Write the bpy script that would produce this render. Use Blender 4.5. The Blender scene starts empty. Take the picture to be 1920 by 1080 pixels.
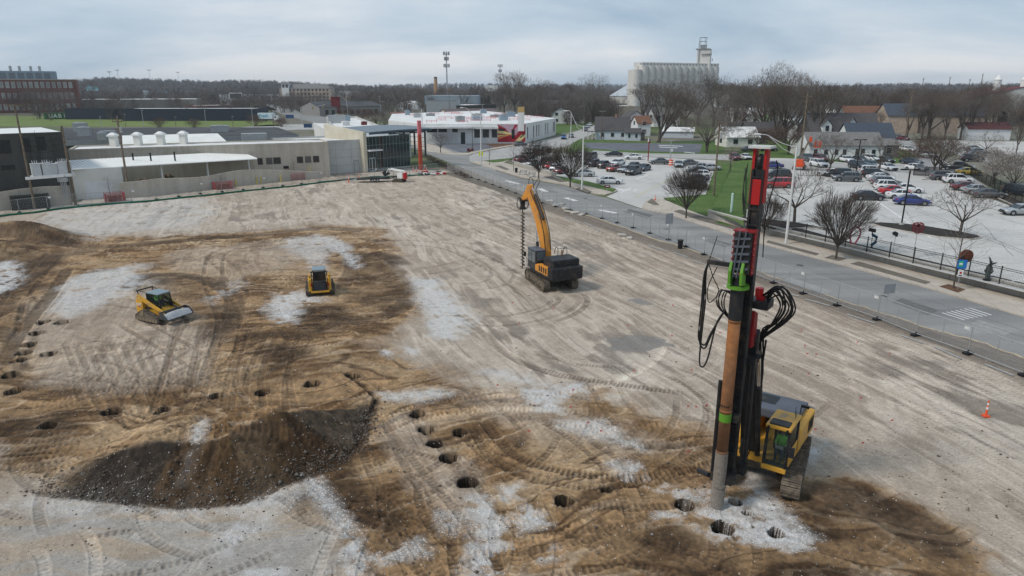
import bpy,bmesh,math,random
import numpy as np
from mathutils import Vector,Matrix
R=math.radians
scene=bpy.context.scene
COL=scene.collection
# ------------------------------------------------------------------ camera
F,CH=1280.0,17.0
PIT=math.atan(375/1280);cP,sP=math.cos(PIT),math.sin(PIT)
cam=bpy.data.cameras.new('camera');cam_o=bpy.data.objects.new('camera',cam);COL.objects.link(cam_o)
cam_o.location=(0,0,CH);cam_o.rotation_euler=(R(90)-PIT,0,0)
cam.sensor_width=36;cam.lens=24.0;cam.clip_start=.1;cam.clip_end=20000
scene.camera=cam_o
# ------------------------------------------------------------------ sky and sun
SUN_EL,SUN_AZ=R(48),R(-112)
w=bpy.data.worlds.new('World');scene.world=w;w.use_nodes=True
nt=w.node_tree;N=nt.nodes;L=nt.links
for n in list(N):N.remove(n)
def nd(t,**k):
 n=N.new(t)
 for a,b in k.items():
  if a.startswith('i_'):n.inputs[a[2:].replace('_',' ')].default_value=b
  else:setattr(n,a,b)
 return n
out=nd('ShaderNodeOutputWorld');bg=nd('ShaderNodeBackground');bg.inputs['Strength'].default_value=.1
sky=nd('ShaderNodeTexSky',sky_type='NISHITA',sun_disc=False,sun_elevation=SUN_EL,sun_rotation=SUN_AZ,air_density=1.2,dust_density=1.5)
tc=nd('ShaderNodeTexCoord');sep=nd('ShaderNodeSeparateXYZ');L.new(tc.outputs['Generated'],sep.inputs[0])
def mth(op,a,b=None,c=None):
 n=nd('ShaderNodeMath',operation=op)
 for i,v in enumerate((a,b,c)):
  if v is None:continue
  if isinstance(v,(int,float)):n.inputs[i].default_value=v
  else:L.new(v,n.inputs[i])
 return n.outputs[0]
zz=mth('ADD',mth('MAXIMUM',sep.outputs[2],0.0),.20)
cx=mth('DIVIDE',sep.outputs[0],zz);cy=mth('DIVIDE',sep.outputs[1],zz)
comb=nd('ShaderNodeCombineXYZ');L.new(cx,comb.inputs[0]);L.new(cy,comb.inputs[1])
mp=nd('ShaderNodeMapping');mp.inputs['Rotation'].default_value=(0,0,R(-14));mp.inputs['Scale'].default_value=(.45,.62,1);mp.inputs['Location'].default_value=(1.3,.4,0)
L.new(comb.outputs[0],mp.inputs[0])
n1=nd('ShaderNodeTexNoise');n1.inputs['Scale'].default_value=1.0;n1.inputs['Detail'].default_value=9;n1.inputs['Roughness'].default_value=.55;n1.inputs['Distortion'].default_value=.35
L.new(mp.outputs[0],n1.inputs['Vector'])
mp2=nd('ShaderNodeMapping');mp2.inputs['Rotation'].default_value=(0,0,R(-22));mp2.inputs['Scale'].default_value=(1.0,1.7,1)
L.new(comb.outputs[0],mp2.inputs[0])
n2=nd('ShaderNodeTexNoise');n2.inputs['Scale'].default_value=.8;n2.inputs['Detail'].default_value=8;n2.inputs['Roughness'].default_value=.6
L.new(mp2.outputs[0],n2.inputs['Vector'])
f=mth('ADD',mth('MULTIPLY',n1.outputs['Fac'],.78),mth('MULTIPLY',n2.outputs['Fac'],.22))
up=mth('SUBTRACT',1.0,mth('MULTIPLY',mth('MAXIMUM',sep.outputs[2],0.0),6.0));up=mth('MAXIMUM',up,0.0)
f=mth('ADD',mth('SUBTRACT',f,.035),mth('MULTIPLY',up,.13))
cr=nd('ShaderNodeValToRGB');L.new(f,cr.inputs[0])
e=cr.color_ramp.elements
e[0].position=.38;e[0].color=(.30,.41,.53,1)
e[1].position=.67;e[1].color=(.72,.745,.775,1)
m_=cr.color_ramp.elements.new(.47);m_.color=(.40,.505,.615,1)
m_=cr.color_ramp.elements.new(.565);m_.color=(.53,.61,.695,1)
sc=nd('ShaderNodeVectorMath',operation='SCALE');sc.inputs['Scale'].default_value=10.0;L.new(cr.outputs[0],sc.inputs[0])
mx=nd('ShaderNodeMixRGB');mx.inputs[0].default_value=.93;L.new(sky.outputs[0],mx.inputs[1]);L.new(sc.outputs[0],mx.inputs[2])
L.new(mx.outputs[0],bg.inputs['Color']);L.new(bg.outputs[0],out.inputs[0])
sun=bpy.data.lights.new('sun','SUN');sun.energy=2.0;sun.angle=R(11);sun.color=(1,.93,.84)
so=bpy.data.objects.new('sun',sun);COL.objects.link(so);so.location=(0,0,60)
sd=Vector((math.sin(SUN_AZ)*math.cos(SUN_EL),math.cos(SUN_AZ)*math.cos(SUN_EL),math.sin(SUN_EL)))
so.rotation_euler=sd.to_track_quat('Z','Y').to_euler()
scene.view_settings.view_transform='Standard';scene.view_settings.look='None'
scene.view_settings.exposure=0.2;scene.view_settings.gamma=1.0
scene.render.engine='CYCLES';scene.cycles.max_bounces=5;scene.cycles.diffuse_bounces=3
scene.cycles.transparent_max_bounces=16
scene.cycles.use_denoising=True
# ------------------------------------------------------------------ photo pixel -> place in the world
RAISE=.9
WALLPX=[(1328,409),(1440,440),(1606,481),(1720,511),(1920,560),(2040,590)]
def G0(px,py,z=0.0):
 x=(px-960)/F;y=(540-py)/F
 dx,dy,dz=x,cP+y*sP,-sP+y*cP
 t=(z-CH)/dz
 return(dx*t,dy*t)
WALL=[G0(*p,.0)for p in WALLPX]
EDGE_A=WALL[0];EDGE_B=G0(1405,250)
_ev=Vector((EDGE_B[0]-EDGE_A[0],EDGE_B[1]-EDGE_A[1]));_ev.normalize()
def raised(x,y):
 """1 on the terrace behind the retaining wall, 0 elsewhere"""
 s=(x-EDGE_A[0])*_ev.y-(y-EDGE_A[1])*_ev.x
 if s<=0:return 0.0
 for a,b in zip(WALL,WALL[1:]):
  if a[1]>=y>=b[1]:
   t=(a[1]-y)/(a[1]-b[1]);wx=a[0]+(b[0]-a[0])*t
   if x<wx:return 0.0
   break
 else:
  if y<WALL[-1][1]:return 0.0
 return min(1.0,s/8.0)
def hgt(x,y):return RAISE*raised(x,y)
def G(px,py,z=None):
 """photo pixel -> point on the ground (or on the level z)"""
 if z is not None:
  p=G0(px,py,z);return Vector((p[0],p[1],z))
 h=0.0
 for _ in range(8):
  p=G0(px,py,h);h=.5*h+.5*hgt(*p)
 p=G0(px,py,h);return Vector((p[0],p[1],hgt(*p)))
def top(p,py):
 """height above p of the point on the vertical through p seen at pixel row py"""
 k=(540-py)/F
 return CH+p[1]*(k*cP-sP)/(cP+k*sP)-p[2]
 # ------------------------------------------------------------------ materials
MATS={}
def mat(name,col,rough=.8,metal=0.0,var=.12,scale=1.5,bump=0.0,bscale=20,spec=.3,col2=None,thr=(.4,.6),trans=0.0,emit=0.0,coat=0.0):
 if name in MATS:return MATS[name]
 m=bpy.data.materials.new(name);m.use_nodes=True;t=m.node_tree;n=t.nodes;l=t.links
 b=n['Principled BSDF'];b.inputs['Roughness'].default_value=rough;b.inputs['Metallic'].default_value=metal
 b.inputs['Specular IOR Level'].default_value=spec
 if coat:b.inputs['Coat Weight'].default_value=coat;b.inputs['Coat Roughness'].default_value=.08
 c=(*col,1)
 co=n.new('ShaderNodeTexCoord')
 nz=n.new('ShaderNodeTexNoise');nz.inputs['Scale'].default_value=scale;nz.inputs['Detail'].default_value=6
 l.new(co.outputs['Object'],nz.inputs['Vector'])
 mixn=n.new('ShaderNodeMixRGB')
 if col2 is None:
  mixn.inputs[1].default_value=tuple(x*(1-var)for x in col)+(1,);mixn.inputs[2].default_value=tuple(min(1,x*(1+var))for x in col)+(1,)
  l.new(nz.outputs['Fac'],mixn.inputs[0])
  lo,hi=.3,.7
 else:
  mixn.inputs[1].default_value=c;mixn.inputs[2].default_value=(*col2,1);lo,hi=thr
 mr=n.new('ShaderNodeMapRange');mr.inputs[1].default_value=lo;mr.inputs[2].default_value=hi
 l.new(nz.outputs['Fac'],mr.inputs[0]);l.new(mr.outputs[0],mixn.inputs[0])
 l.new(mixn.outputs[0],b.inputs['Base Color'])
 if trans:b.inputs['Transmission Weight'].default_value=trans
 if emit:b.inputs['Emission Color'].default_value=c;b.inputs['Emission Strength'].default_value=emit
 if bump:
  nb=n.new('ShaderNodeTexNoise');nb.inputs['Scale'].default_value=bscale;nb.inputs['Detail'].default_value=5
  l.new(co.outputs['Object'],nb.inputs['Vector'])
  bp=n.new('ShaderNodeBump');bp.inputs['Strength'].default_value=bump;bp.inputs['Distance'].default_value=.05
  l.new(nb.outputs['Fac'],bp.inputs['Height']);l.new(bp.outputs[0],b.inputs['Normal'])
 MATS[name]=m;return m
def ribbed(name,col,step=.4,rough=.5,ang=0.0,dark=.7):
 """sheet metal with standing ribs: a wave along local x"""
 if name in MATS:return MATS[name]
 m=mat(name,col,rough,var=.06,scale=.6);t=m.node_tree;n=t.nodes;l=t.links;b=n['Principled BSDF']
 co=n.new('ShaderNodeTexCoord');mpn=n.new('ShaderNodeMapping');mpn.inputs['Rotation'].default_value=(0,0,ang)
 l.new(co.outputs['Object'],mpn.inputs[0])
 wv=n.new('ShaderNodeTexWave');wv.inputs['Scale'].default_value=.314/step;wv.wave_profile='SAW'
 l.new(mpn.outputs[0],wv.inputs['Vector'])
 bp=n.new('ShaderNodeBump');bp.inputs['Strength'].default_value=.6;bp.inputs['Distance'].default_value=.06
 l.new(wv.outputs['Fac'],bp.inputs['Height']);l.new(bp.outputs[0],b.inputs['Normal'])
 return m
 # ------------------------------------------------------------------ mesh builder
ORG={}
class MB:
 def __init__(s):s.v=[];s.f=[];s.m=[];s.k=0
 def add(s,vs,fs):
  o=len(s.v);s.v+=[tuple(q)for q in vs]
  for q in fs:s.f.append(tuple(i+o for i in q));s.m.append(s.k)
  return s
 def box(s,c,d,rz=0,rx=0,ry=0,taper=1.0):
  M=Matrix.Rotation(rz,3,'Z')@Matrix.Rotation(ry,3,'Y')@Matrix.Rotation(rx,3,'X')
  vs=[]
  for z in(-.5,.5):
   k=taper if z>0 else 1
   for x,y in((-.5,-.5),(.5,-.5),(.5,.5),(-.5,.5)):
    vs.append(Vector(c)+M@Vector((x*d[0]*k,y*d[1]*k,z*d[2])))
  return s.add(vs,[(3,2,1,0),(4,5,6,7),(0,1,5,4),(1,2,6,5),(2,3,7,6),(3,0,4,7)])
 def cyl(s,a,b,r0,r1=None,n=8,caps=True):
  a=Vector(a);b=Vector(b);r1=r0 if r1 is None else r1
  d=(b-a);
  if d.length<1e-6:return s
  q=d.to_track_quat('Z','Y');X=q@Vector((1,0,0));Y=q@Vector((0,1,0))
  vs=[]
  for p,r in((a,r0),(b,r1)):
   for i in range(n):
    t=2*math.pi*i/n;vs.append(p+X*(r*math.cos(t))+Y*(r*math.sin(t)))
  fs=[(i,(i+1)%n,n+(i+1)%n,n+i)for i in range(n)]
  if caps:fs+=[tuple(range(n-1,-1,-1)),tuple(range(n,2*n))]
  return s.add(vs,fs)
 def tube(s,pts,r,n=6):
  pts=[Vector(p)for p in pts];rings=[]
  up=Vector((0,0,1));vs=[]
  for i,p in enumerate(pts):
   d=(pts[min(i+1,len(pts)-1)]-pts[max(i-1,0)]).normalized()
   X=d.cross(up)
   if X.length<.05:X=d.cross(Vector((1,0,0)))
   X.normalize();Y=X.cross(d);rr=r[i]if isinstance(r,(list,tuple))else r
   for j in range(n):
    t=2*math.pi*j/n;vs.append(p+X*rr*math.cos(t)+Y*rr*math.sin(t))
  fs=[]
  for i in range(len(pts)-1):
   for j in range(n):
    a=i*n+j;b=i*n+(j+1)%n;fs.append((a,b,b+n,a+n))
  fs+=[tuple(range(n-1,-1,-1)),tuple(range(len(vs)-n,len(vs)))]
  return s.add(vs,fs)
 def prism(s,pts,axis,lo,hi):
  """2-D outline extruded along axis 'x','y' or 'z' (outline in the two other axes, in order)"""
  def P(p,t):
   return{'x':(t,p[0],p[1]),'y':(p[0],t,p[1]),'z':(p[0],p[1],t)}[axis]
  n=len(pts);vs=[P(p,lo)for p in pts]+[P(p,hi)for p in pts]
  fs=[(i,(i+1)%n,n+(i+1)%n,n+i)for i in range(n)]+[tuple(range(n-1,-1,-1)),tuple(range(n,2*n))]
  return s.add(vs,fs)
 def poly(s,vs):return s.add(vs,[tuple(range(len(vs)))])
 def loft(s,rings,close=True,caps=True):
  n=len(rings[0]);vs=[p for r in rings for p in r];fs=[]
  for i in range(len(rings)-1):
   for j in range(n if close else n-1):
    a=i*n+j;b=i*n+(j+1)%n;fs.append((a,b,b+n,a+n))
  if caps:fs+=[tuple(range(n-1,-1,-1)),tuple(range(len(vs)-n,len(vs)))]
  return s.add(vs,fs)
 def ball(s,c,r,n=8,sq=(1,1,1)):
  rings=[]
  for i in range(1,n//2+1):
   t=math.pi*i/(n//2+1)
   rings.append([(c[0]+r*sq[0]*math.sin(t)*math.cos(2*math.pi*j/n),c[1]+r*sq[1]*math.sin(t)*math.sin(2*math.pi*j/n),c[2]+r*sq[2]*math.cos(t))for j in range(n)])
  return s.loft(rings)
 def build(s,name,mats,parent=None,w=1,bevel=0,smooth=False,origin=None,label=None):
  me=bpy.data.meshes.new(name)
  if parent is not None:og=ORG.get(parent.name,(0,0,0))if w else(0,0,0)
  else:og=origin or(0,0,0)
  vs=[(a[0]-og[0],a[1]-og[1],a[2]-og[2])for a in s.v]
  me.from_pydata(vs,[],s.f)
  if not isinstance(mats,(list,tuple)):mats=[mats]
  for m in mats:me.materials.append(m)
  if len(mats)>1:me.polygons.foreach_set('material_index',s.m)
  bm=bmesh.new();bm.from_mesh(me);bmesh.ops.recalc_face_normals(bm,faces=bm.faces)
  if bevel:bmesh.ops.bevel(bm,geom=[e_ for e_ in bm.edges if e_.calc_face_angle(0)>.5],offset=bevel,segments=2,affect='EDGES',profile=.6,clamp_overlap=True)
  bm.to_mesh(me);bm.free()
  if smooth:me.shade_smooth()if hasattr(me,'shade_smooth')else None
  o=bpy.data.objects.new(name,me);COL.objects.link(o)
  if parent is not None:o.parent=parent;ORG[o.name]=ORG.get(parent.name,(0,0,0))
  else:o.location=og;ORG[o.name]=og
  if label:o['label']=label
  return o
def tag(o,label,cat,group=None):
 o['label']=label;o['category']=cat
 if group:o['group']=group
 return o
def thing(name,label,cat,loc=(0,0,0),rz=0,group=None):
 o=bpy.data.objects.new(name,None);COL.objects.link(o);o.empty_display_size=.3
 o.location=loc;o.rotation_euler=(0,0,rz);ORG[o.name]=tuple(loc)
 return tag(o,label,cat,group)
def struct(o,kind='structure'):o['kind']=kind;return o
KIDS={}
def dup(o,loc=None,rz=None,label=None,group=None,scale=None):
 def cp(a,par):
  c=a.copy();COL.objects.link(c)
  if par is not None:c.parent=par
  for k in KIDS.setdefault(a.name,list(a.children)):cp(k,c)
  return c
 r=cp(o,None)
 if loc is not None:r.location=loc
 if rz is not None:r.rotation_euler=(0,0,rz)
 if scale is not None:r.scale=scale if isinstance(scale,(tuple,list))else(scale,)*3
 if label:r['label']=label
 if group:r['group']=group
 return r
def text_mesh(txt,size,depth=.01,bold=False):
 cu=bpy.data.curves.new('txt','FONT');cu.body=txt;cu.size=size;cu.extrude=depth;cu.align_x='CENTER';cu.align_y='CENTER'
 if bold:cu.offset=size*.02
 o=bpy.data.objects.new('txt',cu);COL.objects.link(o)
 bpy.context.view_layer.update()
 me=bpy.data.meshes.new_from_object(o.evaluated_get(bpy.context.evaluated_depsgraph_get()))
 bpy.data.objects.remove(o);bpy.data.curves.remove(cu)
 return me
def text(name,txt,size,mt,parent,loc,rot,world=False,depth=.01):
 me=text_mesh(txt,size,depth,True);me.materials.clear();me.materials.append(mt)
 o=bpy.data.objects.new(name,me);COL.objects.link(o);o.parent=parent
 if world:og=ORG.get(parent.name,(0,0,0));loc=tuple(loc[i]-og[i]for i in range(3))
 o.location=loc;o.rotation_euler=rot
 return o
rng=random.Random(7);nr=np.random.default_rng(11)
# ------------------------------------------------------------------ noise
def vnoise(x,y,seed=0):
 xi=np.floor(x).astype(np.int64);yi=np.floor(y).astype(np.int64);xf=x-xi;yf=y-yi
 def h(a,b):
  n=(a*374761393+b*668265263+seed*974711)&0xffffffff
  n=((n^(n>>13))*1274126177)&0xffffffff
  return((n^(n>>16))&0xffff)/65535.0
 u=xf*xf*(3-2*xf);v=yf*yf*(3-2*yf)
 return(h(xi,yi)*(1-u)+h(xi+1,yi)*u)*(1-v)+(h(xi,yi+1)*(1-u)+h(xi+1,yi+1)*u)*v
def fbm(x,y,o=4,seed=0,rough=.5):
 a=1.0;s=0;t=0
 for i in range(o):
  s=s+a*vnoise(x,y,seed+i*17);t+=a;a*=rough;x=x*2.03+3.1;y=y*2.03+1.7
 return s/t
def sstep(a,b,x):t=np.clip((x-a)/(b-a),0,1);return t*t*(3-2*t)
def poly_sd(X,Y,P):
 """signed distance to a polygon, positive inside"""
 d=np.full(X.shape,1e9);ins=np.zeros(X.shape,bool);n=len(P)
 for i in range(n):
  ax,ay=P[i][0],P[i][1];bx,by=P[(i+1)%n][0],P[(i+1)%n][1]
  ex,ey=bx-ax,by-ay;L2=ex*ex+ey*ey+1e-9
  t=np.clip(((X-ax)*ex+(Y-ay)*ey)/L2,0,1)
  d=np.minimum(d,np.hypot(X-ax-t*ex,Y-ay-t*ey))
  c=(ay>Y)!=(by>Y)
  with np.errstate(divide='ignore',invalid='ignore'):
   xx=ax+(Y-ay)*(bx-ax)/((by-ay)if by!=ay else 1e-9)
  ins^=c&(X<xx)
 return np.where(ins,d,-d)
def spline(P,step=.35):
 P=[np.array(p[:2],float)for p in P]
 Q=[2*P[0]-P[1]]+P+[2*P[-1]-P[-2]];out=[]
 for i in range(1,len(Q)-2):
  n=max(2,int(np.linalg.norm(Q[i+1]-Q[i])/step))
  for k in range(n):
   t=k/n;a,b,c_,d=Q[i-1],Q[i],Q[i+1],Q[i+2]
   out.append(.5*((2*b)+(-a+c_)*t+(2*a-5*b+4*c_-d)*t*t+(-a+3*b-3*c_+d)*t**3))
 out.append(Q[-2]);return np.array(out)
def line_sd(X,Y,C):
 """signed lateral distance and arc length along polyline C for points (X,Y)"""
 best=np.full(X.shape,1e9);sd=np.zeros(X.shape);arc=np.zeros(X.shape);s0=0
 for i in range(len(C)-1):
  a,b=C[i],C[i+1];e=b-a;Ls=math.hypot(*e)
  if Ls<1e-6:continue
  t=np.clip(((X-a[0])*e[0]+(Y-a[1])*e[1])/(Ls*Ls),0,1)
  dx=X-a[0]-t*e[0];dy=Y-a[1]-t*e[1];d=np.hypot(dx,dy)
  m=d<best;sgn=np.sign(e[0]*dy-e[1]*dx)
  sd=np.where(m,d*sgn,sd);arc=np.where(m,s0+t*Ls,arc);best=np.minimum(best,d);s0+=Ls
 return sd,arc,s0
 # ------------------------------------------------------------------ the ground grid: fine where the photo looks, to the horizon
py_rows=[1180,1140]+list(np.arange(1110,700,-1.5))+list(np.arange(700,300,-1.15))+list(np.arange(300,200,-3))+list(np.arange(200,168,-4))
rad=[]
for p in py_rows:
 rad.append(G0(960,p)[1])
rad=[2.,6.,10.,13.5]+[r for r in rad if r>15]+[3500.,6000.,12000.]
rad=np.array(rad)
ang=np.concatenate([np.arange(-180,-45,5),np.linspace(-45,45,1080),np.arange(50,180,5)])
A_,R_=np.meshgrid(np.radians(ang),rad,indexing='ij')
GX=np.sin(A_)*R_;GY=np.cos(A_)*R_
nA,nR=GX.shape
X=GX.ravel();Y=GY.ravel()
SITE=[G0(*p)for p in[(1990,720),(1919,678),(1744,622),(1590,572),(1427,516),(1289,470),(1159,428),(1035,388),(960,357),(890,330),(845,316),(740,318),(620,326),(500,341),(400,353),(250,374),(120,386),(0,399),(-120,410)]]
SITE+=[(-130,60),(-60,-30),(60,-30)]
sd_site=poly_sd(X,Y,SITE)
def W(*pts):return[G0(*p)for p in pts]
Z=np.zeros(X.shape)
mask=sd_site>-2
x=X[mask];y=Y[mask]
nA1=fbm(x*.12,y*.12,4,3);nB1=fbm(x*.5,y*.5,4,9);nC1=fbm(x*1.9,y*1.9,3,21);nD1=fbm(x*6,y*6,2,31)
th=math.radians(70);xs=x*math.cos(th)-y*math.sin(th);ys=x*math.sin(th)+y*math.cos(th)
wx_=(fbm(x*.06,y*.06,3,71)-.5)*9;streak=fbm(xs*.10,ys*1.3+wx_*.3,5,41,.6);rid1=1-np.abs(2*fbm(xs*.05,ys*1.7+wx_*.5,3,43)-1);rid2=1-np.abs(2*fbm(xs*.04+7,ys*.8+wx_*.4,3,47)-1)
th2=math.radians(-6);xt=x*math.cos(th2)-y*math.sin(th2);yt=x*math.sin(th2)+y*math.cos(th2)
wy_=(fbm(x*.09,y*.09,3,73)-.5)*14;streak2=fbm(xt*.13,yt*.9+wy_*.5,5,51,.6);rid3=1-np.abs(2*fbm(xt*.10,yt*.9+wy_*.7,3,53)-1);rid4=1-np.abs(2*fbm(xt*.16+wy_*.3,yt*.45+wy_*.3,3,57)-1)
def region(P,soft=1.2,namp=3.0,warp=None):
 nn=(nA1-.5)*namp*1.6+(nB1-.5)*namp+(nC1-.5)*namp*.35
 return sstep(-soft,soft,poly_sd(x,y,P)+nn)
B=region(W((-60,430),(30,425),(110,440),(330,440),(560,425),(650,430),(720,470),(780,545),(800,600),(780,650),(900,740),(1000,730),(1120,735),(1250,770),(1360,800),(1420,850),(1560,870),(1700,900),(1840,1010),(1900,1110),(1000,1110),(700,1110),(640,1040),(600,950),(560,900),(420,950),(160,940),(60,925),(-60,920)),1.0,3.2)
Bfar=region(W((560,420),(700,425),(760,470),(720,500),(600,470)),1.5,3)
B=np.clip(np.maximum(B,Bfar*.8),0,1)
worn=region(W((60,560),(160,520),(260,500),(330,560),(420,640),(400,720),(200,735),(60,700),(0,640)),1.5,3)
worn=np.maximum(worn,.8*region(W((700,800),(760,770),(860,860),(900,960),(860,980),(740,880)),.7,1.6))
worn=np.maximum(worn,.7*region(W((330,470),(540,450),(580,500),(420,530),(330,500)),1.5,3))
worn=np.maximum(worn,.7*region(W((640,640),(760,600),(1000,700),(1100,760),(1300,840),(1180,860),(1000,800),(800,700)),1.2,3))
B=B*(1-.68*worn)
Dk=region(W((560,560),(640,570),(690,600),(600,625),(540,610)),1,2)
for P in([(-60,428),(30,422),(120,432),(175,446),(110,462),(-60,458)],[(640,470),(740,480),(790,540),(740,600),(660,560)],[(-60,440),(60,470),(110,480),(60,560),(20,640),(-60,680)],[(1500,900),(1600,890),(1760,960),(1860,1080),(1500,1090),(1440,1010)],[(240,540),(270,515),(420,520),(440,600),(400,640),(380,570),(300,560)],[(120,760),(-60,800),(-60,880),(80,890),(150,820)],[(1160,990),(1330,1020),(1400,1100),(1150,1100)],[(590,930),(660,880),(760,1000),(760,1060),(640,1000)],[(400,640),(560,620),(620,660),(480,700)]):
 Dk=np.maximum(Dk,.75*region(W(*P),.9,2.6))
Gv=np.zeros(x.shape)
GRAV=[([(-60,500),(20,492),(45,515),(20,540),(-60,570)],1.,1.2),([(95,580),(150,520),(240,500),(250,540),(190,575),(130,600)],.75,2.2),([(505,585),(512,550),(560,540),(600,560),(612,565),(560,575),(548,605),(520,605)],1.,1.4),([(590,440),(640,450),(678,500),(668,503),(620,465),(585,455)],.8,1.2),([(540,450),(600,440),(610,500),(590,520),(560,470)],.62,2),([(770,520),(820,525),(860,580),(885,600),(850,640),(800,630),(795,580)],.95,1.6),([(700,735),(820,730),(840,740),(780,752),(715,750)],.8,.7),([(985,730),(1030,735),(1085,720),(1100,735),(1045,750),(1055,775),(1010,770),(1000,750)],.95,.6),([(900,695),(960,700),(1020,718),(1100,725),(1080,735),(980,718)],.6,.8),([(1050,790),(1130,785),(1200,830),(1220,850),(1150,830),(1060,800)],.75,.8),([(1150,870),(1200,868),(1215,888),(1180,895)],.9,.5),([(1210,915),(1250,905),(1300,920),(1380,905),(1340,940),(1250,940)],.78,.7),([(1240,965),(1330,955),(1350,930),(1440,925),(1470,950),(1480,990),(1530,1010),(1500,1035),(1420,1020),(1340,1005),(1290,975)],1.,.5),([(1380,860),(1460,840),(1450,900),(1440,940),(1390,930)],.8,.6),([(1480,850),(1550,830),(1540,850),(1500,890),(1480,900)],1.,.4),([(940,915),(975,910),(970,930),(945,940)],1.,.3),([(880,935),(910,930),(960,1000),(930,1080),(880,1110),(870,1050),(900,990)],.85,.7),([(970,960),(1000,950),(1020,980),(985,990)],1.,.4),([(400,990),(440,975),(470,1000),(440,1030),(480,1060),(620,1010),(600,1040),(480,1110),(440,1080)],.85,.5),([(570,900),(590,895),(660,985),(680,1030),(720,1020),(640,1070),(640,1000)],.85,.4),([(700,1030),(790,1015),(800,1035),(720,1060),(620,1110),(580,1110)],.7,.5),([(-60,930),(100,925),(330,945),(500,925),(560,915),(500,975),(200,960),(-60,960)],.5,1.2),([(380,810),(392,812),(385,880),(350,935),(330,925),(365,880)],.8,.25),([(760,650),(785,655),(778,668),(760,662)],1,.3),([(715,655),(740,660),(735,668),(715,665)],1,.3),([(60,375),(400,370),(380,430),(150,440),(80,420)],.45,3),([(120,400),(300,392),(330,420),(180,450),(100,440)],.5,3),([(820,960),(860,965),(850,1000),(825,1000)],.55,.4),([(1000,1030),(1040,1025),(1040,1050),(1010,1055)],.6,.3),([(370,560),(450,520),(470,530),(400,575)],.4,1.2)]
for P,amt,na in GRAV:
 Gv=np.maximum(Gv,amt*region(W(*P),.35+na*.35,na))
lowgrey=region(W((-60,925),(120,935),(400,950),(560,905),(640,990),(600,1110),(-60,1110)),.8,1.4)
dark=np.zeros(x.shape);lite=np.zeros(x.shape);zt=np.zeros(x.shape)
def track(px,wid=.42,gauge=1.55,strength=.5,pitch=.26,deep=.035,world=False,light=False,skew=0.0):
 C=spline([G0(*p)for p in px]if not world else px,.6)
 lo=C.min(0)-gauge/2-1.2;hi=C.max(0)+gauge/2+1.2
 m=(x>lo[0])&(x<hi[0])&(y>lo[1])&(y<hi[1])
 if not m.any():return
 sd,arc,LL=line_sd(x[m],y[m],C)
 offs=(-gauge/2,gauge/2)if gauge else(0,)
 end=sstep(0,1.5,arc)*sstep(0,1.5,LL-arc)
 for o in offs:
  u=np.abs(sd-o)/(wid/2);k=sstep(1.15,.8,u)*end
  bars=.5+.5*np.sin((arc+skew*np.abs(sd-o))*2*math.pi/pitch)
  dist=np.hypot(x[m],y[m]);bars=.5+(bars-.5)*sstep(pitch*520,pitch*200,dist)
  if wid>.9:bars=bars*.2
  rim=np.exp(-((u-1.15)/.25)**2)*end
  kk=k*strength*(.72+.28*vnoise(x[m]*.8,y[m]*.8,5))
  if light:lite[m]=np.maximum(lite[m],kk*(.2+.8*bars));
  else:dark[m]=np.maximum(dark[m],kk*(.2+.8*(1-bars)))
  lite[m]=np.maximum(lite[m],rim*strength*.35)
  zt[m]+=-deep*k*(1.4-bars)+deep*.5*rim
T_=track
T_([(900,780),(940,830),(980,862),(1060,885),(1180,895),(1290,880),(1370,860)],.62,0,1.0,.26,.09)
T_([(880,790),(915,850),(960,885),(1040,905),(1120,915),(1240,900),(1340,870)],.5,0,.8,.24,.06)
T_([(1070,945),(1180,950),(1300,945)],.6,0,.9,.26,.06)
T_([(1080,930),(1200,900),(1330,850),(1400,820)],.6,0,.8,.26,.06)
T_([(1140,975),(1180,1005),(1240,1070)],.6,2.6,.5,.26,.04)
T_([(640,700),(720,760),(800,850),(900,960),(1000,1090)],.45,1.6,.55)
T_([(690,790),(740,900),(820,1000),(900,1110)],.45,1.6,.5)
T_([(990,930),(1120,1000),(1260,1060),(1400,1110)],.45,1.6,.5)
T_([(780,1110),(720,1010),(640,930)],.45,1.6,.4)
T_([(560,870),(760,780),(900,760),(1100,790),(1330,850)],.45,1.7,.3)
T_([(1120,700),(1180,790),(1300,850)],.4,1.6,.3)
T_([(240,600),(330,650),(400,680),(430,600),(400,520),(420,470),(520,455),(600,440)],.42,1.6,.8,.26,.06)
T_([(400,480),(440,520),(440,590),(400,640),(300,700),(150,740)],.42,1.6,.6)
T_([(370,640),(430,620),(520,600),(560,640),(500,690),(380,720),(180,725),(0,715)],.42,1.6,.6)
T_([(620,660),(540,690),(400,705),(250,715),(60,735)],.42,1.6,.55)
T_([(-20,780),(100,770),(260,745),(420,700),(620,620)],.42,1.6,.5)
T_([(-40,450),(60,440),(200,455),(400,440),(560,430),(680,436)],.45,1.7,.95,.26,.09)
T_([(-20,470),(120,470),(300,465),(460,455),(560,440)],.45,1.7,.85,.26,.06)
T_([(0,640),(30,560),(80,500),(110,470)],.45,1.7,.95,.26,.08)
T_([(10,700),(60,600),(110,540),(150,500)],.45,1.7,.5)
for k in range(7):
 T_([(-40,800+k*14),(60,806+k*12),(170,802+k*8)],.45,0,.75,.28,.05)
for k in range(9):
 x0=330+k*30+rng.uniform(-9,9)
 T_([(x0,620+rng.uniform(-20,20)),(x0-25+rng.uniform(-20,20),700),(x0-10+rng.uniform(-40,30),790)],.4,rng.choice([0,1.6]),.75,.26,.04)
for k in range(8):
 x0=120+k*22
 T_([(x0,640),(x0+20,690),(x0+30+k*4,740),(x0+70,800)],.4,0,.6,.26,.03)
T_([(60,700),(90,660),(180,650),(230,690),(190,740),(90,740),(60,700)],.35,0,.4)
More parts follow.
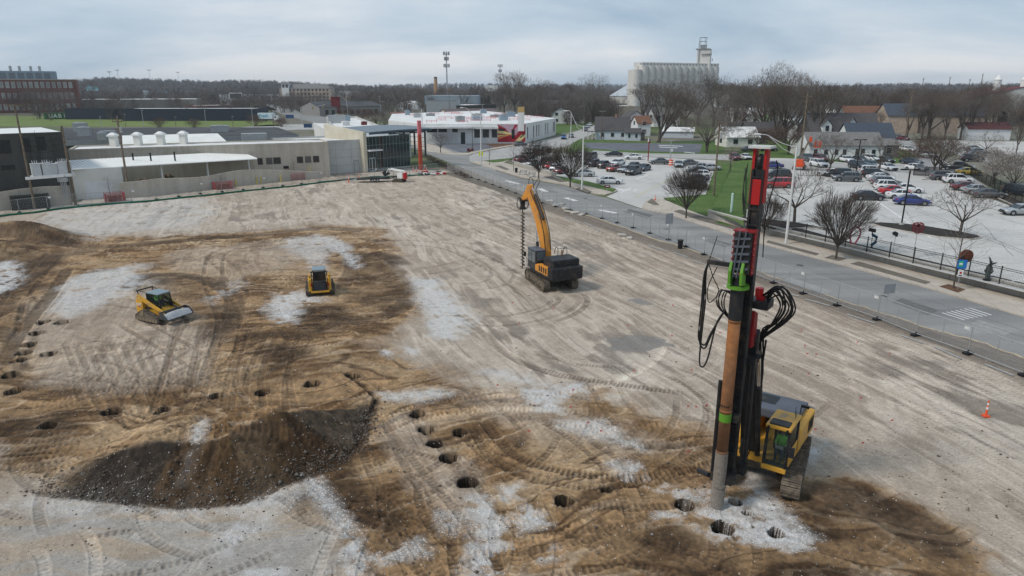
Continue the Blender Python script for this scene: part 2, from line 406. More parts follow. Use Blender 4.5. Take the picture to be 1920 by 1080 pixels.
for P,w_,k_ in(([(-40,452),(60,450),(180,462),(330,452),(480,440),(600,428),(690,432)],2.6,.8),([(-30,560),(40,520),(110,478),(190,470)],3.4,.75),([(0,690),(40,620),(90,560),(130,500)],1.1,.9),([(240,545),(270,520),(340,515),(400,530),(440,560),(430,610),(390,640)],1.6,.8),([(600,600),(680,600),(740,585),(770,560)],1.8,.7),([(650,480),(720,478),(760,500)],2.2,.75),([(640,545),(660,500),(655,470)],1.4,.6),([(300,700),(380,720),(480,700),(600,650)],1.0,.7),([(1500,930),(1600,930),(1720,990),(1820,1060)],2.4,.7),([(860,800),(960,880),(1100,905),(1260,895),(1400,850)],.9,.6),([(100,700),(200,712),(330,716),(420,706)],.6,.8)):
 T_(P,w_,0,k_,.5,.05)
T_([(620,470),(720,455),(830,460),(900,485),(960,520),(1010,560)],.5,2.3,.7,.22,.03)
T_([(1010,600),(1060,580),(1075,560),(1055,548)],.55,2.4,.75,.22,.04)
T_([(880,600),(960,600),(1040,580),(1065,560)],.5,2.2,.55,.22,.03)
T_([(860,540),(930,530),(940,505),(900,490),(820,505),(760,512)],.5,2.2,.5,.22,.03)
T_([(840,580),(900,620),(960,670),(1040,700),(1160,720),(1300,740)],.7,0,.8,.25,.04)
T_([(860,590),(950,640),(1050,690),(1200,705)],.5,2.3,.5,.25,.03)
for k in range(64):
 sx=rng.uniform(700,1750);sy=rng.uniform(372,560)if sx>1000 else rng.uniform(360,430)
 ln=rng.uniform(250,700);sl=.36+.10*(sx-700)/800+rng.uniform(-.05,.05);bend=rng.uniform(-14,14)
 T_([(sx,sy),(sx+ln*.5,sy+ln*.5*sl+bend),(sx+ln,sy+ln*sl*1.1)],rng.choice([.25,.35,.45]),rng.choice([0,1.7,1.8]),rng.uniform(.2,.55),.3,.012,light=rng.random()<.6)
T_([(1480,560),(1560,620),(1620,700),(1640,780)],.35,1.8,.5,.3,.01,light=True)
T_([(1500,540),(1600,590),(1760,650),(1920,740)],.4,1.9,.55,.3,.02)
T_([(1600,640),(1700,700),(1830,800),(1930,860)],.35,1.8,.4,.3,.01)
T_([(1560,620),(1640,720),(1700,860),(1720,980)],.35,1.8,.3,.3,.01,light=True)
T_([(1750,760),(1600,770),(1700,900),(1920,930)],.3,1.8,.25,.3,.01,light=True)
T_([(300,410),(500,385),(700,372),(820,366)],.4,1.8,.45,.3,.01)
T_([(100,405),(330,375),(560,350),(760,338)],.4,1.8,.5,.3,.01,light=True)
T_([(60,420),(250,385),(430,365),(600,352)],.5,1.9,.4,.3,.01)
for k in range(120):
 cx0=rng.uniform(-20,1400);cy0=rng.uniform(470,1060)
 if cx0>800 and cy0<720:continue
 p=G0(cx0,cy0);a0=rng.uniform(0,6.28);rr_=rng.uniform(4,14);sw=rng.uniform(.5,1.3)*rng.choice([-1,1])
 P=[(p[0]+rr_*(math.cos(a0+sw*t/4)-math.cos(a0)),p[1]+rr_*(math.sin(a0+sw*t/4)-math.sin(a0)))for t in range(5)]
 T_(P,.4,rng.choice([0,1.6]),rng.uniform(.4,.95),.27,.04,world=True,light=rng.random()<.4)
for k in range(22):
 cx0=rng.uniform(700,1850);cy0=rng.uniform(420,1000);p=G0(cx0,cy0);a0=rng.uniform(-.6,.6)-.8*(cx0>1000)
 ln=rng.uniform(3,9)
 T_([(p[0],p[1]),(p[0]+ln*.5*math.cos(a0),p[1]+ln*.5*math.sin(a0)),(p[0]+ln*math.cos(a0),p[1]+ln*math.sin(a0))],rng.uniform(.12,.3),0,rng.uniform(.2,.45),.5,.01,world=True,light=rng.random()<.5)
z=(nB1-.5)*.14*(.3+B)+(nC1-.5)*.09*(.3+B)+(nD1-.5)*.04*(.4+B)+zt
TOE=spline(W((60,918),(110,925),(230,938),(350,948),(450,938),(540,905),(640,868),(672,830),(690,775)),.5)
sdt,arct,Lt=line_sd(x,y,TOE)
PB=W((-40,905),(60,918),(110,925),(230,938),(350,948),(450,938),(540,905),(640,868),(672,830),(700,750),(640,700),(400,720),(100,770),(-40,820))
inb=poly_sd(x,y,PB);dpos=np.where(inb>0,np.abs(sdt),0)
HB=np.interp(arct,[0,.22*Lt,.46*Lt,.64*Lt,.79*Lt,.92*Lt,Lt],[.9,1.5,1.75,2.0,2.25,1.2,.3]);RUN=HB/.62
endt=sstep(-1,4,arct)
rise=np.minimum(dpos/RUN,1.0)
back=1-np.clip((dpos-RUN-1.2)/8.5,0,1)
bank=HB*np.minimum(rise,back**1.3)*endt*np.where(inb>0,1,0)
gul=(fbm(arct*.9,np.zeros(x.shape)+2,3,77)-.5)*.5
bank=bank*(1+gul*.16)
z+=bank*(.92+.25*(nC1-.5))
face=sstep(-.55,-.15,inb-.0*x+(nC1-.5)*.5)*sstep(RUN+.5,RUN-.1,dpos+(nC1-.5)*.9)*sstep(-.5,2.5,arct)*(inb>-.6)*(np.abs(sdt)<6)
for(px,py,r,h)in[(30,440,4.5,.9),(70,444,3.5,.8),(110,448,3,.4),(-10,447,5,.9),(-40,470,5,1.1),(10,475,4,.4)]:
 q=G0(px,py);z+=h*np.exp(-((x-q[0])**2/(r*r)+(y-q[1])**2/(r*.55)**2))
berm=spline(W((-20,650),(20,600),(60,560)),.5);s1,a1,l1=line_sd(x,y,berm);z+=.3*np.exp(-(s1/.6)**2)*sstep(-.1,1,a1)
for P,h in(([(845,455),(840,445)],.0),):pass
HOLES=[(81,604,.5),(116,605,.5),(68,625,.5),(54,646,.5),(44,661,.5),(92,664,.5),(35,676,.5),(21,703,.5),(26,733,.52),(209,772,.5),(304,771,.42),(90,801,.45),(405,744,.42),(492,740,.42),(586,724,.5),(661,707,.48),(783,776,.42),(798,806,.42),(815,832,.42),(841,858,.45),(876,905,.5),(862,811,.38),(1057,939,.42),(1138,919,.3),(1283,947,.42),(1354,988,.46),(1378,941,.3),(1455,1000,.34),(1400,962,.2)]
hole_shade=np.zeros(x.shape);rim_=np.zeros(x.shape)
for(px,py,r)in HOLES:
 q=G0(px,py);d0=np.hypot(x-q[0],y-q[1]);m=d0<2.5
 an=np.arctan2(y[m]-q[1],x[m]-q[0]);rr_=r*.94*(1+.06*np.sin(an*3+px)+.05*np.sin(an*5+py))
 k=sstep(1.0,.88,d0[m]/rr_);z[m]-=k*(2.2 if r>.25 else .6);hole_shade[m]=np.maximum(hole_shade[m],sstep(1.16,1.0,d0[m]/rr_))
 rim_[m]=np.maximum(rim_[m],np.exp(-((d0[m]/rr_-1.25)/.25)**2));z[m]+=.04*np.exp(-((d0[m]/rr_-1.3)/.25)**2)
Wt=np.zeros(x.shape)
for P in([(1140,640),(1180,630),(1250,635),(1265,650),(1200,660),(1150,655)],[(1330,712),(1400,715),(1385,735),(1340,728)],[(1170,560),(1200,560),(1232,570),(1200,573)]):
 Wt=np.maximum(Wt,sstep(-.05,.15,poly_sd(x,y,W(*P))+(nB1-.5)*1.4+(nC1-.5)*1.2))
z=z*(1-Wt)-.02*Wt
Z[mask]=z*sstep(-.2,1.5,sd_site[mask])
def C3(r,g,b):return np.array((r,g,b))[:,None]
pale=C3(.365,.305,.245);pale2=C3(.495,.43,.362);brown=C3(.135,.082,.044);brown2=C3(.285,.19,.112);darkc=C3(.062,.038,.022);grey=C3(.33,.31,.285);white=C3(.56,.56,.56)
def mix(a,b,k):return a*(1-k)+b*k
col=mix(pale,pale2,sstep(.36,.64,.6*streak+.4*nA1));col=mix(col,C3(.255,.205,.16),.8*sstep(.46,.60,.6*streak+.4*nB1));col=mix(col,C3(.19,.155,.125),.6*sstep(.93,.99,rid1)*sstep(.4,.6,nA1+.1));col=mix(col,C3(.56,.48,.40),.55*sstep(.94,.99,rid2))
col=mix(col,C3(.165,.145,.125),.5*sstep(.57,.66,.45*nA1+.3*nB1+.25*streak))
br=mix(brown2,brown,sstep(.42,.58,.3*nB1+.55*streak2+.15*nC1));br=mix(br,C3(.37,.27,.175),.75*sstep(.50,.62,.5*fbm(x*.3,y*.3,3,63)+.5*streak2));br=mix(br,C3(.08,.048,.026),.75*sstep(.92,.985,rid3));br=mix(br,C3(.42,.33,.24),.55*sstep(.94,.99,rid4))
col=mix(col,br,np.clip(B*1.05,0,1));col=mix(col,mix(grey,C3(.36,.29,.22),sstep(.4,.62,streak2)),lowgrey*.85)
col=mix(col,darkc,np.clip(Dk*(.45+.55*sstep(.35,.6,.5*nB1+.5*streak2)),0,1)*.95)
at_=arct/Lt+(fbm(y*.5,x*.1,3,87)-.5)*.09
fc=mix(C3(.058,.045,.034),C3(.098,.060,.032),sstep(.27,.31,at_));fc=mix(fc,C3(.125,.09,.06),.7*sstep(.50,.54,at_)*sstep(.64,.58,at_));fc=mix(fc,C3(.06,.036,.02),sstep(.62,.66,at_)*.8)
fc=mix(fc,C3(.135,.108,.08),sstep(.745,.80,at_)*sstep(.0,.3,dpos)*.6);fc=fc*(.6+.5*fbm(arct*2.2,dpos*.5,3,91))
col=mix(col,fc,face)
col=mix(col,C3(.06,.042,.03),np.clip(dark,0,1)*.8);col=col*(1+.6*np.clip(lite,0,1))
col=mix(col,C3(.10,.085,.07),rim_*.3);col=mix(col,C3(.024,.018,.014),hole_shade)  # drilled holes: their inner shade is painted into the soil colour, walls included
road_edge=sstep(3.2,1.2,sd_site[mask])*sstep(-60,-20,x);col=mix(col,C3(.13,.108,.09),road_edge*.75)
col=mix(col,C3(.15,.13,.11),Wt*.8)
col=col*(1+(nD1-.5)*(.25+.4*B))*(1+(nC1-.5)*(.25+.4*B))*(.85+.3*nB1)
Gv=Gv*(1-hole_shade)*(1-.85*face)*.82*(1-Wt)*sstep(.42,.54,.35*nC1+.3*nB1+.35*streak2+.10*Gv)*1.12
lm_=col.mean(0,keepdims=True);col=np.clip(col*np.clip((lm_-.16)*1.16+.16,.02,.75)/np.maximum(lm_,.01),.008,.75);lm_=col.mean(0,keepdims=True);col=np.clip(lm_+(col-lm_)*(1.04+.12*np.maximum(B,face)),.006,.75)
Cc=np.zeros((X.size,4),np.float32);Cc[:,3]=1
gn=fbm(X*.02,Y*.02,4,101);gg=fbm(X*.2,Y*.2,3,107)
ug=mix(C3(.10,.125,.045),C3(.17,.155,.12),sstep(.42,.6,.7*gn+.3*gg));ug=mix(ug,C3(.09,.08,.062),sstep(250,600,np.hypot(X,Y))*.8)
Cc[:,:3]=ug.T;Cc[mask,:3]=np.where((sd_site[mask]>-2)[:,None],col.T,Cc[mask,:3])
Gm=np.zeros(X.size,np.float32);Gm[mask]=Gv;Wm=np.zeros(X.size,np.float32);Wm[mask]=Wt
def ground_mat():
 m=bpy.data.materials.new('earth');m.use_nodes=True;t=m.node_tree;n=t.nodes;l=t.links;b=n['Principled BSDF']
 def A(nm):q=n.new('ShaderNodeAttribute');q.attribute_name=nm;return q
 c=A('Col');g=A('grav');w_=A('wet');co=n.new('ShaderNodeTexCoord')
 def nz(sc,det=5,ro=.6):
  q=n.new('ShaderNodeTexNoise');q.inputs['Scale'].default_value=sc;q.inputs['Detail'].default_value=det;q.inputs['Roughness'].default_value=ro
  l.new(co.outputs['Object'],q.inputs['Vector']);return q
 def mr(src,a,b_,c_,d):q=n.new('ShaderNodeMapRange');q.inputs[1].default_value=a;q.inputs[2].default_value=b_;q.inputs[3].default_value=c_;q.inputs[4].default_value=d;l.new(src,q.inputs[0]);return q.outputs[0]
 f1=nz(9,6,.7);k1=mr(f1.outputs['Fac'],.3,.7,.74,1.26)
 mul=n.new('ShaderNodeVectorMath');mul.operation='SCALE';l.new(c.outputs['Color'],mul.inputs[0]);l.new(k1,mul.inputs['Scale'])
 v=n.new('ShaderNodeTexVoronoi');v.inputs['Scale'].default_value=21;l.new(co.outputs['Object'],v.inputs['Vector'])
 wn=n.new('ShaderNodeSeparateColor');l.new(v.outputs['Color'],wn.inputs[0])
 pn=nz(2.2,4);
 def mt(op,a,b_,clamp=False):
  q=n.new('ShaderNodeMath');q.operation=op;q.use_clamp=clamp
  for i,s_ in enumerate((a,b_)):
   if isinstance(s_,(int,float)):q.inputs[i].default_value=s_
   else:l.new(s_,q.inputs[i])
  return q.outputs[0]
 gp=mt('MULTIPLY',g.outputs['Fac'],mr(pn.outputs['Fac'],.35,.6,.55,1.25))
 prob=mt('ADD',mt('MULTIPLY',gp,.75),.006)
 is_st=mt('LESS_THAN',wn.outputs[0],prob)
 near=mt('LESS_THAN',v.outputs['Distance'],.5);is_st=mt('MULTIPLY',is_st,near)
 stc=n.new('ShaderNodeMixRGB');stc.inputs[1].default_value=(.38,.37,.36,1);stc.inputs[2].default_value=(.72,.71,.70,1);l.new(wn.outputs[1],stc.inputs[0])
 m2=n.new('ShaderNodeMixRGB');m2.inputs[2].default_value=(.56,.55,.535,1);l.new(mul.outputs[0],m2.inputs[1]);l.new(mt('MULTIPLY',gp,.85,True),m2.inputs[0])
 m3=n.new('ShaderNodeMixRGB');l.new(is_st,m3.inputs[0]);l.new(m2.outputs[0],m3.inputs[1]);l.new(stc.outputs[0],m3.inputs[2])
 l.new(m3.outputs[0],b.inputs['Base Color'])
 l.new(mr(w_.outputs['Fac'],0,1,.95,.3),b.inputs['Roughness']);b.inputs['Specular IOR Level'].default_value=.25
 f2=nz(26,6,.75);bp=n.new('ShaderNodeBump');bp.inputs['Distance'].default_value=.05;l.new(f2.outputs['Fac'],bp.inputs['Height'])
 l.new(mr(w_.outputs['Fac'],0,1,.8,0),bp.inputs['Strength']);l.new(bp.outputs[0],b.inputs['Normal'])
 return m
GMAT=ground_mat()
idx=np.arange(nA*nR).reshape(nA,nR)
a=idx;an=np.roll(idx,-1,axis=0)
quads=np.stack([a[:,:-1],an[:,:-1],an[:,1:],a[:,1:]],-1).reshape(-1,4)
fcx=X[quads].mean(1);fcy=Y[quads].mean(1)
insite=(sd_site[quads].mean(1)>0)
def npmesh(name,V,Q,attrs=None,smooth=True,matr=None):
 me=bpy.data.meshes.new(name);k=Q.shape[1]
 me.vertices.add(len(V));me.vertices.foreach_set('co',V.astype(np.float32).ravel())
 me.loops.add(Q.size);me.loops.foreach_set('vertex_index',Q.astype(np.int32).ravel())
 me.polygons.add(len(Q));me.polygons.foreach_set('loop_start',np.arange(0,Q.size,k,dtype=np.int32));me.polygons.foreach_set('loop_total',np.full(len(Q),k,np.int32))
 if smooth:me.polygons.foreach_set('use_smooth',np.ones(len(Q),bool))
 me.update(calc_edges=True)
 for nm,(ty,arr)in(attrs or{}).items():
  at=me.attributes.new(nm,ty,'POINT');at.data.foreach_set('color' if ty=='FLOAT_COLOR' else 'value',arr.ravel())
 if matr:me.materials.append(matr)
 o=bpy.data.objects.new(name,me);COL.objects.link(o);return o
V=np.stack([X,Y,Z],1)
for nm,sel in(('dirt_lot',insite),('ground',~insite)):
 q=quads[sel];u,inv=np.unique(q.ravel(),return_inverse=True)
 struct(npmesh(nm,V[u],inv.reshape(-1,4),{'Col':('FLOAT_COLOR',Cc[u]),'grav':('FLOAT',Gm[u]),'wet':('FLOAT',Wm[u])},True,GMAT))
fan=MB();fan.add([(0,0,0)]+[tuple(V[i])for i in idx[:,0]],[(0,1+(i+1)%nA,1+i)for i in range(nA)])
def site_z(px_,py_):
 """height of the modelled earth at a world point (nearest grid vertex)"""
 r_=math.hypot(px_,py_);an_=math.degrees(math.atan2(px_,py_));i=int(np.argmin(np.abs(ang-an_)));j=int(np.argmin(np.abs(rad-r_)))
 return float(Z[idx[i,j]])
 # ------------------------------------------------------------------ loose stones (uncountable)
def stones():
 n=5200;vs=[];
 pts=[]
 for k in range(n):
  if k<2600:
   i=rng.randrange(len(TOE)-1);t=rng.random();p=TOE[i]*(1-t)+TOE[i+1]*t;q=(p[0]+rng.gauss(0,.35),p[1]+abs(rng.gauss(0,.9))-.25)
  else:
   q=G0(rng.uniform(-30,1900),rng.uniform(520,1090))
  s_=min(.13,.022+rng.expovariate(1/.02))*(1.0 if k<2600 else .8);pts.append((q[0],q[1],s_))
 P=np.array(pts);ia=np.argmin(np.abs(ang[None,:]-np.degrees(np.arctan2(P[:,0],P[:,1]))[:,None]),1);ir=np.argmin(np.abs(rad[None,:]-np.hypot(P[:,0],P[:,1])[:,None]),1)
 zz_=Z[idx[ia,ir]]
 b=np.array([(1,0,0),(0,1,0),(-1,0,0),(0,-1,0),(0,0,.75),(0,0,-.6)]);f_=np.array([(0,1,4),(1,2,4),(2,3,4),(3,0,4),(1,0,5),(2,1,5),(3,2,5),(0,3,5)])
 a_=nr.uniform(0,6.28,n);ca,sa=np.cos(a_),np.sin(a_)
 S=P[:,2][:,None]*nr.uniform(.7,1.2,(n,6));bx=b[None,:,0]*ca[:,None]-b[None,:,1]*sa[:,None];by=b[None,:,0]*sa[:,None]+b[None,:,1]*ca[:,None]
 VV=np.stack([bx*S+P[:,0][:,None],by*S+P[:,1][:,None],b[None,:,2]*S+zz_[:,None]+.2*P[:,2][:,None]],-1).reshape(-1,3)
 FF=(f_[None]+6*np.arange(n)[:,None,None]).reshape(-1,3)
 o=npmesh('loose_stones',VV,FF,None,False,mat('stone',(.115,.092,.072),.9,var=.5,scale=3,col2=(.34,.32,.30),thr=(.55,.75)))
 tag(o,'loose stones strewn over the dirt and along the toe of the spoil bank','stones');struct(o,'stuff')
stones()
# ------------------------------------------------------------------ paved and planted surfaces, laid on the earth
def surf_mat(name,c1,c2,scale=.35,fine=12,amt=.25,rough=.9,joints=None,cracks=False,stretch=None):
 m=bpy.data.materials.new(name);m.use_nodes=True;t=m.node_tree;n=t.nodes;l=t.links;b=n['Principled BSDF']
 b.inputs['Roughness'].default_value=rough;b.inputs['Specular IOR Level'].default_value=.25
 co=n.new('ShaderNodeTexCoord');src=co.outputs['Object']
 if stretch:
  mpn=n.new('ShaderNodeMapping');mpn.inputs['Rotation'].default_value=(0,0,stretch[0]);mpn.inputs['Scale'].default_value=stretch[1];l.new(src,mpn.inputs[0]);s2=mpn.outputs[0]
 else:s2=src
 a=n.new('ShaderNodeTexNoise');a.inputs['Scale'].default_value=scale;a.inputs['Detail'].default_value=8;a.inputs['Roughness'].default_value=.6;l.new(s2,a.inputs['Vector'])
 r=n.new('ShaderNodeMapRange');r.inputs[1].default_value=.35;r.inputs[2].default_value=.65;l.new(a.outputs['Fac'],r.inputs[0])
 mx=n.new('ShaderNodeMixRGB');mx.inputs[1].default_value=(*c1,1);mx.inputs[2].default_value=(*c2,1);l.new(r.outputs[0],mx.inputs[0]);o=mx.outputs[0]
 f=n.new('ShaderNodeTexNoise');f.inputs['Scale'].default_value=fine;f.inputs['Detail'].default_value=5;l.new(src,f.inputs['Vector'])
 fr=n.new('ShaderNodeMapRange');fr.inputs[1].default_value=.3;fr.inputs[2].default_value=.7;fr.inputs[3].default_value=1-amt;fr.inputs[4].default_value=1+amt;l.new(f.outputs['Fac'],fr.inputs[0])
 sc_=n.new('ShaderNodeVectorMath');sc_.operation='SCALE';l.new(o,sc_.inputs[0]);l.new(fr.outputs[0],sc_.inputs['Scale']);o=sc_.outputs[0]
 def dark_by(fac,c):
  nonlocal o
  k=n.new('ShaderNodeMixRGB');k.inputs[2].default_value=(*c,1);l.new(o,k.inputs[1]);l.new(fac,k.inputs[0]);o=k.outputs[0]
 if joints:
  br=n.new('ShaderNodeTexBrick');br.offset=0;br.inputs['Scale'].default_value=1;br.inputs['Brick Width'].default_value=joints[0];br.inputs['Row Height'].default_value=joints[1];br.inputs['Mortar Size'].default_value=joints[3]if len(joints)>3 else .03
  mpn=n.new('ShaderNodeMapping');mpn.inputs['Rotation'].default_value=(0,0,joints[2]);l.new(src,mpn.inputs[0]);l.new(mpn.outputs[0],br.inputs['Vector'])
  k=n.new('ShaderNodeMath');k.operation='MULTIPLY';k.inputs[1].default_value=.6;l.new(br.outputs['Fac'],k.inputs[0]);dark_by(k.outputs[0],tuple(x_*.45 for x_ in c1))
 if cracks:
  vo=n.new('ShaderNodeTexVoronoi');vo.feature='DISTANCE_TO_EDGE';vo.inputs['Scale'].default_value=.085
  no=n.new('ShaderNodeTexNoise');no.inputs['Scale'].default_value=.6;no.inputs['Detail'].default_value=6;l.new(src,no.inputs['Vector'])
  ad=n.new('ShaderNodeVectorMath');ad.operation='MULTIPLY_ADD';ad.inputs[1].default_value=(2.2,2.2,2.2);l.new(no.outputs['Color'],ad.inputs[0]);l.new(src,ad.inputs[2]);l.new(ad.outputs[0],vo.inputs['Vector'])
  k=n.new('ShaderNodeMapRange');k.inputs[1].default_value=.0012;k.inputs[2].default_value=.0036;k.inputs[3].default_value=.5;k.inputs[4].default_value=0;l.new(vo.outputs['Distance'],k.inputs[0]);dark_by(k.outputs[0],(.09,.088,.085))
 l.new(o,b.inputs['Base Color'])
 bp=n.new('ShaderNodeBump');bp.inputs['Strength'].default_value=.3;bp.inputs['Distance'].default_value=.02;l.new(f.outputs['Fac'],bp.inputs['Height']);l.new(bp.outputs[0],b.inputs['Normal'])
 return m
RD=math.atan2(-.40,.92)
M_road=surf_mat('asphalt_worn',(.185,.183,.180),(.285,.28,.27),.25,14,.16,stretch=(R(69),(.10,1.6,1)))
M_lot=surf_mat('lot_concrete',(.43,.42,.40),(.53,.515,.49),.12,5,.08,joints=(22,6.5,R(-12),.035),cracks=True)
M_walk=surf_mat('walk_concrete',(.40,.35,.295),(.49,.435,.37),.5,9,.1,joints=(1.5,1.5,R(15),.02))
M_kerb=surf_mat('kerb_concrete',(.40,.37,.33),(.5,.46,.41),.5,9,.1)
M_court=surf_mat('court_asphalt',(.11,.115,.135),(.16,.165,.185),.2,8,.15)
M_grass=surf_mat('grass',(.052,.105,.018),(.10,.15,.04),.22,4,.38)
M_field=surf_mat('field_grass',(.11,.155,.035),(.16,.20,.055),.07,3,.22)
M_mulch=surf_mat('mulch',(.022,.018,.015),(.04,.032,.026),.7,22,.4)
M_bark=surf_mat('bark_mulch',(.10,.05,.03),(.14,.08,.05),1,20,.4)
M_strip=surf_mat('dry_strip',(.13,.11,.09),(.17,.15,.12),.9,16,.3)
M_street=surf_mat('street_concrete',(.33,.32,.305),(.42,.41,.39),.2,8,.12)
M_paint=mat('road_paint',(.72,.72,.71),.7,var=.15,scale=2,col2=(.45,.45,.44),thr=(.48,.75))
M_edge=mat('dirty_edge',(.42,.34,.22),.95,var=.3,scale=1.2)
def clipfan(P):return P
def tri_poly(P,zf,name,mt,thick=0.0,kind='structure'):
 """flat outline (world xy) triangulated; every vertex gets its own height"""
 bm=bmesh.new();vs=[bm.verts.new((p[0],p[1],zf(p[0],p[1])))for p in P]
 f=bm.faces.new(vs)
 if f.normal.z<0:f.normal_flip()
 bmesh.ops.triangulate(bm,faces=[f])
 if thick:
  r=bmesh.ops.extrude_edge_only(bm,edges=[e_ for e_ in bm.edges if len(e_.link_faces)==1])
  for v in r['geom']:
   if isinstance(v,bmesh.types.BMVert):v.co.z-=thick
 bmesh.ops.recalc_face_normals(bm,faces=bm.faces)
 for f in bm.faces:
  if f.normal.z<-.5:f.normal_flip()
 me=bpy.data.meshes.new(name);bm.to_mesh(me);bm.free();me.materials.append(mt)
 o=bpy.data.objects.new(name,me);COL.objects.link(o)
 if kind:o['kind']=kind
 return o
def S(name,px,z,mt,base=None,thick=0.0,world=False):
 """sheet: outline in photo pixels on the level 'base' (0 = street, RAISE = terrace), lifted by z"""
 b=0.0 if base is None else base
 P=px if world else[G0(p[0],p[1],b)for p in px]
 return tri_poly(P,lambda a,c:b+z,name,mt,thick)
wl=[(a[0]+.12,a[1])for a in WALL]
dirx,diry=_ev.x,_ev.y
E0=EDGE_A;Efar=(E0[0]+dirx*1500,E0[1]+diry*1500)
E8=(E0[0]+8*diry,E0[1]-8*dirx)
tb=MB()
far_r=(wl[-1][0]+1500,wl[-1][1]+500)
P_in=[]
p8=None
tri_poly([(E0[0]+8.5,E0[1]-3.2+3)]+[w_ for w_ in wl if w_[1]<E0[1]-12]+[(wl[-1][0]+6,wl[-1][1]-20),(900,-40),(1500,900),(Efar[0]+8*diry,Efar[1]-8*dirx)],lambda a,c:RAISE,'terrace',surf_mat('town_ground',(.13,.135,.09),(.2,.185,.155),.03,1.5,.2))
r8=(E0[0]+8.5,E0[1]-.2)
rm=MB();rm.add([(E0[0],E0[1],.002),(r8[0],r8[1],RAISE),(Efar[0]+8*diry,Efar[1]-8*dirx,RAISE),(Efar[0],Efar[1],.002)],[(0,1,2,3)])
rm.add([(E0[0],E0[1],.002),(wl[1][0],wl[1][1],RAISE),(r8[0],r8[1],RAISE)],[(0,1,2)])
struct(rm.build('grass_bank',M_grass))
RL=[(1990,700),(1919,670),(1835,640),(1744,616),(1670,592),(1590,566),(1500,536),(1427,510),(1360,490),(1289,465),(1229,449),(1159,423),(1107,405),(1035,382),(960,352),(890,325),(830,300),(767,275),(720,260),(660,245),(600,233),(545,219),(500,205),(470,197)]
RR=[(490,192),(520,198),(560,208),(620,222),(680,235),(740,250),(812,268),(880,292),(881,305),(977,335),(1057,348),(1113,366),(1137,371),(1203,392),(1260,405),(1305,420),(1380,444),(1440,462),(1596,503),(1751,545),(1920,596),(1990,615)]
def jag(P,a=.18,n=5):
 o=[]
 for i in range(len(P)-1):
  for k in range(n):
   t=k/n;o.append((P[i][0]+(P[i+1][0]-P[i][0])*t+rng.uniform(-a,a),P[i][1]+(P[i+1][1]-P[i][1])*t+rng.uniform(-a,a)))
 return o+[P[-1]]
RLw=jag([G0(*p)for p in RL][:14])+[G0(*p)for p in RL[14:]]
S('road',RLw+[G0(*p)for p in RR],.03,M_road,world=True)
ed=MB()
for(a_,b_)in zip(RLw[:62],RLw[1:63]):
 d=Vector((b_[0]-a_[0],b_[1]-a_[1])).normalized();nrm=Vector((-d.y,d.x));w1=rng.uniform(.12,.3)
 ed.add([(a_[0],a_[1],.034),(b_[0],b_[1],.034),(b_[0]+nrm.x*w1,b_[1]+nrm.y*w1,-.03),(a_[0]+nrm.x*w1,a_[1]+nrm.y*w1,-.03)],[(0,1,2,3)])
struct(ed.build('road_edge',M_edge))
KR=[(1203,392),(1208,384),(1222,378),(1242,374)]
S('pavement',RR[13:]+[(2040,590)]+[(1920,560),(1720,511),(1606,481),(1440,440),(1328,409),(1290,395),(1242,374),(1222,374),(1208,380)],.15,M_walk,thick=.2)
S('pavement',[(881,304),(977,333),(1057,347),(1113,364),(1135,366),(1150,362),(1158,359),(1100,345),(1042,333),(966,312),(945,306),(962,297),(930,304),(905,303)],.15,M_walk,thick=.2)
S('verge_grass',[(1060,341),(1042,331),(1100,341),(1155,356),(1150,362),(1110,352)],.17,M_grass)
S('verge_grass',[(908,303),(962,297.5),(961,299),(942,304.5),(925,306)],.17,M_grass)
_k=0
for(P,mm)in[([(1440,453),(1536,478),(1530,482),(1436,457)],M_strip),([(1593,497),(1610,493),(1745,532),(1735,536)],M_strip),([(1262,398),(1275,395),(1400,432),(1392,437),(1310,415)],M_strip),([(1340,419),(1350,417),(1372,425),(1364,426)],M_grass),([(1760,540),(1778,536),(1810,546),(1795,552)],M_bark),([(1546,486),(1560,481),(1588,488),(1572,492)],M_strip),([(1020,333),(1035,332),(1065,342),(1050,343)],M_strip),([(927,312),(940,312),(956,319),(948,320)],M_strip),([(1078,355),(1090,352),(1110,361),(1102,364)],M_strip),([(1213,381),(1222,374),(1236,386),(1226,386)],M_strip)]:
 _k=_k+1;S('planting_strip',P,.155+.003*_k,mm)
S('side_street',[(1120,232),(1105,238),(1050,256),(985,269.5),(927,281),(890,288),(880,292.5),(881,304),(905,301.5),(960,296),(1000,284),(1060,275),(1085,262),(1110,252),(1135,240)],.026,M_street)
lo_=[(767,271),(803,285),(850,291),(880,291),(895,286.5),(930,279.5),(985,269.5)];hi_=[(765,263),(812,272.5),(852,287),(878,287.5),(888,285),(927,277.5),(985,268.2)];m=MB()
for k in range(6):
 q=[(*G0(*p),.14)for p in(lo_[k],lo_[k+1],hi_[k+1],hi_[k])];m.add(q+[(a_[0],a_[1],-.02)for a_ in q],[(0,1,2,3),(0,1,5,4),(2,3,7,6)])
struct(m.build('pavement',M_walk))
S('school_lot',[(812,272),(855,287),(884,285),(927,277),(905,268),(860,267),(812,268)],.02,M_court)
S('school_bed',[(905,268),(927,277),(975,268.5),(960,266),(900,265)],.024,M_bark)
S('school_lawn',[(1040,254),(1110,236),(1105,226),(1040,226)],.024,M_grass)
S('cross_street',[(1110,289),(1345,300),(1420,303),(1420,292),(1350,289.5),(1200,287.5),(1112,282)],.03,M_street)
S('house_lawn',[(1080,260),(1112,262),(1235,266),(1345,264),(1360,276),(1352,291),(1112,286),(1095,290),(1060,290)],.02,M_grass)
S('court',[(1095,267.5),(1317,270),(1312,287),(1200,283),(1100,279)],.032,M_court)
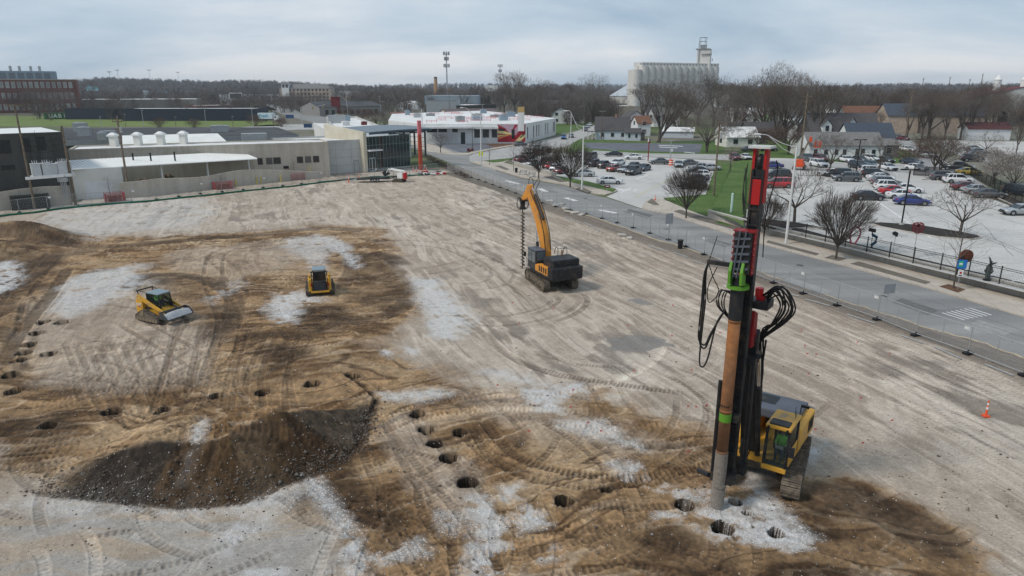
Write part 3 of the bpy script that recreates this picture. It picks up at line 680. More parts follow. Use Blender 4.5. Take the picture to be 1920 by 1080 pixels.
for P in([(1235,272),(1280,274),(1281,275),(1235,273)],[(1283,285),(1303,287),(1303,288),(1283,286)],[(1236,275.5),(1270,277),(1270,278),(1236,276.5)]):
 S('court_line',P,.040,M_paint)
S('middle_lot',[(960,298),(966,311),(1042,331),(1155,355),(1158,360),(1137,369),(1203,391),(1225,376),(1243,374),(1322,367),(1341,314),(1345,301),(1110,289.5),(1060,288),(1000,285)],.026,M_lot)
GL=S('park_lawn',[(1243,373),(1325,366),(1342,313),(1350,309),(1372,309),(1352,362),(1328,408),(1290,395)],.16,M_grass)
S('park_lawn',[(1332,398),(1350,362),(1374,309),(1395,310),(1398,330),(1394,425),(1380,415)],.012,M_grass,RAISE)
for k in range(5):
 a_=(1150+k*8,352+k*.0);S('bay_line',[(1152+k*9,353+k*1.6),(1155+k*9,352.6+k*1.6),(1172+k*5.5,358.5-k*.8),(1169+k*5.5,359-k*.8)],.034,M_paint)
S('bay_line',[(1163,361),(1183,352),(1185,352.6),(1165,361.8)],.036,M_paint)
S('bay_line',[(1188,371),(1262,332),(1263,332.6),(1190,371.6)],.034,mat('yellow_paint',(.5,.46,.3),.8))
for(x0,y0,x1,y1)in[(1192,336,1216,327),(1205,341,1181,334),(1233,300,1250,302)]:
 S('bay_line',[(x0,y0),(x0+2,y0+.5),(x1+2,y1+.5),(x1,y1)],.034,M_paint)
RZ=RAISE
S('staff_lot',[(1402,420),(1440,430),(1606,470),(1720,499),(1920,548),(2100,590),(2200,470),(1925,398),(1830,362),(1790,340),(1745,333),(1745,322),(1700,300),(1420,296),(1412,330)],.008,M_lot,RZ)
S('mulch_band',[(1384,412),(1440,425.5),(1606,464),(1720,491),(1920,540),(2100,584),(2100,574),(1920,531),(1720,484),(1606,457),(1500,428),(1440,412),(1400,402)],.014,M_mulch,RZ)
S('mulch_island',[(1634,420),(1650,418.5),(1720,423),(1800,436),(1832,443),(1838,447),(1820,449),(1760,444),(1700,434),(1650,425)],.13,M_mulch,RZ,thick=.1)
S('mulch_island',[(1393,415),(1420,410),(1500,420),(1530,426),(1490,430),(1450,430)],.13,M_mulch,RZ,thick=.1)
S('mulch_bed',[(1850,368),(1925,396),(2000,425),(2000,410),(1925,384),(1870,358),(1740,322),(1700,318),(1735,333),(1800,350)],.02,M_mulch,RZ)
S('house_lawn',[(1415,294),(1420,262),(1530,262),(1560,285),(1725,282),(1722,306),(1600,306),(1500,298)],.024,M_grass,RZ)
S('back_street',[(1412,300),(1510,302),(1620,307),(1730,310),(1762,332),(1750,336),(1690,322),(1560,321),(1412,318)],.028,M_street,RZ)
S('back_street',[(1730,311),(1764,334),(1800,350),(1850,372),(1850,350),(1800,318),(1740,285),(1700,258),(1662,252),(1672,262),(1715,292)],.032,surf_mat('street_grey',(.27,.265,.26),(.34,.335,.33),.2,8,.12),RZ)
S('rear_lot',[(1745,262),(1930,266),(2100,275),(2100,330),(1930,320),(1870,310),(1790,288)],.02,M_lot,RZ)
def kerb(name,P,base,w_=.16,h=.14):
 C=[G0(p[0],p[1],base)for p in P];m=MB()
 for a_,b_ in zip(C,C[1:]):
  d=math.hypot(b_[0]-a_[0],b_[1]-a_[1]);m.box(((a_[0]+b_[0])/2,(a_[1]+b_[1])/2,base+h/2),(d+.02,w_,h+.02),rz=math.atan2(b_[1]-a_[1],b_[0]-a_[0]))
 return struct(m.build(name,M_kerb))
kerb('kerb',[(1634,420.5),(1650,426),(1700,435.5),(1760,445.5),(1820,450.5),(1840,447),(1832,442)],RZ)
kerb('kerb',[(1480,430),(1535,427),(1552,431)],RZ)
kerb('kerb',[(1870,372),(1925,396.5),(2000,428)],RZ)
kerb('kerb',[(1728,338),(1745,335),(1800,352)],RZ)
def lines(P,base,w_=.11,mt=M_paint,z=.004,name='bay_line'):
 m=MB()
 for(x0,y0,x1,y1)in P:
  a_=G0(x0,y0,base);b_=G0(x1,y1,base);d=Vector((b_[0]-a_[0],b_[1]-a_[1])).normalized()*w_/2
  m.add([(a_[0]-d.y,a_[1]+d.x,base+z),(b_[0]-d.y,b_[1]+d.x,base+z),(b_[0]+d.y,b_[1]-d.x,base+z),(a_[0]+d.y,a_[1]-d.x,base+z)],[(0,1,2,3)])
 return struct(m.build(name,mt))
lines([(1606,351,1745,446)],RZ,.2,z=.014)
fl=[]
for k in range(9):
 x0=1595+k*43;y0=452+k*10.8;fl.append((x0,y0,x0+62+k*3,y0-9-k*.2))
for k in range(7):
 x0=1640+k*14;y0=372+k*11;fl.append((x0,y0,x0+60+k*4,y0+1+k*.3))
for k in range(6):fl.append((1690+k*30,421+k*5,1770+k*34,423+k*5))
for k in range(10):fl.append((1505+k*28,318.5,1512+k*28.5,329))
lines(fl,RZ,.12,z=.015)
lines([(1640,360,1920,471),(1720,396,1980,500),(1800,390,1990,440)],RZ,.09,mat('joint_dark',(.17,.165,.16),.9),z=.012,name='tar_joint')
for(cx0,cy0,ln,n)in[(1803,594,50,7),(1140,397,16,1),(1070,374,10,1),(960,342,12,1),(1018,357,6,1)]:
 q=[]
 for k in range(n):q.append((1766+k*8.5,587-k*1.5,1808+k*8.5,600.5-k*1.5))if n>1 else q.append((cx0-ln,cy0-3,cx0+ln,cy0+3))
 lines(q,0,.14 if n>1 else .9,z=.036,name='road_marking')
lines([(700,246,880,299),(880,299,1000,336),(560,214,700,246)],0,.14,mat('faded_paint',(.42,.4,.33),.9,col2=(.3,.3,.29),thr=(.4,.6)),z=.036,name='road_marking')
S('sports_field',[(-200,236),(100,237),(430,238),(530,236),(500,224),(460,221),(200,221),(60,218),(-200,215)],.02,M_field)
S('verge_grass',[(455,196),(500,198),(520,206),(480,212),(440,205)],.03,M_grass)
S('forecourt',[(690,325),(765,315),(785,318),(850,322),(760,331),(690,333)],.02,M_walk)
S('forecourt',[(740,315),(800,314),(900,336),(1035,378),(1020,386),(890,345),(838,327)],.015,M_strip)
S('yard',[(230,371),(235,379),(180,383),(150,380),(160,372)],.02,M_walk)
S('asphalt_yard',[(440,250),(560,243),(640,243),(620,232),(500,234),(440,240)],.02,M_street)
M_cmu=surf_mat('wall_concrete',(.34,.325,.29),(.44,.42,.38),.8,8,.12)
def retaining(name,P,z0,h,label,th=.28,caps=True):
 C=[G0(p[0],p[1],z0)for p in P];root=thing(name,label,'wall',(C[0][0],C[0][1],z0));m=MB();c_=MB();j=MB()
 for a_,b_ in zip(C,C[1:]):
  d=math.hypot(b_[0]-a_[0],b_[1]-a_[1]);an=math.atan2(b_[1]-a_[1],b_[0]-a_[0]);mx_,my_=(a_[0]+b_[0])/2,(a_[1]+b_[1])/2
  m.box((mx_,my_,z0+h/2-.1),(d,th,h+.2-.08),rz=an);c_.box((mx_,my_,z0+h-.0),(d+.05,th+.08,.10),rz=an)
  nn=int(d/4.4)
  for k in range(1,nn+1):
   q=k/(nn+1);j.box((a_[0]+(b_[0]-a_[0])*q,a_[1]+(b_[1]-a_[1])*q,z0+h/2),(.05,th+.03,h-.1),rz=an)
  for zz_ in(.33,.66):j.box((mx_,my_,z0+h*zz_),(d-.02,th+.012,.018),rz=an)
 m.build('wall_face',M_cmu,root);c_.build('coping',mat('coping',(.46,.44,.4),.9,var=.15,scale=3,bump=.2),root);j.build('joint',mat('wall_joint',(.2,.19,.17),.95),root)
 return root
retaining('retaining_wall',WALLPX,0,1.12,'long pale block retaining wall between the pavement and the staff parking lot')
retaining('retaining_wall',[(962,309),(1000,320),(1042,332)],0.1,.8,'short pale retaining wall with benches before it beside the middle parking lot')
for P,c_ in(([(1480,520),(1560,546),(1545,553),(1468,527)],0),([(1690,560),(1760,583),(1740,592),(1672,568)],1),([(1180,392),(1225,404),(1212,410),(1170,398)],1),([(1040,352),(1075,361),(1066,366),(1032,357)],0),([(1835,600),(1900,621),(1885,630),(1820,608)],0),([(1330,447),(1372,459),(1360,465),(1320,453)],1),([(905,310),(935,318),(927,322),(898,314)],0)):
 S('road_patch',P,.034,mat('patch_dark',(.135,.135,.132),.95,var=.2,scale=3)if c_ else mat('patch_pale',(.29,.285,.275),.95,var=.15,scale=3))
for px,py in((1500,498),(1655,556),(1250,430),(1098,372)):
 q=G0(px,py);m=MB();m.cyl((q[0],q[1],.02),(q[0],q[1],.04),.36,n=20);struct(m.build('manhole_cover',mat('cover_iron',(.09,.085,.08),.8)))
def wig(x0,y0,x1,y1,n,a):
 P=[(x0+(x1-x0)*k/n+rng.uniform(-a,a),y0+(y1-y0)*k/n+rng.uniform(-a,a)*.6)for k in range(n+1)];return[(*P[k],*P[k+1])for k in range(n)]
tarm=MATS['joint_dark']
for q in((1990,655,1300,436,60,1.0),(1300,436,900,313,40,.5),(1950,630,1500,486,40,.9)):lines(wig(*q),0,.07,tarm,z=.038,name='tar_seam')
for q in((1695,392,1725,432,12,2.0),(1635,405,1650,380,8,1.5),(1700,425,1640,398,10,1.5),(1560,440,1530,400,9,1.6),(1650,430,1800,470,20,1.5),(1500,360,1580,365,12,1.2),(1840,420,1900,480,12,2)):lines(wig(*q),RZ,.06,tarm,z=.017,name='crack')
for q in((1110,335,1230,345,14,.8),(1170,310,1260,360,14,.8)):lines(wig(*q),0,.05,tarm,z=.036,name='crack')
# ------------------------------------------------------------------ building materials
def B_(n,c,**k):return mat(n,c,**k)
M_dkgrey=surf_mat('panel_dark_grey',(.062,.06,.056),(.09,.086,.08),.5,3,.08,stretch=(0,(1,1,.15)))
M_tan=surf_mat('render_tan',(.44,.385,.315),(.54,.485,.41),.9,3,.06,stretch=(0,(1,1,.15)))
M_tan2=surf_mat('render_tan_wall',(.40,.36,.30),(.50,.46,.395),.8,3,.07,stretch=(0,(1,1,.2)))
M_white=surf_mat('paint_white',(.60,.60,.585),(.72,.72,.71),.6,3,.05,stretch=(0,(1,1,.2)))
M_offw=ribbed('siding_offwhite',(.66,.65,.60),.35)
M_wroof=surf_mat('membrane_white',(.58,.58,.565),(.76,.76,.75),.25,2,.05)
M_wmetal=ribbed('roof_white_metal',(.74,.74,.71),.55)
M_droof=surf_mat('roof_dark',(.045,.046,.052),(.085,.086,.09),.12,3,.15)
M_shingle=B_('shingle',(.085,.08,.082),rough=.95,var=.2,scale=2.5,bump=.3,bscale=12)
M_shingle2=B_('shingle_light',(.17,.165,.16),rough=.95,var=.2,scale=2.5)
M_blueroof=B_('shingle_blue',(.06,.075,.10),rough=.9,var=.15,scale=2)
M_brownroof=B_('shingle_brown',(.17,.085,.055),rough=.95,var=.2,scale=1.5)
M_redroof=B_('roof_red',(.15,.03,.033),rough=.7,var=.15,scale=.6)
M_brick=B_('brick_red',(.15,.06,.045),rough=.9,var=.25,scale=.9)
M_brick2=B_('brick_tan',(.36,.22,.14),rough=.9,var=.2,scale=.9)
M_navy=ribbed('cladding_navy',(.018,.026,.042),.5)
M_conc=surf_mat('panel_concrete',(.40,.40,.385),(.52,.52,.50),.25,5,.07)
M_glass=B_('glass_dark',(.018,.026,.028),rough=.12,var=.3,scale=.3,spec=.7)
M_glassg=B_('glass_green',(.02,.04,.04),rough=.08,var=.35,scale=.35,spec=.8)
M_trim=B_('trim_white',(.72,.72,.70),rough=.6,var=.05)
M_metal=B_('metal_grey',(.33,.34,.34),rough=.5,metal=.6,var=.12,scale=2)
M_galv=B_('galvanised',(.42,.43,.43),rough=.45,metal=.5,var=.15,scale=4)
M_blk=B_('black_paint',(.012,.012,.013),rough=.5,var=.2,scale=4)
M_siding=ribbed('siding_white',(.66,.67,.67),.3)
M_bluesd=ribbed('siding_pale_blue',(.52,.57,.62),.3)
M_greymt=ribbed('cladding_grey',(.30,.325,.34),.6)
M_stone=B_('stone_tan',(.42,.335,.27),rough=.9,var=.15,scale=1.2)
M_orange=B_('paint_orange',(.42,.07,.035),rough=.55,var=.1,scale=1)
M_pinkr=B_('paint_pink',(.60,.16,.18),rough=.6,var=.1,scale=1)
M_wood=B_('wood_old',(.16,.125,.09),rough=.9,var=.3,scale=3)
M_rust=B_('rust',(.22,.09,.035),rough=.9,var=.35,scale=3)
M_redp=B_('paint_red',(.45,.015,.015),rough=.45,var=.1,scale=2)
M_lblue=B_('panel_blue_grey',(.27,.33,.38),rough=.6,var=.08,scale=.5)
def FR(p0,p1,depth,z=None):
 """rectangle whose front base runs between two photo pixels"""
 a=G(*p0)if z is None else G(*p0,z);b=G(*p1)if z is None else G(*p1,z)
 d=Vector((b.x-a.x,b.y-a.y)).normalized();n=Vector((-d.y,d.x))
 if n.y<0 and abs(n.y)>.05:n=-n
 return[(a.x,a.y),(b.x,b.y),(b.x+n.x*depth,b.y+n.y*depth),(a.x+n.x*depth,a.y+n.y*depth)]
def RF(h,*px):return[G0(p[0],p[1],h)for p in px]
def lerp(a,b,t):return(a[0]+(b[0]-a[0])*t,a[1]+(b[1]-a[1])*t)
def edge_box(m,a,b,u0,u1,z0,z1,out=.05,th=.12,cen=None):
 p=lerp(a,b,u0);q=lerp(a,b,u1);d=Vector((q[0]-p[0],q[1]-p[1]));L_=d.length
 if L_<1e-4:return
 d.normalize();n=Vector((d.y,-d.x))
 if cen is not None:
  mid=Vector(((p[0]+q[0])/2-cen[0],(p[1]+q[1])/2-cen[1]))
  if n.dot(mid)<0:n=-n
 o=out-th/2
 m.box(((p[0]+q[0])/2+n.x*o,(p[1]+q[1])/2+n.y*o,(z0+z1)/2),(L_,th,z1-z0),rz=math.atan2(d.y,d.x))
def win(root,foot,e,u0,u1,z0,z1,mt=None,frame=None,name='window',fr=.07,out=.04):
 n=len(foot);a,b=foot[e],foot[(e+1)%n];cen=(sum(p[0]for p in foot)/n,sum(p[1]for p in foot)/n)
 zb=ORG[root.name][2]
 if frame:
  m=MB();L_=math.dist(a,b);du=fr/L_;edge_box(m,a,b,u0-du,u1+du,zb+z0-fr,zb+z1+fr,out,.12,cen);w_=m.build(name,frame,root)
  m=MB();edge_box(m,a,b,u0,u1,zb+z0,zb+z1,out+.025,.1,cen);m.build('pane',mt or M_glass,w_);return w_
 m=MB();edge_box(m,a,b,u0,u1,zb+z0,zb+z1,out,.12,cen);return m.build(name,mt or M_glass,root)
def winrow(root,foot,e,n,z0,z1,u0=.06,u1=.94,frac=.5,mt=None,frame=None,name='window'):
 for k in range(n):
  s=(u1-u0)/n;c=u0+s*(k+.5);win(root,foot,e,c-s*frac/2,c+s*frac/2,z0,z1,mt,frame,name)
def walls(root,foot,z0,h,mt,name='wall'):
 m=MB();m.prism(foot,'z',z0,z0+h);return m.build(name,mt,root)
def bld(name,label,cat,foot,h,wall,roofm,roof='flat',rh=2.0,z0=None,eave=.35,parap=.35,group=None,ridge=0,capm=None):
 cx=sum(p[0]for p in foot)/len(foot);cy=sum(p[1]for p in foot)/len(foot)
 if z0 is None:z0=hgt(cx,cy)
 root=thing(name,label,cat,(cx,cy,z0),0,group)
 a,b,c,d=[Vector((p[0],p[1],0))for p in foot[:4]]if len(foot)==4 else(None,)*4
 if roof=='flat':
  walls(root,foot,z0,h-.02,wall)
  n=len(foot);m=MB();ctr=Vector((cx,cy))
  ins=[tuple(ctr+(Vector(p)-ctr)*(1-.35/max(1,(Vector(p)-ctr).length)))for p in foot]
  m.prism(ins,'z',z0+h-.015,z0+h+.02);rf=m.build('roof',roofm,root)
  if parap:
   m=MB()
   for i in range(n):edge_box(m,foot[i],foot[(i+1)%n],0,1,z0+h-.1,z0+h+parap,.04,.3,(cx,cy))
   m.build('parapet',capm or wall,root)
  return root
 if ridge:a,b,c,d=b,c,d,a
 L_=(b-a).normalized();W_=(d-a).normalized();ol=eave;z1=z0+h
 ea,eb,ec,ed_=a-L_*ol-W_*eave,b+L_*ol-W_*eave,c+L_*ol+W_*eave,d-L_*ol+W_*eave
 hip=(d-a).length*.5 if roof=='hip' else 0
 r0=(a+d)/2+L_*(hip-ol if hip else-ol);r1=(b+c)/2-L_*(hip-ol if hip else-ol)
 dz=rh*eave/max(.1,(d-a).length/2)
 def P(v,z):return(v.x,v.y,z)
 if roof=='gable':
  m=MB();zz0=z0;g0=(a+d)/2;g1=(b+c)/2
  vs=[P(a,z0),P(b,z0),P(c,z0),P(d,z0),P(a,z1),P(b,z1),P(c,z1),P(d,z1),P(g0,z1+rh-.06),P(g1,z1+rh-.06)]
  m.add(vs,[(0,1,5,4),(2,3,7,6),(1,2,6,9,5),(3,0,4,8,7),(3,2,1,0),(4,5,9,8),(6,7,8,9)]);m.build('wall',wall,root)
 else:walls(root,foot,z0,h-.05,wall)
 m=MB();t=.14;lo=z1-dz
 for(p,q,r_,s)in((ea,eb,r1,r0),(ed_,ec,r1,r0)):
  m.add([P(p,lo),P(q,lo),P(r_,z1+rh),P(s,z1+rh),P(p,lo+t),P(q,lo+t),P(r_,z1+rh+t),P(s,z1+rh+t)],[(0,1,2,3),(4,5,6,7),(0,1,5,4),(1,2,6,5),(3,0,4,7)])
 if hip:
  m.add([P(eb,lo+t),P(ec,lo+t),P(r1,z1+rh+t)],[(0,1,2)]);m.add([P(ed_,lo+t),P(ea,lo+t),P(r0,z1+rh+t)],[(0,1,2)])
 m.build('roof',roofm,root)
 return root
def unit(root,x,y,z,s=(1.8,1.2,1.1),rz=0,name='roof_unit',mt=None):
 m=MB();m.box((x,y,z+s[2]*.45),(s[0],s[1],s[2]*.9),rz=rz);m.box((x,y,z+s[2]*.95),(s[0]*1.04,s[1]*1.04,s[2]*.1),rz=rz)
 m.cyl((x,y,z+s[2]),(x,y,z+s[2]*1.08),min(s[:2])*.36,n=10);return m.build(name,mt or M_galv,root)
def inset(foot,u,v):return tuple((1-v)*lerp(foot[0],foot[1],u)[i]+v*lerp(foot[3],foot[2],u)[i]for i in(0,1))
# ------------------------------------------------------------------ left side
f=FR((-90,394),(140,373),17);r=bld('dark_warehouse','tall dark grey warehouse with a white metal roof at the far left','building',f,top(G(140,373),247),M_dkgrey,M_wmetal,parap=0)
for(u0,u1,z0_,z1_)in[(.42,.55,7.6,9.6),(.44,.55,5.2,5.9),(.63,.71,7.7,9.8),(.76,.84,7.8,9.9),(.43,.56,1.7,2.3)]:win(r,f,0,u0,u1,z0_,z1_,B_('louvre',(.035,.034,.033),var=.3,scale=3))
for k in range(10):pass
sa,sb=G(139,375),G(236,368);cb=G(484,341)
f=[(sa.x,sa.y),(sb.x,sb.y),(sb.x-3.4,sb.y+3.6),(sa.x-3.4,sa.y+3.6)]
sh=top(sb,313)
r=bld('white_workshop','off-white metal workshop with a closed white roller door beside the dark warehouse','building',f,sh,M_offw,M_wmetal,parap=0)
win(r,f,0,.25,.76,.02,2.6,ribbed('roller_door',(.68,.69,.70),.3,ang=0),M_trim,name='roller_door')
cano=thing('canopy','long white ribbed metal canopy on posts over the dark covered yard','canopy',(sb.x,sb.y,0))
d_=Vector((cb.x-sb.x,cb.y-sb.y)).normalized();nn_=Vector((-d_.y,d_.x));ch=top(cb,297)
m=MB();A0=Vector((sa.x,sa.y))-d_*.3;A1=Vector((cb.x,cb.y));
q=[A0-nn_*.5,A1-nn_*.5,A1+nn_*5.4,A0+nn_*5.4];zs=[sh+.12,ch+.02,ch+1.0,sh+1.0]
m.add([(p.x,p.y,z_)for p,z_ in zip(q,zs)]+[(p.x,p.y,z_-.14)for p,z_ in zip(q,zs)],[(0,1,2,3),(7,6,5,4),(0,1,5,4),(1,2,6,5),(2,3,7,6),(3,0,4,7)]);m.build('roof',M_wmetal,cano)
m=MB();LL_=(A1-A0).length
nrib=int(LL_/.6)
for k in range(nrib+1):
 t=k/nrib;p=A0.lerp(A1,t)-nn_*.5;p2=p+nn_*5.9;z_=zs[0]*(1-t)+zs[1]*t;z2=zs[3]*(1-t)+zs[2]*t
 m.add([(p.x-d_.x*.05,p.y-d_.y*.05,z_),(p.x+d_.x*.05,p.y+d_.y*.05,z_),(p2.x+d_.x*.05,p2.y+d_.y*.05,z2),(p2.x-d_.x*.05,p2.y-d_.y*.05,z2),(p.x,p.y,z_+.07),(p2.x,p2.y,z2+.07)],[(0,4,5,3),(4,1,2,5),(0,1,4)])
m.build('rib',M_trim,cano)
m=MB();m.tube([(q[0].x,q[0].y,zs[0]-.1),(q[1].x,q[1].y,zs[1]-.1)],.09,4);m.build('gutter',M_trim,cano)
for px in(237,318,403,480):
 p=G(px,368-(px-237)*.11);m=MB();t=(Vector((p.x,p.y))-A0).dot(d_);b_=A0+d_*t;m.box((b_.x,b_.y,ch/2+.1),(.28,.28,ch-.15),rz=math.atan2(d_.y,d_.x));m.build('post',M_trim,cano)
for px,pz in((250,300),(283,299),(328,297)):
 p=G0(px,pz,5.3);m=MB();m.cyl((p[0],p[1],4.9),(p[0],p[1],6.3),.13,n=8);m.cyl((p[0],p[1],6.3),(p[0],p[1],6.42),.17,n=8);m.build('stove_pipe',M_blk,cano)
for k,(px,w_,h_,mm)in enumerate([(252,3,1.3,M_wood),(268,2.5,.9,M_wroof),(285,2.2,1.8,M_wood),(300,2.8,.8,M_galv),(330,1.6,2.2,M_wood),(352,3,1.0,M_galv),(372,2,1.3,M_wood)]):
 p=G0(px,360-(px-250)*.1);p=(p[0]+nn_.x*2.6,p[1]+nn_.y*2.6);m=MB()
 for j in range(4):m.box((p[0]+d_.x*(j-1.5)*w_*.25,p[1]+d_.y*(j-1.5)*w_*.25,h_*(.5-.08*(j%2))),(w_*.23,1.1,h_*(1-.15*(j%2))),rz=math.atan2(d_.y,d_.x))
 m.box((p[0],p[1],.08),(w_*1.05,1.2,.14),rz=math.atan2(d_.y,d_.x))
 tag(m.build('stacked_material',mm,origin=(p[0],p[1],0)),['brown boards stacked under the canopy nearest the roller door workshop','white sheets stacked under the canopy beside the brown boards','tall stack of brown boards under the canopy between white and grey sheets','low grey sheets under the canopy left of its second post','tallest brown stack under the canopy just right of its second post','grey sheets under the canopy in the middle of the covered yard','brown stack under the canopy furthest from the roller door'][k],'materials')
ta,tb_=Vector(G0(128,283,6.6)),Vector(G0(615,268,6.6));dd=(tb_-ta).normalized();nq=Vector((-dd.y,dd.x))
tf=[tuple(ta),tuple(tb_),tuple(tb_+nq*9),tuple(ta+nq*9)]
r=bld('tan_workshop','long tan rendered building behind the canopy, with small square windows and a cream door','building',tf,6.6,M_tan,M_wroof,parap=.25)
def u_at(px):
 best=0;bd=1e9
 for k in range(201):
  t=k/200;p=lerp(tf[0],tf[1],t);fz=p[1]*cP+CH*sP-3*sP;x_=960+F*p[0]/(p[1]*cP-(3-CH)*sP)
  if abs(x_-px)<bd:bd=abs(x_-px);best=t
 return best
for x0,x1 in((483,494),(499,510),(514,526),(557,568),(573,583),(587,598)):win(r,tf,0,u_at(x0),u_at(x1),2.95,4.15,B_('shutter_grey',(.12,.11,.10),var=.2,scale=2)if x0 in(499,573)else B_('glass_brownish',(.045,.04,.036),rough=.3),B_('frame_tan',(.30,.26,.21)))
win(r,tf,0,u_at(575),u_at(584),.0,2.3,B_('door_cream',(.52,.44,.28)),name='door')
m=MB();p=lerp(tf[0],tf[1],u_at(533));m.box((p[0]+.5,p[1]-.7,2.3),(.9,.5,.5));m.build('wall_lamp',M_blk,r)
mr_=RF(6.1,(230,278),(432,271),(405,250),(229,254));
b2,b3=G0(408,250,8.1),G0(229,254,8.1);r=bld('white_roofed_hall','low hall with a bright white standing seam roof and four vents','building',[mr_[0],mr_[1],b2,b3],6.0,M_wroof,M_wmetal,parap=0);m=MB()
m.add([(*mr_[0],6.05),(*mr_[1],6.05),(*b2,8.1),(*b3,8.1),(*b2,5.9),(*b3,5.9)],[(0,1,2,3),(3,2,4,5),(1,4,2),(0,3,5)]);m.build('sloping_roof',M_wmetal,r)
for px in(216,261,304,346):
 p=G0(px,281-(px-216)*.035,6.0);m=MB();m.box((p[0],p[1],7.1),(1.15,1.15,2.8));m.build('vent_shaft',M_offw,r)
 m=MB();m.box((p[0],p[1],8.6),(1.6,1.5,.3));m.box((p[0],p[1],8.93),(1.45,1.4,.4),taper=.35);m.build('vent_cap',M_trim,r)
dr=RF(6.7,(122,262),(560,252),(520,238.5),(115,240.5))
r=bld('dark_roofed_building','long low building with a wide dark flat roof and a band of clerestory windows','building',dr,6.7,M_dkgrey,M_droof,parap=0)
m=MB();edge_box(m,dr[0],dr[1],0,1,5.5,6.65,.25,.3,(sum(p[0]for p in dr)/4,sum(p[1]for p in dr)/4));m.build('fascia',B_('fascia_grey',(.30,.30,.31),var=.08),r)
winrow(r,dr,0,26,3.4,4.8,.02,.98,.85,M_glass)
for px,py,s in((159,255,(2.4,2,1.9)),(203,256,(3,2,1.2)),(152,246,(2.6,3,2.0)),(413,247,(4,2.4,1.5)),(192,262,(1.5,1.5,1.4))):
 p=G0(px,py,6.7);unit(r,p[0],p[1],6.7,s,.3)
m=MB();p=G0(478,268,5.8);m.box((p[0],p[1],6.6),(5,2.6,2.4),rz=.4);m.build('roof_unit',M_galv,r)
wa,wb=G(618,326),G(681,322);wh=top(wb,264)
wd=Vector((wb.x-wa.x,wb.y-wa.y)).normalized();wn_=Vector((-wd.y,wd.x))
f=[(wa.x,wa.y),(wb.x,wb.y),(wb.x+wn_.x*14,wb.y+wn_.y*14),(wa.x+wn_.x*14-wd.x*9,wa.y+wn_.y*14-wd.y*9)]
r=bld('concrete_block_wing','pale concrete panelled wing with a white roof and a small side door','building',f,wh,M_conc,M_wroof,parap=.3)
m=MB()
for k in(1,2,3):edge_box(m,f[0],f[1],0,1,wh*k/4-.02,wh*k/4+.02,.012,.05,inset(f,.5,.5))
for u in(.22,.68):edge_box(m,f[0],f[1],u-.003,u+.003,0,wh,.012,.05,inset(f,.5,.5))
m.build('panel_joint',B_('joint_grey',(.2,.2,.2)),r)
win(r,f,0,.74,.88,0,2.4,B_('door_pale',(.42,.42,.41)),B_('frame_dark',(.1,.1,.1)),name='door')
ga,gb=G(688,322),G(769,313);gh=7.2
gd=Vector((gb.x-ga.x,gb.y-ga.y)).normalized();gn=Vector((-gd.y,gd.x));gl=math.dist((ga.x,ga.y),(gb.x,gb.y))
f=[(ga.x,ga.y),(gb.x,gb.y),(gb.x+gn.x*11,gb.y+gn.y*11),(ga.x+gn.x*11,ga.y+gn.y*11)]
root=thing('glass_entrance','dark glazed entrance building with steel mullions under a curved blue-grey canopy','building',(ga.x,ga.y,0))
m=MB();m.prism(f,'z',.3,gh);m.build('glazing',M_glassg,root)
m=MB();cen=inset(f,.5,.5)
for e_,n_ in((0,13),(1,8)):
 a_,b_=f[e_],f[e_+1];LE=math.dist(a_,b_)
 for k in range(n_+1):edge_box(m,a_,b_,k/n_-.04/LE,k/n_+.04/LE,0,gh,.09,.14,cen)
 for z_ in(.28,2.5,5.4,7.1):edge_box(m,a_,b_,0,1,z_-.04,z_+.04,.08,.12,cen)
m.build('mullion',B_('alu',(.24,.29,.29),rough=.4,metal=.5),root)
m=MB();edge_box(m,f[0],f[1],0,1,0,.3,.06,.2,cen);edge_box(m,f[1],f[2],0,1,0,.3,.06,.2,cen);m.build('plinth',M_conc,root)
m=MB();edge_box(m,f[0],f[1],.01,.2,0,3.0,.5,1.0,cen);vest=m.build('vestibule',M_glassg,root)
m=MB();edge_box(m,f[0],f[1],-.01,.27,4.3,4.55,1.7,2.6,cen);m.build('door_canopy',M_white,root)
m=MB()
for u0,u1 in((.03,.035),(.085,.10),(.155,.165)):edge_box(m,f[0],f[1],u0,u1,0,2.9,.56,.1,cen)
for z_ in(.12,2.8):edge_box(m,f[0],f[1],.03,.165,z_-.08,z_+.08,.56,.1,cen)
m.build('door',B_('door_alu',(.45,.5,.5),rough=.4),vest)
m=MB();P0=Vector((ga.x,ga.y))-gd*.9;hh=8.2
vs=[]
for off in(0,.8):
 p=P0+gd*off;q_=p+gn*13;p_=p-gn*.6
 vs+=[(p_.x,p_.y,0),(q_.x,q_.y,0),(q_.x,q_.y,hh+1.2),(p_.x,p_.y,hh)]
m.add(vs,[(0,1,2,3),(7,6,5,4),(0,3,7,4),(3,2,6,7),(2,1,5,6)]);m.build('fin_wall',surf_mat('fin_concrete',(.52,.47,.36),(.60,.56,.47),.3,4,.06),root)
m=MB();nx=48;LC=gl+5.2;rows=[]
for j,(off,dz)in enumerate(((-1.8,0),(2,.25),(6,.4),(11,.3))):
 rw=[]
 for k in range(nx*4+1):
  s_=-.2+LC*k/(nx*4);zt_=gh+1.0+.18*math.sin(math.pi*min(1,s_/LC)*.9)+dz+.10*math.sin(k*math.pi/2);p=Vector((ga.x,ga.y))+gd*s_+gn*off;rw.append((p.x,p.y,zt_))
 rows.append(rw)
m.loft(rows,close=False,caps=False);m.loft([[(a_[0],a_[1],a_[2]-.12)for a_ in rw]for rw in rows],close=False,caps=False);m.build('canopy_roof',B_('canopy_steel',(.16,.20,.24),rough=.5,var=.12),root)
m=MB()
pts=[(Vector((ga.x,ga.y))+gd*(-.1+LC*k/14)-gn*1.75)for k in range(15)]
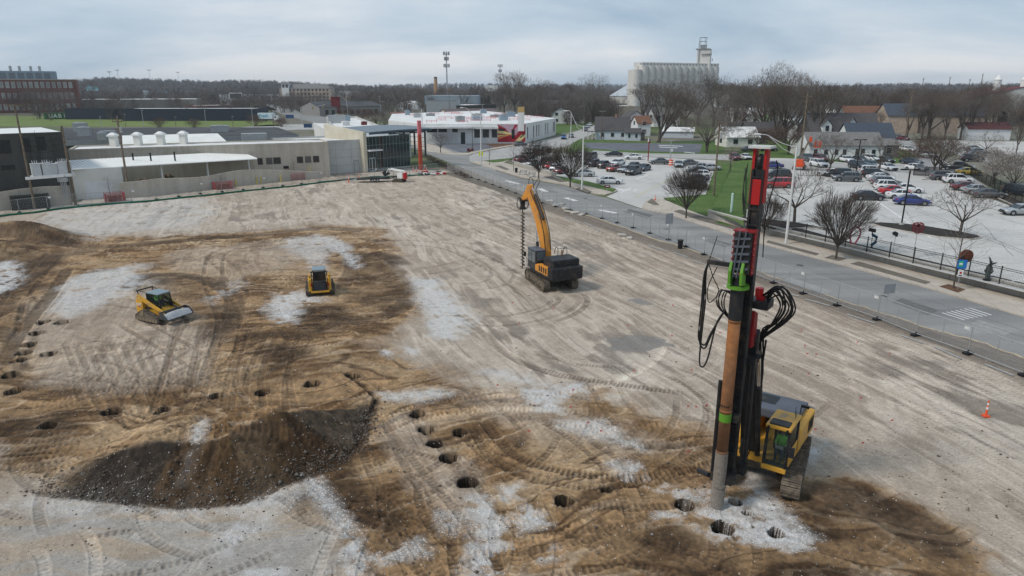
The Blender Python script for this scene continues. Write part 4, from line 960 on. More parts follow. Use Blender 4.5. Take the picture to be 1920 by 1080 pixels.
m.tube([(p.x,p.y,gh+.75+.18*math.sin(math.pi*k/14*.9))for k,p in enumerate(pts)],.28,6)
for k in(5,):pass
for off in(0,3.6,7.2,10.6):
 p=Vector((gb.x,gb.y))+gd*4.8+gn*off;m.box((p.x,p.y,4.9),(.3,.3,5.6),rz=math.atan2(gd.y,gd.x))
 m.box((p.x-gd.x*2.2,p.y-gd.y*2.2,7.5),(4.6,.2,.3),rz=math.atan2(gd.y,gd.x))
for z_ in(3.2,4.2,5.2,6.2):
 p=Vector((gb.x,gb.y))+gd*4.8+gn*5.3;m.box((p.x,p.y,z_),(.08,10.6,.08),rz=math.atan2(gd.y,gd.x))
m.build('canopy_frame',B_('steel_blue',(.05,.07,.09),rough=.5),root)
p=G(789,319);hp=top(p,226);m=MB()
m.box((p.x,p.y,hp*.36),(.7,.55,hp*.72),rz=.6);m.k=1;m.box((p.x,p.y,hp*.86),(.69,.54,hp*.28),rz=.6)
tag(m.build('sign_pylon',[M_orange,M_pinkr],origin=(p.x,p.y,0)),'tall red-orange pylon standing through the end of the entrance canopy','pylon')
f=RF(7.6,(680,258),(690,246),(640,238),(590,246));f=[f[0],f[1],f[2],f[3]]
back=[(.0,.0)]
def slab(name,label,h,px,wall,roofm,parap=.3,z0=0,**k):
 f_=RF(h+z0,*px);return bld(name,label,'building',f_,h,wall,roofm,parap=parap,z0=z0,**k),f_
r,f=slab('white_roofed_wing','low white-walled wing with a bright white roof behind the glass entrance',5.8,[(626,254),(700,250),(655,236),(588,232)],M_white,M_wroof)
r,f=slab('concrete_rear_wing','taller grey concrete wing with roof screens and a red stack behind the entrance',6.6,[(624,243),(722,244),(668,222),(612,222)],M_conc,M_wroof,.7)
for u,v,s,mm in((.2,.5,(5,2,2.4),M_galv),(.45,.7,(4,2,1.8),M_lblue),(.8,.35,(1.6,.8,1.0),M_redroof),(.35,.3,(2,2,1.2),M_wroof)):
 p=inset(f,u,v);unit(r,p[0],p[1],6.6,s,.4,mt=mm)
r,f=slab('flat_white_annex','white flat roofed annex immediately behind the glass entrance',6.4,[(690,251),(770,247),(735,241),(670,243)],M_conc,M_wroof)
def wavy(name,label,P,mt):
 """P: (px, base row, top row)"""
 pts=[(G(a_,b_),top(G(a_,b_),c_))for a_,b_,c_ in P];C=[]
 base=spline([(p.x,p.y)for p,h in pts],1.0);s=[0]
 for i in range(1,len(base)):s.append(s[-1]+float(np.hypot(*(base[i]-base[i-1]))))
 ks=[];
 for p,h in pts:ks.append(s[int(np.argmin(np.hypot(base[:,0]-p.x,base[:,1]-p.y)))])
 H=np.interp(s,ks,[h for p,h in pts]);H=np.convolve(np.pad(H,3,'edge'),np.ones(7)/7,'valid')
 m=MB();n=len(base);vs=[]
 for off in(0,.3):
  for i in range(n):vs+=[(base[i][0]-.2*off,base[i][1]+off,-.1),(base[i][0]-.2*off,base[i][1]+off,float(H[i]))]
 fs=[]
 for i in range(n-1):
  a_=2*i;o=2*n;fs+=[(a_,a_+2,a_+3,a_+1),(o+a_,o+a_+1,o+a_+3,o+a_+2),(a_+1,a_+3,o+a_+3,o+a_+1)]
 fs+=[(0,1,2*n+1,2*n),(2*n-2,4*n-2,4*n-1,2*n-1)]
 m.add(vs,fs);o=m.build(name,mt,origin=(base[0][0],base[0][1],0));return tag(o,label,'wall')
wavy('garden_wall','low tan wall with a rolling curved top in front of the covered yard',[(229,372,344),(262,370,338),(320,363,333),(360,359,335),(400,354,330),(440,349,319),(480,345,318),(520,341,319),(565,337,321),(605,334,323)],M_tan2)
wavy('garden_wall','low tan wall with a curved top in front of the dark warehouse',[(-60,400,370),(0,395,362),(40,391,353),(80,388,350),(110,386,349),(135,384,349)],M_tan2)
# ------------------------------------------------------------------ far left
f=FR((-60,213),(152,210),40);BH=top(Vector((f[1][0],f[1][1],0)),150);r=bld('brick_hall','three storey dark red brick building with rows of pale windows at the far left','building',f,BH,M_brick,M_droof,parap=.5,capm=M_stone)
for e_,n_ in((0,17),):
 for z_ in(2,2+BH/3,2+BH*2/3):winrow(r,f,e_,n_,z_,z_+BH*.18,.1,.97,.6,B_('blind_pale',(.30,.31,.29),var=.4,scale=.1),M_trim)
m=MB();q=[inset(f,u,v)for u,v in((.30,.1),(.82,.1),(.82,.5),(.30,.5))];m.prism(q,'z',BH,BH+6);ph=m.build('penthouse',M_lblue,r)
m=MB()
for k in range(6):edge_box(m,q[0],q[1],.05+k*.15,.16+k*.15,BH+.8,BH+4.8,.06,.1,inset(q,.5,.5))
m.build('panel',B_('panel_grey_dark',(.17,.2,.23)),ph)
for u in(.42,.5,.6,.68):p=inset(f,u,.25);m=MB();m.cyl((p[0],p[1],BH+6),(p[0],p[1],BH+9.5),.9,n=8);m.build('roof_stack',M_galv,r)
def farbox(name,label,p0,p1,ytop,depth,wall,roofm,roof='flat',rh=2,cat='building',nwin=0,**k):
 f_=FR(p0,p1,depth);a_=Vector((f_[0][0],f_[0][1],hgt(*f_[0])));h=max(2.2,top(a_,ytop))
 r_=bld(name,label,cat,f_,h,wall,roofm,roof,rh,**k)
 if nwin:
  st=max(1,int(h/3.4))
  for s_ in range(st):winrow(r_,f_,0,nwin,.9+s_*h/st,.9+s_*h/st+h/st*.5,frac=.5)
 return r_,f_,h
r,f,h=farbox('navy_warehouse','long low warehouse clad in dark navy metal beside the playing field',(230,227),(482,226.5),205,22,M_navy,M_wroof)
farbox('navy_warehouse','shorter navy clad shed with a grey roof edge left of the long navy warehouse',(124,224),(229,224),205,14,M_navy,M_droof)
farbox('tan_block_building','wide tan block building with a white roof behind the navy warehouse',(144,208),(371,206),187,40,B_('block_tan',(.20,.185,.16)),M_wroof,parap=.1)
r,f,h=farbox('brick_store','low red brick store with a white roof between the tan block and the road',(371,208),(456,206),199,28,M_brick,M_wroof)
o_,f,h=farbox('green_container','long green container with white letters at the edge of the playing field',(85,224),(124,223),212,3,B_('container_green',(.03,.12,.04),var=.1),B_('container_green',(.03,.12,.04)),cat='container',parap=0)
for k,ch_ in enumerate('UABI'):
 p=lerp(f[0],f[1],.28+k*.22);text('letter',ch_,3.0,M_trim,o_,(p[0]+.1,p[1]-.12,h*.5),(R(90),0,math.atan2(f[1][1]-f[0][1],f[1][0]-f[0][0])),world=True)
farbox('long_shed','pale blue-grey two tier shed in front of the wooded hill',(282,186),(378,185),170,30,M_lblue,M_wroof,parap=.1)
farbox('low_shed','small grey shed left of the pale blue-grey shed',(240,186),(275,185),174,12,M_dkgrey,M_galv)
farbox('white_shop','white and pale blue roadside shop with dark doorway left of the hotel',(452,195),(500,193),178,25,M_bluesd,M_wroof,nwin=4)
farbox('white_shop','white roadside shop nearest the hotel',(500,193),(526,192),178,20,M_white,M_wroof,nwin=3)
farbox('dark_shop','dark roofed shop behind the billboard',(436,194),(452,193),180,15,M_brick,M_droof)
r,f,h=farbox('hotel','four storey tan hotel with a grey hipped roof and a corner tower',(526,193),(622,193),166,18,M_stone,M_shingle2,'hip',5)
for e_,n_,in((0,13),):
 for k in range(4):winrow(r,f,e_,n_,1.2+k*h/4,1.2+k*h/4+h/4*.55,.03,.97,.45)
q=[inset(f,u,v)for u,v in((.05,-.03),(.19,-.03),(.19,.6),(.05,.6))];m=MB();m.prism(q,'z',0,h+5.6);tw=m.build('tower',M_trim,r)
m=MB();edge_box(m,q[0],q[1],.1,.43,h+1,h+4.6,.1,.2,inset(q,.5,.5));edge_box(m,q[0],q[1],.57,.9,h+1,h+4.6,.1,.2,inset(q,.5,.5));m.build('sign_panel',B_('sign_dark',(.05,.045,.07)),tw)
m=MB();c_=inset(q,.5,.5);m.box((c_[0],c_[1],h+6.6),(math.dist(q[0],q[1])*1.25,math.dist(q[1],q[2])*1.15,2.0),rz=math.atan2(q[1][1]-q[0][1],q[1][0]-q[0][0]),taper=.1);m.build('tower_roof',M_shingle2,tw)
farbox('grey_gabled_hall','grey roofed hall with a blue sign right of the hotel',(622,186),(682,186),178,24,M_stone,M_shingle2,'hip',6)
r,f,h=farbox('office_hall','long low office with a curved grey roof, white eaves and a row of windows',(600,218),(718,215),201,30,B_('hall_grey',(.24,.23,.22)),M_droof,'gable',3,nwin=9)
r,f,h=farbox('red_tower_shop','low tan front beside the dark red sign tower',(606,214),(640,213),199,12,M_tan,M_wroof,nwin=3)
p=G(631,217);m=MB();m.box((p.x,p.y,5.6),(5,3,11.2));m.box((p.x,p.y,11.4),(5.4,3.4,.5));tag(m.build('sign_tower',B_('dark_red',(.14,.015,.018)),origin=(p.x,p.y,0)),'dark red rectangular tower in front of the low office hall','tower')
f=FR((742,206),(784,206),30);cx,cy=inset(f,.5,.5);a_=G(742,206);wq=math.dist(f[0],f[1]);root=thing('quonset_hut','white round-roofed hut with small windows in its end wall','building',(a_.x,a_.y,0))
ux=Vector((f[1][0]-f[0][0],f[1][1]-f[0][1])).normalized();un=Vector((f[3][0]-f[0][0],f[3][1]-f[0][1]))
rg=[]
for t in(0,1):
 rg.append([(f[0][0]+ux.x*wq*(.5-.5*math.cos(math.pi*k/12))+un.x*t,f[0][1]+ux.y*wq*(.5-.5*math.cos(math.pi*k/12))+un.y*t,1.5+5.2*math.sin(math.pi*k/12))for k in range(13)])
m=MB();m.loft(rg,close=True);m.build('roof',M_wroof,root)
m=MB();m.prism(f,'z',0,1.5);m.build('wall',M_conc,root);winrow(root,f,0,7,2.2,3.4,.1,.9,.4)
r,f,h=farbox('grey_box_store','large grey metal clad hall behind the school',(800,222),(856,222),190,30,M_greymt,M_droof,parap=.2)
farbox('grey_box_store','lower pale grey metal hall stepping back behind the school',(797,214),(896,214),180,40,M_lblue,M_galv,parap=.2)
r,f,h=farbox('dark_annex','low dark hall with a white roof edge right of the grey box hall',(856,222),(930,218),199,25,M_dkgrey,M_wroof)
farbox('brown_roofed_store','low store with a brown sloping roof left of the tall bare trees',(838,224),(935,222),212,12,M_tan,B_('roof_mauve',(.13,.10,.095)),'gable',2)
farbox('brick_factory','long red and tan brick factory with broken white patches behind the school',(835,186),(975,186),173,20,B_('brick_patchy',(.24,.10,.07),col2=(.36,.24,.18),scale=.08,thr=(.42,.6)),M_wroof,nwin=24)
farbox('brick_factory_tower','small tan brick tower block at the left end of the factory',(832,186),(846,186),166,8,M_brick2,M_droof)
p=G(818,190);hp=top(p,144);m=MB();m.cyl((p.x,p.y,0),(p.x,p.y,hp*.93),3.1,2.1,n=12);m.k=1;m.cyl((p.x,p.y,hp*.93),(p.x,p.y,hp),2.15,2.05,n=12)
tag(m.build('brick_chimney',[B_('brick_yellow',(.40,.23,.11),var=.15,scale=.5),B_('soot',(.05,.04,.035))],origin=(p.x,p.y,0)),'tall yellow brick factory chimney with a dark top','chimney')
# ------------------------------------------------------------------ the white school with its mural
sa,sb,sc_=G(795,270),G(985,269),G(1042,253)
H=6.0
fp=[(sa.x,sa.y),(sb.x,sb.y),(sc_.x,sc_.y),G0(905,208,H),G0(735,214,H),G0(728,226,H)]
school=thing('school','low sprawling white school with a flat white roof, red roof markings and a colourful mural','building',(sb.x,sb.y,0))
m=MB();m.prism(fp,'z',0,H-.05);m.build('wall',M_white,school)
m=MB();ctr=Vector((sum(p[0]for p in fp)/6,sum(p[1]for p in fp)/6));m.prism([tuple(ctr+(Vector(p)-ctr)*.997)for p in fp],'z',H-.04,H+.15);m.build('roof',M_wroof,school)
sfoot=fp
def sx(px):
 bd=1e9;bt=0
 for k in range(401):
  t=k/400;p=lerp(fp[0],fp[1],t);x_=960+F*p[0]/(p[1]*cP+(CH-3)*sP)
  if abs(x_-px)<bd:bd=abs(x_-px);bt=t
 return bt
for x0,x1 in((889,901),(905,917),(922,932)):win(school,sfoot,0,sx(x0),sx(x1),1.9,4.4,M_glass,B_('frame_pale',(.6,.6,.6)))
for x0,x1 in((800,820),(822,838),(848,858)):win(school,sfoot,0,sx(x0),sx(x1),3.6,4.7,M_glass)
win(school,sfoot,0,sx(864),sx(872),0,3.6,M_glass,M_trim,name='door')
for u in(.06,.24,.33,.40,.62,.70,.9,.95):win(school,sfoot,1,u-.012,u+.012,1.2,5.0,M_glass,name='window')
m=MB();edge_box(m,fp[0],fp[1],sx(798),sx(885),4.9,5.5,2.6,3.2,tuple(ctr));m.build('eave',M_wroof,school)
m=MB();edge_box(m,fp[0],fp[1],sx(855),sx(934),4.7,5.4,1.7,2.4,tuple(ctr));m.build('eave',M_wroof,school)
m=MB()
for k in range(34):u=sx(806)+(sx(858)-sx(806))*k/33;edge_box(m,fp[0],fp[1],u-.0012,u+.0012,.8,3.6,1.2,.06,tuple(ctr))
edge_box(m,fp[0],fp[1],sx(805),sx(859),3.5,3.65,1.2,.12,tuple(ctr));m.build('screen',B_('screen_pale',(.5,.5,.52)),school)
p=G(774,262);m=MB();m.prism([(-5,0),(5,0),(5,5.2),(1.5,5.2),(-5,2.2)],'y',-1.5,1.5);q_=m.build('red_canopy',M_redroof,origin=(0,0,0));q_.location=(p.x,p.y,.5);tag(q_,'dark red slanting sign wall left of the school beside the pylon','sign wall')
mu={'mural_red':(.36,.02,.035),'mural_pink':(.55,.36,.45),'mural_yellow':(.72,.62,.28),'mural_orange':(.65,.22,.08),'mural_black':(.02,.02,.025),'mural_lilac':(.45,.38,.42)}
U0,U1=sx(933),1.0
da=Vector((fp[1][0]-fp[0][0],fp[1][1]-fp[0][1])).normalized();dn=Vector((da.y,-da.x))
if dn.y>0:dn=-dn
def muralpoly(nm,P,off):
 m=MB();v=[]
 for(u,z_)in P:
  p=lerp(fp[0],fp[1],U0+(U1-U0)*u);v.append((p[0]+dn.x*off,p[1]+dn.y*off,.5+z_*5.4))
 m.poly(v);return m
mb=muralpoly('x',[(0,0),(1,0),(1,1),(0,1)],.06);panel=mb.build('mural',mat('mural_red',mu['mural_red'],.7),school)
for nm,P in(('mural_lilac',[(.02,.98),(.5,.62),(.62,.98)]),('mural_pink',[(.18,.98),(.38,.98),(.56,.65),(.74,.98),(.95,.98),(.66,.4),(.5,.35)]),('mural_yellow',[(0,.72),(.52,.5),(.5,.42),(0,.5)]),('mural_black',[(.02,.66),(.2,.62),(.3,.72),(.1,.8)]),('mural_orange',[(0,.42),(.45,.42),(.62,.5),(0,.14)]),('mural_yellow',[(0,.3),(.4,.44),(0,.38)]),('mural_yellow',[(.62,.02),(.8,.02),(1,.3),(1,.45),(.85,.4)]),('mural_black',[(.8,.28),(.99,.5),(.99,.44),(.82,.22)])):
 muralpoly('x',P,.075+.006*['mural_lilac','mural_pink','mural_orange','mural_yellow','mural_black'].index(nm)).build('mural_shape',mat(nm,mu[nm],.7),panel)
win(school,sfoot,0,sx(959),sx(965),1.6,4.4,M_glass,out=.13)
ms=MB();
p=lerp(fp[1],fp[2],.02);m=MB();cp_=G0(977,233,6.1);m.box((cp_[0],cp_[1]+1,7.0),(2.0,2.0,6.0));ct=m.build('tower',M_white,school)
m=MB();m.box((cp_[0],cp_[1]+1,10.5),(2.02,2.02,1.6));m.build('tower_top',B_('tower_gold',(.50,.33,.14)),ct)
for k in range(46):
 px=rng.uniform(730,1030);py=rng.uniform(213,236)
 if px>985 and py>228:continue
 p=G0(px,py,H)
 if poly_sd(np.array([p[0]]),np.array([p[1]]),fp)[0]<2:continue
 if k%3==0:unit(school,p[0],p[1],H+.15,(rng.uniform(1.8,4),2,rng.uniform(1.0,2.0)),.3,mt=rng.choice([M_galv,M_metal,M_lblue]))
 else:
  m=MB();L_=rng.uniform(2,7)
  for q_ in range(3):m.box((p[0]-L_/2+L_*q_/2,p[1],H+.5),(.12,.12,.8))
  m.box((p[0],p[1],H+.85),(L_,.1,.1));m.box((p[0],p[1],H+.5),(L_,.08,.08));m.build('roof_rail',M_pinkr,school)
  # ------------------------------------------------------------------ grain elevator and salt dome
s0=G0(1184,199);s1=G0(1340,197);hs=top(Vector((*s0,0)),124)
elev=thing('grain_elevator','huge pale concrete grain elevator with a row of silos and a tall headhouse','grain elevator',(s0[0],s0[1],0))
dv=Vector((s1[0]-s0[0],s1[1]-s0[1]));nS=13;M_silo=surf_mat('silo_concrete',(.58,.56,.52),(.66,.64,.60),.03,.4,.06)
for k in range(nS):
 for row in(0,1,2):
  if row and 0<k<nS-1 and row<2:continue
  p=Vector(s0)+dv*((k+.5)/nS)+Vector((0,1)).normalized()*row*11
  m=MB();m.cyl((p.x,p.y,0),(p.x,p.y,hs-(3 if k==0 else 0)),dv.length/nS*.58,n=20);m.build('silo',M_silo,elev,smooth=False)
c0=Vector(s0)+dv*.07;c1=Vector(s0)+dv*.99;m=MB();cc=(c0+c1)/2;m.box((cc.x,cc.y+10,hs+1.9),((c1-c0).length,14,3.9),rz=math.atan2(dv.y,dv.x));gal=m.build('gallery',M_silo,elev)
m=MB()
for k in range(24):m.box((c0.x+(c1.x-c0.x)*(k+.5)/24,cc.y+2.9+(k-12)/24*(c1.y-c0.y),hs+2.2),(1.6,.3,1.3),rz=math.atan2(dv.y,dv.x))
m.build('window',B_('silo_window',(.2,.21,.22)),gal)
pt=Vector(s0)+dv*.86;hh=top(Vector((*s0,0)),88);m=MB();m.box((pt.x,pt.y+12,hh/2),(13,15,hh),rz=-.35);hd=m.build('headhouse',M_silo,elev)
m=MB();m.box((pt.x-1,pt.y+12,hh+.4),(14,16,.8),rz=-.35);m.build('cornice',B_('silo_dark',(.2,.2,.19)),hd)
m=MB()
for k in range(6):
 m.box((pt.x-4.2+k*1.7,pt.y+4.6-.55*k,hh-5),(.8,.5,1.6),rz=-.35)
m.box((pt.x+7.6,pt.y+8.5,hh-10),(.6,2,2.6),rz=-.35);m.build('window',M_glass,hd)
m=MB()
for dx,dy in((-5,0),(-5,5),(1,0),(1,5)):m.cyl((pt.x+dx,pt.y+10+dy,hh),(pt.x+dx,pt.y+10+dy,hh+12),.25,n=5)
for z_ in(4,8,11.8):m.box((pt.x-2,pt.y+12,hh+z_),(6.6,5.6,.35))
m.box((pt.x-1,pt.y+12,hh+3),(5,5,3.5));m.build('lift_frame',M_galv,hd)
m=MB();m.cyl((pt.x-7.3,pt.y+6,hs),(pt.x-7.3,pt.y+6,hh+8),.5,n=6);m.build('leg_pipe',M_galv,hd)
p=G0(1195,190);p=Vector(G0(1186,193));pz=Vector((p.x,p.y,0));hd_=top(pz,150)
m=MB();m.cyl((p.x+14,p.y,8),(p.x+14,p.y,hd_+6),42,2,n=32);dome=thing('salt_dome','pale grey cone-shaped storage dome left of the grain elevator','dome',(p.x,p.y,0));m.build('dome_roof',B_('dome_metal',(.42,.45,.48),rough=.5,var=.08,scale=.05),dome)
m=MB();m.cyl((p.x+14,p.y,0),(p.x+14,p.y,8),41,n=32);m.build('wall',M_silo,dome)
farbox('beige_warehouse','beige warehouse with white roof edge in front of the storage dome',(1133,222),(1188,222),200,30,B_('beige',(.30,.26,.21)),M_wroof)
farbox('white_warehouse','white low warehouse left of the beige warehouse',(1092,224),(1133,222),201,26,M_white,M_wroof,nwin=3)
farbox('white_depot','low white depot building with a long roof behind the gabled house',(1040,214),(1122,213),196,24,M_white,M_wroof,nwin=6)
farbox('white_block','small white block tower right of the grain elevator',(1345,200),(1366,200),172,12,M_wroof,M_wroof)
farbox('garage_white','long low pale blue-white garage behind the forked tree',(1238,258),(1300,259),249,9,M_bluesd,M_wroof,'gable',1.2)
# ------------------------------------------------------------------ houses
def house(px,py,w_,d,h,rh,rz,wall,roofm,label,name='house',ridge=0,nf=3,ns=1,roof='gable',frame=M_trim,group=None,chim=False,door=None):
 p=G(px,py);c,s=math.cos(rz),math.sin(rz)
 def L2(x_,y_):return(p.x+c*x_-s*y_,p.y+s*x_+c*y_)
 f_=[L2(-w_/2,0),L2(w_/2,0),L2(w_/2,d),L2(-w_/2,d)]
 r_=bld(name,label,'house',f_,h,wall,roofm,roof,rh,ridge=ridge,group=group,z0=p.z)
 zz_=[1.0]if h<4.6 else[1.0,3.9]
 for z_ in zz_:
  if nf:winrow(r_,f_,0,nf,z_,z_+1.35,.05,.95,.32,M_glass,frame)
  if ns:winrow(r_,f_,3,ns,z_,z_+1.35,.05,.95,.25,M_glass,frame);winrow(r_,f_,1,ns,z_,z_+1.35,.05,.95,.25,M_glass,frame)
 if door is not None:win(r_,f_,0,door,door+.9/w_,0,2.1,B_('door_dark',(.08,.07,.06)),frame,name='door')
 if chim:q_=L2(w_*.1,d*.5);m=MB();m.box((q_[0],q_[1],p.z+h+rh+.1),(.7,.7,1.6));m.build('chimney',M_brick2,r_)
 return r_,f_
house(1148,262,11.5,9,3.2,4.2,R(-6),M_bluesd,M_shingle,'pale blue-grey one storey house with a steep dark roof behind the court',chim=True,nf=3)
house(1186,264,5.2,5,2.7,1.2,R(-6),M_bluesd,M_shingle,'low pale extension with two windows joined to the blue-grey house',nf=2,ns=0)
house(1199,263,3.4,4,2.3,.6,R(-6),B_('fence_wood',(.25,.22,.19)),M_shingle,'small weathered shed beside the extension',name='shed',nf=1,ns=0)
house(1192,252,10,9,5.2,3.4,R(8),M_siding,M_shingle,'white gabled house behind the blue-grey house',ridge=1,nf=2)
house(1207,255,5,8,4.6,2.4,R(8),M_siding,M_brownroof,'white side wing with a rusty brown roof left of the forked tree',nf=1)
r,f=house(1052,232,10,12,4.6,3.2,R(-4),M_siding,M_shingle,'white gabled cottage with one attic window behind the school',ridge=1,nf=2)
house(1082,231,8,9,3.6,2.4,R(-4),M_siding,M_shingle,'white side wing of the cottage behind the school',nf=1)
house(1040,222,17,12,5.0,5.0,R(-6),B_('siding_dark',(.11,.11,.115)),M_shingle,'dark steep-roofed house left of the white cottage',nf=2)
house(1250,238,12,10,5,3.5,R(6),M_siding,M_shingle2,'white two storey house half hidden behind the forked tree')
house(1230,232,10,9,5,4,R(6),B_('siding_grey',(.33,.34,.36)),M_shingle,'grey house left behind the leaning trunk')
p=G(1110,262);m=MB()
porch=thing('porch','small white open porch on four posts at the left end of the blue-grey house','porch',(p.x,p.y,0))
m.box((p.x,p.y+1.5,2.7),(3.0,4.0,.22));m.build('roof',M_shingle2,porch)
for dx,dy in((-1.3,0),(0,0),(1.3,0),(-1.3,3)):m=MB();m.box((p.x+dx,p.y+dy,1.3),(.16,.16,2.6));m.build('post',M_trim,porch)
r,f=house(1585,299,17,9,3.3,2.6,R(-3),M_siding,M_shingle2,'long white one storey house with a grey roof at the back of the staff lot',nf=0)
for u in(.06,.2,.34,.45):win(r,f,0,u,u+.05,1.1,2.3,M_glass,M_trim)
for u in(.62,.69):win(r,f,0,u,u+.055,.9,2.5,M_glass,M_trim)
win(r,f,0,.84,.89,1.1,2.3,M_glass,M_trim)
house(1665,296,4.4,7,3.0,1.2,R(-3),B_('siding_brown_grey',(.14,.12,.12)),M_shingle2,'dark grey porch wing at the right end of the long white house',nf=1)
r,f=house(1583,277,19,11,4.0,5.2,R(-2),M_dkgrey,M_shingle,'big dark grey roofed house with two gabled dormers behind the long white house',nf=0,ns=0)
for u,sc2 in((.22,1.0),(.58,1.15)):
 p=inset(f,u,.02);w2=2.6*sc2;zb=RAISE+4.1
 m=MB();m.add([(p[0]-w2/2,p[1],zb),(p[0]+w2/2,p[1],zb),(p[0]+w2/2,p[1],zb+2),(p[0],p[1],zb+3.4*sc2),(p[0]-w2/2,p[1],zb+2),(p[0]-w2/2,p[1]+4,zb),(p[0]+w2/2,p[1]+4,zb),(p[0]+w2/2,p[1]+4,zb+2),(p[0],p[1]+4,zb+3.4*sc2),(p[0]-w2/2,p[1]+4,zb+2)],[(0,1,2,3,4),(5,9,8,7,6),(0,4,9,5),(1,6,7,2)])
 dm=m.build('dormer',M_siding,r);m=MB()
 for sg in(-1,1):
  m.add([(p[0]+sg*(w2/2+.3),p[1]-.3,zb+1.85),(p[0],p[1]-.3,zb+3.55*sc2),(p[0],p[1]+4.3,zb+3.55*sc2),(p[0]+sg*(w2/2+.3),p[1]+4.3,zb+1.85)],[(0,1,2,3)])
 m.build('dormer_roof',M_shingle,dm);m=MB();m.box((p[0],p[1]-.03,zb+1.2),(.9,.1,1.4));m.build('window',M_glass,dm)
house(1632,283,12,8,3.4,3.6,R(-2),M_siding,M_blueroof,'lower house wing with a dark blue roof right of the dormers',nf=0,ns=0)
house(1520,290,6.5,6,3.0,1.6,R(-3),M_offw,M_shingle,'small pale garage left of the long white house',nf=1,ns=0)
house(1562,262,17,12,3.6,3.6,R(8),M_stone,M_shingle2,'wide hipped grey roof house behind the dormered house',roof='hip',nf=3)
house(1505,240,9,8,4.4,2.6,R(10),M_siding,M_shingle,'white gabled house left of the wide hipped roof',ridge=1,nf=2)
house(1587,212,12,9,4.2,2.6,R(0),B_('mint',(.24,.42,.30)),B_('roof_orange',(.36,.14,.06)),'mint green house with an orange hipped roof in the distance',roof='hip',nf=3)
house(1655,241,30,12,3.6,5.2,R(-3),B_('mottled_wall',(.4,.4,.38),col2=(.2,.2,.2),scale=1.2,thr=(.45,.6)),M_brownroof,'long building with a rusty brown roof in the middle distance',nf=6)
house(1762,250,38,12,6.4,4.0,R(-6),M_stone,M_blueroof,'large tan two storey building with a dark blue roof on the right',nf=0,ns=0)
house(1691,247,7,9,6.2,2.4,R(-6),M_siding,M_blueroof,'pale front porch block with white railings at the left end of the tan building',nf=2)
house(1853,263,13,6,3.6,1.8,R(-4),M_siding,B_('roof_maroon',(.09,.035,.035)),'small white garage with a maroon roof on the right',name='garage',nf=0,ns=0)
r,f=house(1905,236,60,34,9,7.5,R(-14),B_('barn_white',(.5,.5,.48),var=.15,scale=.3),M_redroof,'large white hall with a dark red roof at the right edge',ridge=1,nf=0,ns=0)
for dx in(-1.5,6.5):
 p=G(1906,238);m=MB();m.cyl((p.x+dx*1.5,p.y+14,16),(p.x+dx*1.5,p.y+14,20.5),1.5,n=10);m.cyl((p.x+dx*1.5,p.y+14,20.5),(p.x+dx*1.5,p.y+14,22.5),1.7,.2,n=10);m.build('cupola',M_trim,r)
house(1800,228,14,9,4,3,R(-6),M_siding,B_('roof_maroon2',(.13,.05,.045)),'small far house with a maroon roof right of the dark blue roof',nf=2)
for(px,py,w_,rz,wl_,rf,lb)in[(1390,262,12,5,M_offw,M_shingle2,'low pale house with a long white roof left of the tall bare trees'),(1392,276,10,5,M_offw,M_wroof,'small pale garage left of the tall bare trees'),(1440,264,13,5,M_dkgrey,M_shingle,'low dark roofed house behind the tall bare trees'),(1405,232,12,8,M_siding,M_wroof,'white two storey house by the narrow street with utility poles'),(1384,222,7,8,M_siding,M_shingle2,'small white gabled house at the end of the narrow street'),(1430,214,14,5,M_siding,M_shingle,'far white house half hidden by the tall bare trees'),(1535,214,9,-5,M_siding,M_shingle,'far white house left of the mint green house'),(1500,216,8,5,M_siding,M_shingle2,'far pale house behind the tall bare trees'),(1463,262,9,0,M_offw,M_shingle2,'pale low house under the right tall bare tree'),(1527,268,8,8,M_siding,M_shingle,'white house tucked left of the dark dormered house'),(705,190,9,5,M_siding,M_shingle2,'far white gabled house left of the chimney'),(762,190,12,0,M_siding,M_shingle2,'far white gabled house nearest the chimney'),(1072,196,11,0,M_siding,M_shingle,'far white gabled house left of the storage dome'),(1480,198,10,0,M_siding,M_shingle,'distant white house above the tall bare trees')]:
 house(px,py,w_,9,4.6 if 'two' in lb or 'far' in lb else 3.0,2.6,R(rz),wl_,rf,lb,nf=2,ridge=1 if 'gabled' in lb else 0)
hr=random.Random(31)
for k in range(30):
 px=1360+k*18.5+hr.uniform(-7,7);py=hr.uniform(198,228)
 house(px,py,hr.uniform(8,13),9,hr.choice([3.0,5.2]),2.6,R(hr.uniform(-12,12)),hr.choice([M_siding,M_siding,M_offw,M_bluesd,M_stone,M_brick]),hr.choice([M_shingle,M_shingle2,M_shingle,M_brownroof]),'small far house half hidden among the bare trees on the right',nf=2,ridge=hr.choice([0,1]),group='far houses on the right')
